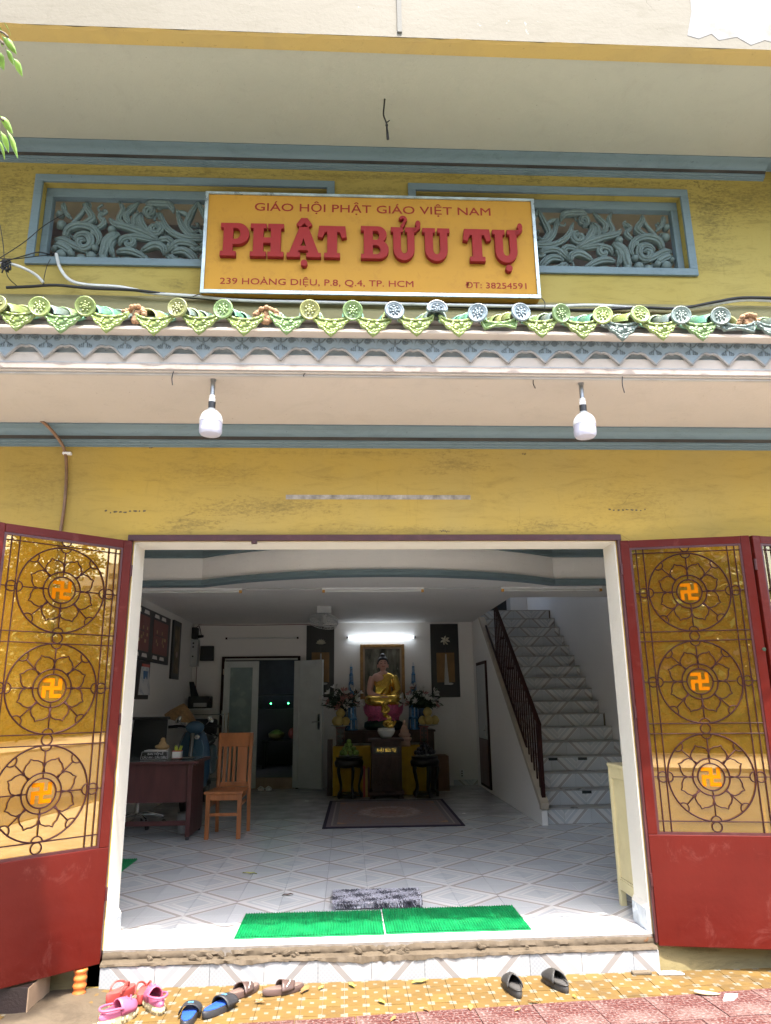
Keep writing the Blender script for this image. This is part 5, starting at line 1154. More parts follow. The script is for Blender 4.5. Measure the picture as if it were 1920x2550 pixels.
G().box(-.16, 7.045, .855, 1.36, 7.52, .885).build('top', DARKWOOD, bn, bevel=.006); g = G().box(-.10, 7.06, .70, 1.30, 7.075, .854)
g.build('apron', DARKWOOD, bn)
for i in range(4): G().box(-.06+.34*i, 7.048, .72, .25+.34*i, 7.0598, .835).build('carved_panel', DARKWOOD, bn, bevel=.006)
for x_ in (-.14, 1.26): G().box(x_, 7.08, 0, x_+.08, 7.16, .854).build('leg', DARKWOOD, bn); G().box(x_, 7.40, 0, x_+.08, 7.48, .854).build('leg', DARKWOOD, bn)
def fret(x0, x1, z0, z1, y, parent, label=None):
    r = empty('fruit_stand', ((x0+x1)/2, y, z0), label, 'stand', 'red fretwork stands')
    G().box(x0-.012, y-.07, z1-.02, x1+.012, y+.07, z1).build('top', REDWOOD, r, bevel=.003); G().box(x0-.012, y-.07, z0, x1+.012, y+.07, z0+.018).build('foot', REDWOOD, r)
    for xx in (x0, x1-.014): G().box(xx, y-.06, z0+.0185, xx+.014, y-.045, z1-.0205).build('post', REDWOOD, r)
    g = G(); xm = (x0+x1)/2
    for q in range(4):
        zz = z0+.04+(z1-z0-.08)*q/3
        for s_ in (-1, 1): g.tube([(xm+s_*(.030+.018*cos(t*.7)*(1-t/12)), y-.055, zz+.020*sin(t*.7)*(1-t/12)) for t in range(9)], .005, 5)
    g.build('fretwork', REDWOOD, r); G().box(x0+.015, y-.03, z0+.019, x1-.015, y-.02, z1-.021).build('back_board', BLACKW, r)
    return r
fret(-.172, -.045, .669, .950, 6.95, None, 'left red fretwork stand carrying the pomelo plate'); fret(1.105, 1.225, .669, .945, 6.95, None, 'right red fretwork stand carrying the pomelo plate')
POM = pm('pale_yellow_pomelo', (.50,.37,.12), .55, var=.12, vs=9, bump=.3, bs=120)
def pomelos(cx, z, sp, where):
    tag(G().lathe([(.06, z), (.15, z+.018), (.155, z+.022), (.06, z+.008)], (cx, 6.93, 0), 22).build('fruit_plate', GLOSSY_W, None, smooth=True), 'white plate under the pomelos %s' % where, 'plate')
    for k, (dx, dy, dz, r) in enumerate(sp):
        g = G().lathe([(.001, -r), (r*.6, -r*.85), (r*.98, -r*.2), (r*.96, r*.25), (r*.62, r*.78), (r*.22, r*1.02), (.001, r*1.06)], (cx+dx, 6.93+dy, z+.012+r+dz), 16)
        nm = ('left', 'front', 'right', 'top')[k]
        tag(g.build('pomelo', POM, None, smooth='all'), '%s pale yellow pomelo of the pile %s' % (nm, where), 'pomelo', 'pomelos on the altar')
pomelos(-.105, .951, ((-.07, .03, 0, .070), (-.03, -.06, 0, .074), (.075, .0, 0, .066), (-.005, 0, .115, .072)), 'on the left side of the altar')
pomelos(1.24, .946, ((-.09, .0, 0, .068), (-.0, -.06, 0, .070), (.10, .0, 0, .070), (-.01, 0, .12, .072)), 'on the right side of the altar')
# carved pedestal
pd = empty('carved_pedestal', (.55, 6.35, 0), 'tall dark carved pedestal with gold inscription in front of the statue', 'pedestal')
g = G().box(.335, 6.16, .10, .765, 6.55, .765); g.build('body', DARKWOOD, pd, bevel=.004)
G().box(.30, 6.12, .765, .80, 6.58, .80).build('top', DARKWOOD, pd, bevel=.008); G().box(.305, 6.13, .045, .795, 6.57, .0995).build('plinth', DARKWOOD, pd, bevel=.014); 
for x_ in (.31, .71): G().prism([(x_, 0), (x_+.08, 0), (x_+.06, .044), (x_+.02, .044)], 6.14, 6.22).build('foot', DARKWOOD, pd)
pq = G().box(.365, 6.150, .600, .735, 6.1595, .695).build('inscription_plaque', BLACKW, pd, bevel=.003)
lettering('PHẬT BỬU TỰ', 0, 0, .27, .042, GOLD, pq, Matrix.Translation((.415, 6.1485, .627)) @ Matrix.Rotation(pi/2, 4, 'X'), bold=.02)
g = G()
for (a, b) in (((.37, .155), (.73, .165)), ((.37, .545), (.73, .555)), ((.36, .155), (.37, .555)), ((.73, .155), (.74, .555))): g.box(a[0], 6.145, a[1], b[0], 6.1598, b[1])
g.build('panel_border', DARKWOOD, pd)
g = G(); rnd = random.Random(9)
for i in range(26):
    cx, cz, r, a0 = rnd.uniform(.40, .70), rnd.uniform(.19, .52), rnd.uniform(.02, .045), rnd.uniform(0, 6); g.tube([(cx+r*(1-.08*t)*cos(a0+t*.6), 6.156, cz+r*(1-.08*t)*sin(a0+t*.6)) for t in range(10)], .007, 5)
g.build('carved_relief', DARKWOOD, pd, smooth='all')
# incense bowl and gilt dragon ornament
bwl = tag(G().lathe([(.055, .801), (.075, .812), (.112, .86), (.130, .905), (.120, .93), (.126, .945), (.115, .945), (.10, .92), (.001, .918)], (.558, 6.33, 0), 24).build('incense_bowl', GLOSSY_W, None, smooth=True), 'white glazed incense bowl on the carved pedestal', 'bowl')
g = G(); rnd = random.Random(21)
for i in range(34):
    a = i*.55; zz = .94+i*.0115; r = .055*(1-.6*i/34)+.012; g.ball((.585+r*cos(a)*.8-.0008*i, 6.36+r*sin(a)*.6, zz), .030*(1-.35*i/34), .026, .030, 8)
for i in range(8): g.ball((.60+rnd.uniform(-.02, .09), 6.34+rnd.uniform(-.03, .03), .945+rnd.uniform(0, .09)), .026, .022, .024, 8)
tag(g.build('gilt_dragon_ornament', GOLD, None, remesh=.008), 'twisting gold ornament rising from the incense bowl', 'ornament')
sm = empty('small_statue', (.84, 6.62, .669), 'small pinkish seated figure on a lotus, right of the incense bowl', 'statue')
PNK = pm('pale_pink_stone', (.46,.30,.24), .5, var=.1)
G().lathe([(.085, .669), (.10, .70), (.075, .73), (.10, .76), (.11, .79), (.07, .80)], (.845, 6.62, 0), 16).build('lotus_base', PNK, sm, smooth='all')
g = G().ball((.845, 6.62, .83), .095, .07, .045, 12).ball((.845, 6.63, .90), .055, .045, .085, 12).ball((.845, 6.625, .995), .028, .028, .034, 10).ball((.845, 6.63, 1.03), .016, .016, .018, 8).ball((.80, 6.61, .87), .022, .025, .055, 8).ball((.89, 6.61, .87), .022, .025, .055, 8)
g.build('figure', PNK, sm, remesh=.006)
# plant stands with fruit
def pstand(x, y, label):
    r = empty('round_stand', (x, y, 0), label, 'stand', 'black carved round stands')
    G().lathe([(.185, .53), (.192, .54), (.192, .553), (.17, .557)], (x, y, 0), 24).build('top', BLACKW, r, smooth=True)
    g = G(); n = 30
    for k, (rr, zz) in enumerate(((.165, .53), (.195, .48), (.178, .44))):
        for i in range(n): a = 2*pi*i/n; z2 = zz - (.022*abs(sin(2.5*a)) if k == 2 else 0); g.v.append((x+rr*cos(a), y+rr*sin(a), z2))
    for k in range(2):
        for i in range(n): a = k*n+i; b = k*n+(i+1) % n; g.f.append((a, b, b+n, a+n))
    o = g.build('apron', BLACKW, r, smooth='all', fix=False); s = o.modifiers.new('s', 'SOLIDIFY'); s.thickness = .015
    for i in range(5):
        a = 2*pi*i/5-pi/2+.3; c, s_ = cos(a), sin(a); P = [(.16, .47), (.185, .38), (.165, .27), (.14, .17), (.15, .09), (.175, .05), (.17, .012)]
        G().tube(smooth_path([(x+q*c, y+q*s_, z) for q, z in P], 3), [.022, .022, .021, .021, .020, .019, .018, .017, .016, .016, .017, .018, .02, .023, .026, .024, .022, .02, .018], 8).build('leg', BLACKW, r, smooth='all')
    G().lathe([(.14, .045), (.155, .05), (.155, .065), (.14, .07)], (x, y, 0), 20).build('base_ring', BLACKW, r)
pstand(.02, 6.32, 'black carved round stand with green fruit, left of the pedestal'); pstand(1.10, 6.25, 'black carved round stand with dark fruit, right of the pedestal')
for x_, y_, w_ in ((.02, 6.32, 'green fruit left of the pedestal'), (1.10, 6.25, 'dark fruit right of the pedestal')):
    tag(G().lathe([(.05, .558), (.15, .575), (.155, .58), (.05, .566)], (x_, y_, 0), 20).build('fruit_plate', GLOSSY_W, None, smooth=True), 'white plate under the %s' % w_, 'plate')
LIM = pm('green_fruit', (.17,.27,.05), .4, var=.2, vs=9, bump=.1, rnd=.15)
k = 0; gm_ = {}
for lev, (n, rad, zz) in enumerate(((9, .11, .612), (6, .075, .665), (3, .035, .715), (1, 0, .765))):
    for i in range(n):
        a = 2*pi*i/n+lev*.5; 
        if 'l' not in gm_: gm_['l'] = G().ball((0, 0, 0), .037, .037, .034, 12)
        o = bpy.data.objects.new('green_fruit', gm_['l'].mesh('green_fruit') if k == 0 else gm_['m']); 
        if k == 0: gm_['m'] = o.data; o.data.materials.append(LIM); o.data.polygons.foreach_set('use_smooth', [True]*len(o.data.polygons))
        link(o, None, basis=Matrix.Translation((.02+rad*cos(a), 6.32+rad*sin(a), zz)) @ Matrix.Rotation(random.uniform(0, 3), 4, 'Y')); k += 1
        tag(o, 'round green fruit piled on the left round stand', 'fruit', 'green fruit pile')
GRP = pm('dark_grape_skin', (.014,.012,.020), .3, var=.3); gmesh = G().ball((0, 0, 0), .030, .030, .030, 10).mesh('dark_fruit'); gmesh.materials.append(GRP); gmesh.polygons.foreach_set('use_smooth', [True]*len(gmesh.polygons))
for lev, (n, rad, zz) in enumerate(((13, .13, .605), (9, .09, .648), (5, .05, .688), (1, 0, .715))):
    for i in range(n):
        a = 2*pi*i/n+lev*.6; o = bpy.data.objects.new('dark_fruit', gmesh); link(o, None, basis=Matrix.Translation((1.10+rad*cos(a), 6.25+rad*sin(a), zz+random.uniform(-.006, .006))))
        tag(o, 'dark purple-black fruit heaped on the right round stand', 'fruit', 'dark fruit pile')
# candle towers
CBL = pm('blue_candle_foil', (.06,.20,.42), .3, .3, var=.6, vs=30, bump=.3); CWH = pm('silver_foil', (.55,.58,.62), .3, .5, var=.2)
def candle(x, label):
    r = empty('candle_tower', (x, 7.22, .886), label, 'candle', 'blue candle towers'); g = G()
    tiers = ((.100, .886, 1.06), (.080, 1.06, 1.24), (.060, 1.24, 1.44), (.046, 1.44, 1.60), (.034, 1.60, 1.74), (.022, 1.74, 1.86))
    for rr, a, b in tiers:
        g = G().lathe([(rr*1.1, a+.001), (rr*1.12, a+.015), (rr, a+.02), (rr*.92, b-.015), (rr*1.0, b-.001)], (x, 7.22, 0), 14); t_ = g.build('tier', CBL, r, smooth=True)
        n = 8; g = G()
        for i in range(n): q = 2*pi*i/n; g.cyl((x+rr*1.02*cos(q), 7.22+rr*1.02*sin(q), a+.02), (x+rr*.98*cos(q), 7.22+rr*.98*sin(q), b-.02), rr*.10, n=5)
        g.build('silver_ribs', CWH, t_)
    G().lathe([(.014, 1.861), (.016, 1.88), (.006, 1.92), (.001, 1.925)], (x, 7.22, 0), 10).build('tip', CWH, r)
candle(.055, 'tall blue and silver candle tower left of the gold statue'); candle(1.05, 'tall blue and silver candle tower right of the gold statue')
# flower vases
STEM = pm('dark_lily_foliage', (.025,.045,.020), .5, var=.4); LILW = pm('white_lily', (.62,.60,.56), .6, var=.05, bump=0); LILP = pm('pink_lily', (.50,.24,.21), .6, var=.1, bump=0)
def petal(g, c, d, L, w):
    d = Vector(d).normalized(); s = d.orthogonal().normalized(); n = d.cross(s); c = Vector(c); b = len(g.v)
    for t, q, o in ((0, .15, 0), (.45, 1, .08), (.8, .7, .02), (1, .05, -.12)): g.v += [tuple(c+d*L*t+s*w*q+n*L*o), tuple(c+d*L*t-s*w*q+n*L*o)]
    for i in range(3): a = b+2*i; g.f.append((a, a+1, a+3, a+2))
def vase(x, seed, label):
    r = empty('lily_vase', (x, 7.00, .886), label, 'flowers', 'lily vases'); rnd = random.Random(seed)
    G().lathe([(.05, .887), (.075, .95), (.06, 1.05), (.045, 1.15), (.06, 1.22), (.05, 1.22), (.03, 1.15)], (x, 7.09, 0), 16).build('vase', pm('dark_blue_vase', (.03,.06,.14), .25), r, smooth=True)
    fol = G(); wh = G(); pk = G()
    for i in range(60):
        a = rnd.uniform(0, 6.28); e = rnd.uniform(.1, 1.3); L = rnd.uniform(.14, .34); d = Vector((cos(a)*cos(e)*1.15, sin(a)*cos(e)*.5-.12, sin(e))); p0 = Vector((x, 7.06, 1.21)); p1 = p0+d*L
        fol.tube([p0, (p0+p1)/2+Vector((0,0,.02)), p1], .004, 4)
        for q in range(6): petal(fol, p0+(p1-p0)*rnd.uniform(.2, 1), Vector((rnd.uniform(-1,1), rnd.uniform(-1,.3), rnd.uniform(-.5,1))), rnd.uniform(.07, .12), .014)
        if i < 26:
            g = pk if rnd.random() < .2 else wh; ax = d.normalized(); s = ax.orthogonal().normalized(); n = ax.cross(s)
            for q in range(6): t = q*pi/3; petal(g, p1, ax*.75+s*cos(t)*.75+n*sin(t)*.75, .085, .020)
    fol.build('foliage', STEM, r, fix=False)['kind'] = 'stuff'; wh.build('white_lilies', LILW, r, fix=False)['kind'] = 'stuff'; pk.build('pink_lilies', LILP, r, fix=False)['kind'] = 'stuff'
vase(-.08, 4, 'vase of white lilies with one pink bloom, left of the gold statue'); vase(1.16, 8, 'vase of lilies and dark foliage, right of the gold statue')
# seated statue
bd = empty('seated_gold_statue', (.565, 7.27, .886), 'large seated statue in a gold robe on a pink lotus', 'statue')
cx, cy = .565, 7.27
G().lathe([(.26, .886), (.31, .93), (.30, 1.00), (.22, 1.04), (.19, 1.06)], (cx, cy, 0), 28, 1, .8).build('green_leaf_base', pm('dark_green_base', (.012,.045,.035), .45), bd, smooth=True)
LOT = pm('magenta_lotus_petal', (.66,.13,.30), .5, var=.5, vs=9, bump=0)
lb = G().lathe([(.19, 1.05), (.25, 1.08), (.30, 1.14), (.31, 1.22), (.27, 1.26), (.2, 1.265)], (cx, cy, 0), 28, 1, .8).build('lotus_seat', LOT, bd, smooth=True)
pg = G(); 
for t, q, o in ((0, .6, 0), (.3, 1, .030), (.6, .95, .040), (.85, .5, .045), (1, .05, .055)):
    for s_ in (-1, 0, 1): pg.v.append((s_*q*.062, -o+(.014 if s_ else 0), t*.15))
for i in range(4):
    for j in range(2): a = i*3+j; pg.f.append((a, a+1, a+4, a+3))
p0 = pg.build('lotus_petal', LOT, bd, smooth='all', fix=False); k = 0
for row, (n, rr, zz, fl) in enumerate(((14, .285, 1.115, 1), (14, .29, 1.135, 1), (12, .235, 1.09, -1))):
    for i in range(n):
        a = 2*pi*(i+.5*(row % 2))/n
        b = Matrix.Translation((cx+rr*sin(a), cy-rr*cos(a)*.8, zz)) @ Matrix.Rotation(a, 4, 'Z') @ Matrix.Rotation(radians(-8 if fl > 0 else 150), 4, 'X')
        o = p0 if k == 0 else inst(p0, 'lotus_petal', bd, b); o.matrix_basis = b; k += 1
g = G()   # robe: torso, left sleeve, crossed legs
g.ball((cx, cy+.01, 1.47), .135, .10, .17, 18).ball((cx, cy, 1.62), .160, .085, .12, 18).ball((cx+.06, cy, 1.70), .13, .075, .065, 14)
g.tube(smooth_path([(cx+.165, cy, 1.71), (cx+.205, cy-.01, 1.58), (cx+.215, cy-.05, 1.47), (cx+.12, cy-.13, 1.40)], 5), [.062, .064, .066, .067, .068, .068, .068, .066, .064, .064, .062, .058, .055, .05, .045, .042], 12)
g.tube(smooth_path([(cx+.02, cy-.02, 1.345), (cx+.18, cy-.06, 1.345), (cx+.215, cy-.11, 1.335), (cx+.13, cy-.19, 1.335), (cx-.06, cy-.19, 1.335)], 5), .084, 12, True); g.tube(smooth_path([(cx-.02, cy-.02, 1.345), (cx-.18, cy-.06, 1.345), (cx-.215, cy-.11, 1.335), (cx-.13, cy-.20, 1.32), (cx+.06, cy-.21, 1.32)], 5), .084, 12)
g.ball((cx, cy-.08, 1.30), .24, .17, .05, 18)
for i in range(7): g.tube(smooth_path([(cx+.15-.03*i, cy-.075, 1.70-.01*i), (cx+.06-.03*i, cy-.105, 1.56), (cx-.05-.012*i, cy-.11, 1.42)], 4), .010, 6)
g.tube(smooth_path([(cx-.02, cy-.22, 1.34), (cx, cy-.27, 1.24), (cx-.015, cy-.28, 1.14)], 4), .045, 8)
g.build('robe', GOLD, bd, remesh=.011)
g = G()   # bare shoulder, right arm, hands, neck and head
g.ball((cx-.10, cy+.0, 1.69), .075, .075, .07, 14).ball((cx-.05, cy-.015, 1.66), .10, .075, .08, 14).ball((cx, cy, 1.745), .10, .06, .045, 12)
g.tube(smooth_path([(cx-.165, cy, 1.70), (cx-.20, cy-.01, 1.58), (cx-.205, cy-.05, 1.45), (cx-.10, cy-.16, 1.39), (cx+.02, cy-.20, 1.375)], 5), [.055]*6+[.052]*6+[.046]*5+[.04]*4, 12)
g.cyl((cx, cy-.005, 1.73), (cx, cy-.005, 1.83), .045, n=12); g.ball((cx, cy-.01, 1.905), .078, .085, .105, 18); g.ball((cx, cy-.03, 1.845), .055, .055, .05, 12)
g.ball((cx, cy-.095, 1.895), .010, .018, .026, 8).ball((cx, cy-.098, 1.883), .016, .012, .009, 8)
for s_ in (-1, 1): g.ball((cx+s_*.082, cy, 1.88), .012, .018, .055, 8); g.ball((cx+s_*.030, cy-.088, 1.912), .020, .010, .008, 8)
for s_ in (-1, 1):
    g.ball((cx+s_*.03, cy-.215, 1.375), .055, .04, .02, 10)
    for q in range(4): g.tube([(cx+s_*.07, cy-.22-.012*q, 1.378), (cx+s_*.02, cy-.235-.012*q, 1.384), (cx-s_*.045+.004*q, cy-.235-.012*q, 1.38)], .011, 6)
    g.tube([(cx+s_*.05, cy-.20, 1.39), (cx+s_*.025, cy-.205, 1.415), (cx+s_*.004, cy-.205, 1.425)], .011, 6)
g.build('body', SKIN, bd, remesh=.0075)
G().tube([(cx-.028, cy-.0985, 1.858), (cx-.012, cy-.104, 1.854), (cx+.012, cy-.104, 1.854), (cx+.028, cy-.0985, 1.858)], [.002, .0045, .0045, .002], 6).build('lips', pm('statue_lips', (.40,.07,.06), .5), bd)
for s_ in (-1, 1):
    G().tube([(cx+s_*.012, cy-.094, 1.925), (cx+s_*.030, cy-.098, 1.933), (cx+s_*.050, cy-.082, 1.925)], .003, 5).build('eyebrow', HAIR, bd); G().tube([(cx+s_*.014, cy-.0985, 1.907), (cx+s_*.030, cy-.101, 1.905), (cx+s_*.047, cy-.090, 1.907)], .003, 5).build('eyelid', HAIR, bd)
g = G().ball((cx, cy+.012, 1.945), .090, .092, .078, 18).ball((cx, cy+.01, 2.025), .048, .048, .045, 14).ball((cx, cy-.04, 1.975), .066, .045, .035, 12)
for s_ in (-1, 1): g.ball((cx+s_*.078, cy-.005, 1.925), .018, .04, .045, 8)
g.build('hair', HAIR, bd, remesh=.007); G().ball((cx, cy-.015, 2.055), .022, .02, .014, 10).build('crown_jewel', CWH, bd, smooth='all')
# framed picture and dark panels on the back wall
fp = empty('framed_picture', (.57, 7.645, 1.35), 'gilt framed dark painting behind the seated gold statue', 'picture')
GF = pm('gilt_frame', (.30,.16,.05), .4, .3, var=.3, vs=20); a, b = (.205, 1.352), (.942, 2.24)
g = G().box(a[0], 7.60, a[1], a[0]+.05, 7.649, b[1]).box(b[0]-.05, 7.60, a[1], b[0], 7.649, b[1]).box(a[0]+.05, 7.60, a[1], b[0]-.05, 7.649, a[1]+.05).box(a[0]+.05, 7.60, b[1]-.05, b[0]-.05, 7.649, b[1]); g.build('frame', GF, fp, bevel=.008)
g = G().box(a[0]+.0505, 7.615, a[1]+.0505, a[0]+.075, 7.648, b[1]-.0505).box(b[0]-.075, 7.615, a[1]+.0505, b[0]-.0505, 7.648, b[1]-.0505).box(a[0]+.0755, 7.615, b[1]-.075, b[0]-.0755, 7.648, b[1]-.0505); g.build('mount', pm('tan_mount', (.34,.25,.18), .6), fp)
G().box(a[0]+.076, 7.625, a[1]+.051, b[0]-.076, 7.648, b[1]-.076).build('painting', pm('dim_forest_painting', (.12,.11,.085), .25, var=.95, vs=5, stretch=(2,1,.6), bump=0), fp)
def dpanel(x0, x1, z0, z1, side, label):
    r = empty('lotus_panel', ((x0+x1)/2, 7.645, z0), label, 'panel', 'dark lotus panels')
    G().box(x0, 7.61, z0, x1, 7.649, z1).build('board', BLACKW, r, bevel=.004); GB = pm('dull_gold_field', (.20,.105,.030), .5, .2, var=.25)
    G().box(x0+.09, 7.6035, z0+.24, x1-.08, 7.6095, z0+.72).build('gold_field', GB, r)
    xm = (x0+x1)/2+.01; g = G(); zc = z1-.28
    for i in range(7): t = radians(-75+25*i if side < 0 else i*51); petal(g, (xm, 7.605, zc-(.03 if side < 0 else 0)), (sin(t), -.25, cos(t)), .085, .026)
    g.build('lotus_bloom', pm('cream_petal', (.62,.58,.45), .6, bump=0), r, fix=False)
    G().tube([(xm, 7.603, zc-.05), (xm-.01, 7.600, z0+.30)], .004, 5).build('stem', BLACKW, r); G().prism([(xm-.035, z0+.20), (xm+.045, z0+.20), (xm+.012, z0+.70), (xm-.008, z0+.70)], 7.597, 7.603).build('pale_vase', pm('pale_inlay', (.38,.36,.33), .4), r)
    G().ball((xm+.06, 7.604, z0+.215), .055, .006, .018, 12).build('pale_leaf', MATS['pale_inlay'], r)
dpanel(-.685, -.225, 1.395, 2.56, -1, 'tall black panel with a white lotus bud, partly behind the open door'); dpanel(1.385, 1.855, 1.37, 2.57, 1, 'tall black panel with an open white flower near the stairs')
# cardboard box, incense tubes, outlet, rug
tag(G().box(1.37, 6.95, 0, 1.54, 7.35, .50).build('cardboard_box', BOXCARD, None, bevel=.003), 'tall brown cardboard box right of the altar', 'box')
it = empty('incense_packets', (.27, 6.42, 0), 'red and orange incense packets standing left of the pedestal', 'packets')
for i, (x_, h_, m_) in enumerate(((.22, .42, RIM), (.255, .38, POM), (.285, .40, REDWOOD))): G().box(x_, 6.40, 0, x_+.033, 6.44, h_).build('packet', m_, it); 
tag(G().box(-.30, 6.62, 0, -.225, 6.80, .78).build('dark_side_stand', DARKWOOD, None, bevel=.004), 'narrow dark stand at the left end of the yellow table', 'stand')
ol = empty('wall_outlet', (1.835, 7.64, .12), 'white triple power outlet low on the back wall', 'outlet')
G().box(1.80, 7.636, .115, 1.875, 7.649, .245).build('plate', PVC, ol, bevel=.003)
for z_ in (.145, .18, .215): G().box(1.825, 7.634, z_-.008, 1.85, 7.6355, z_+.008).build('socket', BLACKP, ol)
def rug_mat():
    t = NT('worn_floral_rug'); sp = t.n('ShaderNodeSeparateXYZ'); t.l(t.co.outputs['Object'], sp.inputs[0]); v = t.mapping()
    u = t.math('ABSOLUTE', sp.outputs[0]); w = t.math('ABSOLUTE', sp.outputs[1])
    e = t.math('MAXIMUM', t.math('DIVIDE', u, .775), t.math('DIVIDE', w, 1.10))
    r2 = t.math('SQRT', t.math('ADD', t.math('POWER', t.math('DIVIDE', u, .5), 2), t.math('POWER', t.math('DIVIDE', w, .62), 2)))
    rn = t.math('ADD', r2, t.math('MULTIPLY', t.noise(v, 9, 5), .35))
    c = t.ramp(rn, [(0, (.26,.11,.10)), (.35, (.36,.23,.21)), (.62, (.28,.22,.20)), (.8, (.40,.32,.28)), (1.0, (.21,.17,.17))])
    c = t.mix(t.ramp(t.noise(v, 22, 5, .7), [(.5, 0), (.62, 1)]), c, (.25,.14,.10))
    c = t.mix(t.math('GREATER_THAN', e, .80), c, (.17,.145,.15)); c = t.mix(t.math('GREATER_THAN', e, .86), c, (.26,.22,.21)); c = t.mix(t.math('GREATER_THAN', e, .885), c, (.15,.125,.135)); c = t.mix(t.math('GREATER_THAN', e, .95), c, (.035,.028,.045))
    co = t.math('MULTIPLY', t.math('GREATER_THAN', t.math('ADD', t.math('DIVIDE', u, .775), t.math('DIVIDE', w, 1.1)), 1.45), t.math('LESS_THAN', e, .80)); c = t.mix(t.math('MULTIPLY', co, .8), c, (.34,.205,.13))
    t.base(c); t.set(Roughness=.95, Specular_IOR_Level=.1); t.bump(t.noise(v, 200, 3), .6, .004); return t.m
o = G().box(-.775, -1.10, .001, .775, 1.10, .010).build('floral_rug', rug_mat(), None, bevel=.003); o.matrix_basis = Matrix.Translation((.515, 4.88, 0)) @ Matrix.Rotation(radians(-.8), 4, 'Z'); tag(o, 'worn brown floral rug in front of the carved pedestal', 'rug')
# cream cabinet just inside the right jamb
cb = empty('cream_cabinet', (1.95, .42, 0), 'cream painted wooden cabinet just inside the right door jamb', 'cabinet')
CRM = pm('cream_cabinet_paint', (.58,.49,.27), .5, var=.08, dirt=.25, dcol=(.3,.22,.1))
CX = 1.795
G().box(CX+.012, .235, .13, CX+.42, .575, .868).build('carcass', CRM, cb); G().box(CX-.006, .222, .868, CX+.43, .588, .89).build('top', CRM, cb, bevel=.004)
for y0, y1 in ((.225, .265), (.545, .585)): G().box(CX, y0, 0, CX+.04, y1, .8675).build('leg_stile', CRM, cb, bevel=.003)
for z0, z1 in ((.10, .165), (.80, .8675)): G().box(CX+.001, .2655, z0, CX+.03, .5445, z1).build('rail', CRM, cb, bevel=.003)
g = G()
for b in ((.266, .166, .276, .799), (.534, .166, .544, .799), (.276, .166, .534, .176), (.276, .789, .534, .799)): g.box(CX+.004, b[0], b[1], CX+.011, b[2], b[3])
g.build('panel_moulding', CRM, cb)
# ------------------------------------------------------------------ mats
def grass_mat(name, col, x0, x1, y0, y1, label, z=.002, rz=0, bl=8000):
    r = empty(name, ((x0+x1)/2, (y0+y1)/2, z), label, 'mat'); 
    G().box(x0, y0, z, x1, y1, z+.006).build('backing', col, r)
    g = G(); nx = int((x1-x0)/.016)
    for i in range(nx):
        x = x0+.008+(x1-x0-.016)*i/(nx-1); n = int((y1-y0)/.010); P = []
        b = len(g.v)
        for j in range(n+1):
            y = y0+(y1-y0)*j/n; h = .005+.004*abs(sin(j*1.57+i*.3))+random.uniform(0, .0025)
            g.v += [(x-.0065, y, z+.0055), (x+random.uniform(-.002, .002), y, z+.006+h), (x+.0065, y, z+.0055)]
        for j in range(n): a = b+3*j; g.f += [(a, a+3, a+4, a+1), (a+1, a+4, a+5, a+2)]
    g.build('ribbed_pile', col, r, fix=False)['kind'] = 'stuff'
    return r
GRN_M = pm('bright_green_plastic_turf', (.0,.20,.058), .5, var=.3, vs=9, dirt=.4, dcol=(.03,.10,.04), bump=.3, bs=150, rnd=.0)
grass_mat('green_mat', GRN_M, -.655, .215, .085, .575, 'bright green ribbed mat at the left half of the doorsill')
grass_mat('green_mat', GRN_M, .225, 1.085, .095, .595, 'bright green ribbed mat at the right half of the doorsill')
grass_mat('green_mat', GRN_M, -2.35, -1.84, 1.82, 2.39, 'green mat corner peeking out behind the left door jamb')
fr_ = empty('shaggy_mat', (.205, .80, 0), 'grey shaggy doormat lying behind the green mats', 'mat')
G().box(-.08, .625, .001, .49, .99, .012).build('backing', pm('dark_mat_backing', (.03,.03,.035), .9), fr_)
g1, g2_ = G(), G(); rnd = random.Random(12)
for i in range(5200):
    x, y = rnd.uniform(-.085, .495), rnd.uniform(.62, .995); a = rnd.gauss(2.3, .6); L = rnd.uniform(.03, .055); d = Vector((cos(a), sin(a), 0)); s = Vector((-d.y, d.x, 0))*.0034; p = Vector((x, y, .011)); q = p+d*L*.5+Vector((0, 0, .028)); e = p+d*L+Vector((0, 0, rnd.uniform(.006, .02)))
    cl_ = sin(x*31+y*17)+sin(x*13-y*41)+rnd.uniform(-1.4, 1.4)
    (g1 if cl_ > -.45 else g2_).add([p-s, p+s, q+s, q-s, e], [(0, 1, 2, 3), (3, 2, 4)])
g1.build('pale_pile', pm('pale_grey_fibre', (.28,.28,.32), .8, var=.5, vs=60, bump=0), fr_, fix=False)['kind'] = 'stuff'; g2_.build('dark_pile', pm('dark_grey_fibre', (.035,.035,.05), .8, var=.4, vs=60, bump=0), fr_, fix=False)['kind'] = 'stuff'
# ------------------------------------------------------------------ shoes
def sole_outline(L, W, n=28, heel=.78):
    P = []
    for i in range(n):
        t = 2*pi*i/n; y = cos(t); x = sin(t); wid = (W/2)*(heel+(1-heel)*(.5+.5*y))*(1-.10*max(0, -y)) ; wid *= 1-.12*math.exp(-((y+.15)/.3)**2)
        P.append((x*wid, y*L/2))
    return P
def slab(g, P, z0, z1, in_=0, rise=None):
    n = len(P); b = len(g.v); rise = rise or (lambda y: 0)
    for z, s in ((z0, .96), (z0+(z1-z0)*.25, 1), (z1-(z1-z0)*.15, 1), (z1, .965)):
        for x, y in P: g.v.append((x*s, y*s, z+rise(y)))
    for k in range(3):
        for i in range(n): a = b+k*n+i; c = b+k*n+(i+1) % n; g.f.append((a, c, c+n, a+n))
    g.f.append(tuple(range(b, b+n))[::-1]); g.f.append(tuple(range(b+3*n, b+4*n)))
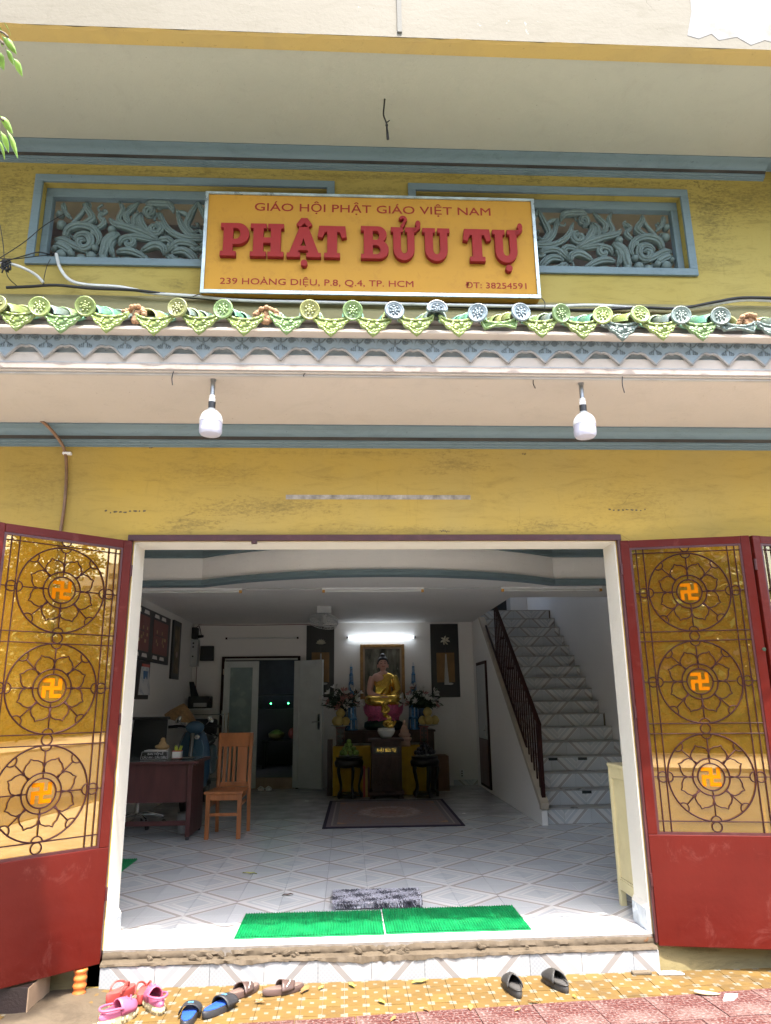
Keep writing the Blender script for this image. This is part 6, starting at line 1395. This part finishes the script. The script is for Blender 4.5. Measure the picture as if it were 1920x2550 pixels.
def shoe_root(name, px_, py_, ang, label, group, cat):
    p = atz(px_, py_, -.188); 
    e = empty(name, (p.x, p.y, -.189), label, cat, group, ang); e.matrix_basis = e.matrix_basis @ Matrix.Scale(.90, 4); WM[e.name] = e.matrix_basis.copy(); return e
def SB(g, nm, m, r, **k): return g.build(nm, m, r, local=True, smooth=True, **k)
RFL = pm('coral_red_foam', (.27,.030,.026), .6, var=.1)
def flipflop(px_, py_, ang, label):
    r = shoe_root('flip_flop', px_, py_, ang, label, 'red platform flip-flops', 'flip-flop'); P = sole_outline(.24, .088)
    g = G(); slab(g, P, 0, .045, rise=lambda y: .012*max(0, -y)/.12); SB(g, 'platform_sole', RFL, r)
    g = G(); slab(g, [(x*.93, y*.95) for x, y in P], .045, .0485, rise=lambda y: .012*max(0, -y)/.12); SB(g, 'footbed', pm('coral_footbed', (.32,.055,.048), .7), r)
    for s_ in (-1, 1): SB(G().tube(smooth_path([(0, .062, .047), (s_*.018, .045, .075), (s_*.036, .0, .088), (s_*.041, -.035, .072), (s_*.040, -.045, .045)], 5), .0055, 7), 'strap', pm('dark_coral_strap', (.30,.05,.04), .5), r)
flipflop(300, 2487, radians(-25), 'red platform flip-flop, left one of the pair by the step'); flipflop(358, 2488, radians(2), 'red platform flip-flop, right one of the pair by the step')
PKC = pm('bubblegum_pink_foam', (.36,.085,.155), .5, var=.06); CRS = pm('cream_chunky_sole', (.40,.34,.20), .7, var=.15, dirt=.5, dcol=(.25,.2,.12)); PKD = pm('pink_inside', (.36,.08,.15), .7)
def clog(px_, py_, ang, label):
    r = shoe_root('clog', px_, py_, ang, label, 'pink clogs', 'clog'); P = sole_outline(.235, .098, heel=.85); g = G(); slab(g, P, 0, .042)
    for i in range(18): a = 2*pi*i/18; x, y = P[int(i*28/18)]; g.ball((x*1.0, y*1.0, .022), .010, .010, .016, 6)
    SB(g, 'chunky_sole', CRS, r)
    g = G(); slab(g, [(x*.9, y*.92) for x, y in P], .042, .047); SB(g, 'footbed', PKC, r)
    g = G(); n = 16   # shell: toe dome and low heel wall with open top
    rows = [(0, 1.0, .042), (.5, 1.02, .055), (1, .97, .08)]
    prof = []
    for i in range(28):
        x, y = P[i]; t = (y/.1175+1)/2; h = .030+.012*max(0, t)
        prof.append((x, y, h))
    b = len(g.v)
    for k, (s, dz) in enumerate(((1.0, 0), (1.02, .45), (.95, .85), (.90, 1.0), (.86, .9), (.90, .2))):
        for x, y, h in prof: g.v.append((x*s, y*s, .042+h*dz))
    for k in range(5):
        for i in range(28): a = b+k*28+i; c = b+k*28+(i+1) % 28; g.f.append((a, c, c+28, a+28))
    SB(g, 'heel_shell', PKC, r)
    g = G(); m = 8; b = 0
    for i in range(m+1):
        v = i/m; y = .115-.125*v; w = .049*math.sqrt(max(.02, 1-(max(0, (.5-v)*2))**2.2)); hh = .030+.045*sin(min(1, v*1.15)*pi/2)
        for j in range(9): a = pi*j/8; g.v.append((w*cos(a), y, .042+hh*sin(a)))
    for i in range(m):
        for j in range(8): a = i*9+j; g.f.append((a, a+1, a+10, a+9))
    o = SB(g, 'toe_box', PKC, r, fix=False); s = o.modifiers.new('s', 'SOLIDIFY'); s.thickness = .005
    for (x, y) in ((-.02, .06), (0, .075), (.02, .06), (-.012, .04), (.014, .04)):
        z = .042+.062*math.sqrt(max(0, 1-(x/.05)**2)); G().cyl((x, y, z-.004), (x, y+.003, z+.006), .0055, n=8).build('vent_hole', PKD, o, local=True)
    SB(G().tube(smooth_path([(-.046, .0, .080), (-.050, -.05, .086), (-.035, -.095, .088), (0, -.112, .086), (.035, -.095, .088), (.050, -.05, .086), (.046, 0, .075)], 4), .0065, 7), 'heel_strap', PKC, r)
clog(293, 2545, radians(-38), 'pink clog nearest the camera at the lower left'); clog(384, 2512, radians(32), 'pink clog with toe turned left, beside the black and blue slide')
KRB = pm('black_rubber', (.022,.022,.025), .55, var=.25); BLF = pm('blue_footbed', (.012,.06,.32), .6, var=.12)
def slide(px_, py_, ang, label):
    r = shoe_root('slide_sandal', px_, py_, ang, label, 'black slides with blue footbeds', 'slide'); P = sole_outline(.265, .104, heel=.82); g = G(); slab(g, P, 0, .034, rise=lambda y: .006*(y/.13)**2); SB(g, 'sole', KRB, r)
    g = G(); slab(g, [(x*.86, y*.90) for x, y in P], .034, .039, rise=lambda y: .006*(y/.13)**2); SB(g, 'footbed', BLF, r)
    g = G(); n = 6
    for i in range(n+1):
        y = -.005+.095*i/n; hh = .052-.014*i/n; w = .056-.004*i/n
        for j in range(11): a = pi*j/10; g.v.append((w*cos(a), y+.012*abs(cos(a)), .022+hh*sin(a)))
    for i in range(n):
        for j in range(10): a = i*11+j; g.f.append((a, a+1, a+12, a+11))
    o = SB(g, 'upper_band', KRB, r, fix=False); s = o.modifiers.new('s', 'SOLIDIFY'); s.thickness = .006
    G().box(-.014, .03, .071, .014, .05, .0735).build('blue_badge', pm('pale_blue_badge', (.08,.30,.60), .5), o, local=True)
slide(470, 2540, radians(2), 'black slide with blue footbed, left one of its pair'); slide(545, 2518, radians(-32), 'black slide with blue footbed and raised band, right one of its pair')
BRW = pm('brown_leather', (.075,.045,.038), .5, var=.2); BRF = pm('worn_brown_footbed', (.13,.085,.07), .6, var=.25, dirt=.3, dcol=(.3,.25,.2))
def bsandal(px_, py_, ang, label):
    r = shoe_root('brown_sandal', px_, py_, ang, label, 'brown thong sandals', 'sandal'); P = sole_outline(.265, .094); g = G(); slab(g, P, 0, .030, rise=lambda y: .010*max(0, -y)/.13); SB(g, 'sole', BRW, r)
    g = G(); slab(g, [(x*.88, y*.92) for x, y in P], .030, .034, rise=lambda y: .010*max(0, -y)/.13); SB(g, 'footbed', BRF, r)
    g = G(); n = 5
    for i in range(n+1):
        y = -.01+.085*i/n; hh = .050-.022*i/n; w = .050-.014*(i/n)**2
        for j in range(11): a = pi*j/10; g.v.append((w*cos(a), y-.02*abs(cos(a)), .020+hh*sin(a)))
    for i in range(n):
        for j in range(10): a = i*11+j; g.f.append((a, a+1, a+12, a+11))
    o = SB(g, 'upper_band', BRW, r, fix=False); s = o.modifiers.new('s', 'SOLIDIFY'); s.thickness = .005
    G().tube(smooth_path([(.048, .0, .045), (.03, .03, .064), (.0, .045, .062), (-.03, .05, .045)], 4), .0032, 5, True).build('pale_trim', pm('pale_leather_trim', (.45,.42,.38), .5), o, local=True)
bsandal(604, 2478, radians(-38), 'brown leather sandal, left one of its pair near the step'); bsandal(705, 2472, radians(-62), 'brown leather sandal pointing right, right one of its pair')
DKG = pm('charcoal_foam', (.028,.026,.024), .6, var=.2, dirt=.4, dcol=(.15,.13,.11)); DKI = pm('charcoal_footbed', (.048,.045,.043), .7, var=.2)
def slipper(px_, py_, ang, label):
    r = shoe_root('slipper', px_, py_, ang, label, 'charcoal slippers', 'slipper'); P = sole_outline(.265, .100, heel=.84); g = G(); slab(g, P, 0, .036); SB(g, 'sole', DKG, r)
    g = G(); slab(g, [(x*.85, y*.9) for x, y in P], .036, .039); SB(g, 'footbed', DKI, r)
    g = G(); m = 8
    for i in range(m+1):
        v = i/m; y = .130-.135*v; w = .050*math.sqrt(max(.03, 1-(max(0, (.45-v)/.45))**2.2)); hh = .012+.050*sin(min(1, v*1.1)*pi/2)
        for j in range(11): a = pi*j/10; g.v.append((w*cos(a), y-.05*abs(cos(a))*v, .030+hh*sin(a)))
    for i in range(m):
        for j in range(10): a = i*11+j; g.f.append((a, a+1, a+12, a+11))
    o = SB(g, 'closed_upper', DKG, r, fix=False); s = o.modifiers.new('s', 'SOLIDIFY'); s.thickness = .006
    g = G(); q = [p for p in P if p[1] < .02]; q.sort(key=lambda p: atan2(p[0], -p[1])); g.tube([(x*.95, y*.97, .042) for x, y in q], .0055, 6); SB(g, 'rim', DKG, r)
slipper(1277, 2466, radians(5), 'charcoal slipper on the mosaic, left one of its pair'); slipper(1384, 2455, radians(16), 'charcoal slipper on the mosaic, right one of its pair')
# ------------------------------------------------------------------ litter
p = atz(1760, 2478, -.186); g = G()
g.tube(smooth_path([p+Vector((-.055, .025, .012)), p+Vector((-.02, -.005, .014)), p+Vector((.03, -.012, .010)), p+Vector((.07, -.006, .006))], 4), [.012, .016, .017, .018, .018, .018, .017, .016, .014, .012, .009, .006, .003], 7, True, .5, (0,0,1))
tag(g.build('dry_pod', pm('pale_dry_husk', (.50,.38,.22), .8, var=.3), None, smooth='all'), 'pale dry husk lying on the mosaic below the right gate', 'husk')
p = atz(1813, 2486, -.184); tag(G().prism([(-.045, -.035), (.015, -.03), (.06, .015), (.0, .025)], 0, .011, 'xy').xf(Matrix.Translation(p) @ Matrix.Rotation(.15, 4, 'X')).build('tile_shard', PVC, None), 'broken white tile shard at the edge of the mosaic', 'shard')
p = atz(1600, 2425, -.186); tag(G().box(p.x-.06, p.y-.015, -.189, p.x+.05, p.y+.02, -.172).build('mortar_lump', CONC, None, bevel=.005), 'small broken slab lying at the right end of the step', 'rubble')
p = atz(1660, 2424, -.186); tag(G().prism([(-.05, -.02), (.09, -.03), (.05, .02), (-.05, .012)], -.186, -.178, 'xy').xf(Matrix.Translation((p.x, p.y, 0))).build('tile_shard', PVC, None), 'white shard at the foot of the right door post', 'shard')
DLF = [pm('dry_brown_leaf', (.24,.11,.035), .7, var=.4, bump=0), pm('yellow_green_fallen_leaf', (.36,.36,.06), .6, var=.3, bump=0), pm('dark_dry_leaf', (.05,.018,.014), .6, var=.3, bump=0)]
lt = [(646,2498,0,.03,'orange-brown leaf below the right brown sandal'),(1328,2497,0,.028,'brown leaf between the charcoal slippers'),(1062,2517,0,.03,'brown leaf on the mosaic left of the slippers'),(1172,2512,0,.034,'brown leaf on the seam between mosaic and pavers'),(876,2455,1,.035,'yellow-green leaf near the middle of the step'),(950,2497,1,.03,'yellow leaf in the middle of the mosaic'),(1046,2446,1,.05,'green leaf strip against the step foot'),(980,2540,0,.03,'brown leaf at the bottom edge'),(800,2462,1,.022,'small green leaf beside the brown sandal'),(1430,2484,1,.016,'tiny green leaf right of the slippers'),(760,2466,0,.05,'crumpled tan leaf near the sandal toe'),(1290,2518,0,.024,'tan leaf on the paver edge')]
def leafmesh(p, L, w, a, mat, label, z=.003):
    g = G(); R_ = Matrix.Translation(p) @ Matrix.Rotation(a, 4, 'Z')
    for t, q, h in ((-1, .02, .0), (-.5, .75, .006), (0, 1, .003), (.5, .7, .008), (1, .02, .004)): g.v += [(t*L, -q*w, h+.004), (t*L, 0, h), (t*L, q*w, h+.005)]
    for i in range(4):
        for j in range(2): b = i*3+j; g.f.append((b, b+1, b+4, b+3))
    g.xf(R_); return tag(g.build('fallen_leaf', mat, None, smooth='all', fix=False), label, 'leaf', 'fallen leaves')
for (x_, y_, k, L, lab) in lt: leafmesh(atz(x_, y_, -.185), L, L*.4, random.uniform(0, 3), DLF[k], lab)
leafmesh(atz(622, 2176, .003), .06, .020, 2.9, DLF[1], 'pale curled leaf on the floor tiles left of the mats'); leafmesh(atz(716, 2230, .003), .04, .016, .1, DLF[2], 'dark leaf on the floor tiles behind the left green mat')
# ------------------------------------------------------------------ trees (overhang at the upper left, and mirrored in the gate glass)
LSH = [(0, 0), (.35, .5), (.75, .42), (1, 0)]
def leafcloud(g, centers, n, L, rnd):
    for i in range(n):
        c, R_ = rnd.choice(centers); d = Vector((rnd.gauss(0, 1), rnd.gauss(0, 1), rnd.gauss(0, .8))).normalized()*R_*rnd.random()**.4; p = Vector(c)+d
        a = Vector((rnd.gauss(0, 1), rnd.gauss(0, 1), rnd.gauss(-.3, .6))).normalized(); s = a.orthogonal().normalized(); s = (s*cos(q_ := rnd.uniform(0, 6.28)) + a.cross(s)*sin(q_)); l = L*rnd.uniform(.6, 1.3)
        g.add([p, p+a*l*.45+s*l*.22, p+a*l, p+a*l*.45-s*l*.22], [(0, 1, 2, 3)])
def tree(base, h, blobs, nleaf, L, label, seed, mat=LEAF, r0=.16):
    rnd = random.Random(seed); t = empty('street_tree', base, label, 'tree', 'street trees'); b = Vector(base)
    top = b+Vector((rnd.uniform(-.3, .3), rnd.uniform(-.3, .3), h)); g = G()
    g.tube(smooth_path([b, b+Vector((.05, .04, h*.35)), b+Vector((-.06, .05, h*.7)), top], 5), [r0*(1.15-.045*i) for i in range(16)], 10)
    cs = [(Vector(c), r) for c, r in blobs]
    for c, r in cs: 
        st = b+Vector((0, 0, h*rnd.uniform(.55, .95))); g.tube(smooth_path([st, (st+c)/2+Vector((0, 0, .3)), c], 5), [.07*(1-.07*i) for i in range(11)], 6)
    g.build('trunk', BARK, t, smooth='all'); g = G(); leafcloud(g, cs, nleaf, L, rnd); g.build('crown', mat, t, fix=False)
    return t
rnd = random.Random(77)
def blobs(c, R_, n, r): return [((c[0]+rnd.gauss(0, R_[0]*.5), c[1]+rnd.gauss(0, R_[1]*.5), c[2]+rnd.gauss(0, R_[2]*.5)), r*rnd.uniform(.7, 1.2)) for _ in range(n)]
tree((-4.3, -4.6, -.2), 5.0, [*blobs((-4.4, -4.6, 6.6), (1.6, 1.3, 1.1), 14, .8), ((-1.10, -3.14, 6.45), .22), ((-1.16, -3.05, 7.0), .20), ((-.92, -3.32, 7.2), .20), ((-1.3, -3.2, 6.2), .2), ((-2.3, -3.3, 6.4), .5), ((-2.9, -3.8, 6.5), .6)], 7000, .13, 'street tree at the left whose leaf tips hang into the top left corner', 3)
tree((7.8, -7.6, -.2), 2.6, blobs((7.8, -7.6, 3.6), (1.4, 1.4, 1.3), 16, .62), 9000, .14, 'leafy street tree across the pavement, mirrored in the left gate glass', 5)
fg = G(); rf = random.Random(31)
for i in range(9):
    x = -18+6.5*i+rnd.uniform(-1.2, 1.2); leafcloud(fg, [(Vector(c), r) for c, r in blobs((x, -21, 4.4), (3.4, 2.0, 2.6), 16, 1.7)], 6000, .42, rf); fg.tube([(x, -21, -.3), (x+.1, -21, 4.6)], [.22, .14], 7)
for i in range(6):
    x = 36+10*i; y = -23-6*i; leafcloud(fg, [(Vector(c), r) for c, r in blobs((x, y, 3.4), (4.2, 3.0, 1.6), 14, 1.7)], 2600, .42, rf); fg.tube([(x, y, -.3), (x+.1, y, 3.4)], [.22, .14], 7)
fo = fg.build('far_tree_line', LEAF, None, fix=False); fo['kind'] = 'stuff'; fo['label'] = 'leafy tree line along the far side of the street'
hd = empty('added_hedge', (0, -19.2, -.25), 'added dark green hedge across the street, darkening the gate glass reflection', 'hedge')  # added behind the camera so the right glass mirrors something dark
G().box(-60, -19.6, -.25, 70, -18.9, 1.9).build('hedge_core', LEAF, hd); g = G(); rh = random.Random(4)
for i in range(9000):
    p = Vector((rh.uniform(-30, 40), -18.85+rh.uniform(-.1, .15), rh.uniform(-.2, 2.1))); a = Vector((rh.gauss(0, 1), rh.gauss(0, 1), rh.gauss(0, 1))).normalized()*.16; s = a.orthogonal()*.4
    g.add([p, p+a*.5+s, p+a, p+a*.5-s], [(0, 1, 2, 3)])
g.build('hedge_leaves', LEAF, hd, fix=False)['kind'] = 'stuff'
# leaf sprigs that show at the upper left picture edge
sp_ = empty('leafy_branch', at(-120, 120, -3.0), 'hanging green leaf sprig at the upper left picture edge', 'branch')
g = G(); lf = G()
tw = [[(-160, 60), (-60, 70), (0, 78), (20, 92)], [(-150, 110), (-60, 100), (-10, 95), (8, 110)], [(-150, 260), (-60, 275), (-10, 288), (8, 300)]]
for P in tw: g.tube(smooth_path([at(x, y, -2.6) for x, y in P], 4), .004, 5)
g.build('twig', BARK, sp_, smooth='all')
def lf1(x0, y0, x1, y1, w, Y=-2.6):
    a, b = at(x0, y0, Y), at(x1, y1, Y+.03); d = b-a; s = Vector((d.z, .25*d.length, -d.x)).normalized()*w; n = Vector((0, -.010, 0))
    k = len(lf.v)
    for t, q in ((0, .05), (.25, .75), (.5, 1), (.75, .7), (1, .03)): c = a+d*t+Vector((0, 0, -.02*t*t)); lf.v += [tuple(c-s*q), tuple(c+n), tuple(c+s*q)]
    for i in range(4):
        for j in range(2): e = k+i*3+j; lf.f.append((e, e+1, e+4, e+3))
for q in ((-8, 58, 6, 74, .012), (12, 60, 30, 78, .007), (6, 92, 44, 124, .014), (-6, 88, 8, 106, .012), (16, 124, 36, 152, .010), (34, 146, 58, 180, .012), (-8, 128, 12, 164, .016), (-30, 100, -4, 150, .02), (0, 290, 34, 322, .013), (4, 330, 24, 368, .011), (20, 328, 46, 382, .009), (-6, 322, 6, 340, .008), (0, 352, 14, 386, .006), (-40, 300, -6, 345, .018)): lf1(*q)
lf.build('leaves', LEAF2, sp_, smooth='all', fix=False)['kind'] = 'stuff'
# ------------------------------------------------------------------ apartment block behind the camera, mirrored in the glass
WALLW = pm('pale_apartment_render', (.62,.58,.50), .8, var=.08, vs=.2, bump=0); WIN = pm('dark_apartment_window', (.09,.09,.09), .3, var=.3, bump=0)
ap = empty('apartment_block', (196, -104, -.5), 'white apartment block mirrored in the left gate glass', 'building', rz=0)
fa = atan2(-104, 196); M_ = Matrix.Translation((196, -104, -.5)) @ Matrix.Rotation(fa+radians(90+18), 4, 'Z')   # local x along the facade, -y away
G().box(-12, -16, 0, 46, 0, 38.5).xf(M_).build('main_block', WALLW, ap); G().box(2, -12, 0, 11, 2.2, 42).xf(M_).build('stair_tower', WALLW, ap); G().box(16, -15.8, 38.5, 30, -.4, 41).xf(M_).build('roof_house', WALLW, ap)
wm_ = G().box(-1.1, 0, -.75, 1.1, .25, .75).mesh('window'); wm_.materials.append(WIN)
for i in range(16):
    for j in range(11):
        if 3 < i < 7: continue
        o = bpy.data.objects.new('window', wm_); link(o, ap, basis=M_ @ Matrix.Translation((-10+3.2*i, .02, 3+3.2*j)))
for j in range(12):
    for x_ in (4.4, 8.4): o = bpy.data.objects.new('window', wm_); link(o, ap, basis=M_ @ Matrix.Translation((x_, 2.22, 3+3.2*j)))

ob = empty('sky_blocking_building', (2, -30, -.3), 'plain grey-beige building added behind the far trees to block the mirrored sky', 'building')  # unseen block added to keep bright sky out of the right glass
G().box(-14, -40, -.3, 17, -30, 12.5).build('wall', pm('weathered_render', (.30,.28,.25), .9, var=.2, vs=.4, bump=0), ob); G().box(-14.3, -40.3, 12.5, 17.3, -29.7, 13.1).build('roof', CONC, ob)
w2 = G().box(-.7, -.04, -.8, .7, .03, .8).mesh('window'); w2.materials.append(WIN)
for i in range(9):
    for j in range(3): o = bpy.data.objects.new('window', w2); link(o, ob, basis=Matrix.Translation((-12+3.4*i, -29.98, 2.2+3.6*j)))
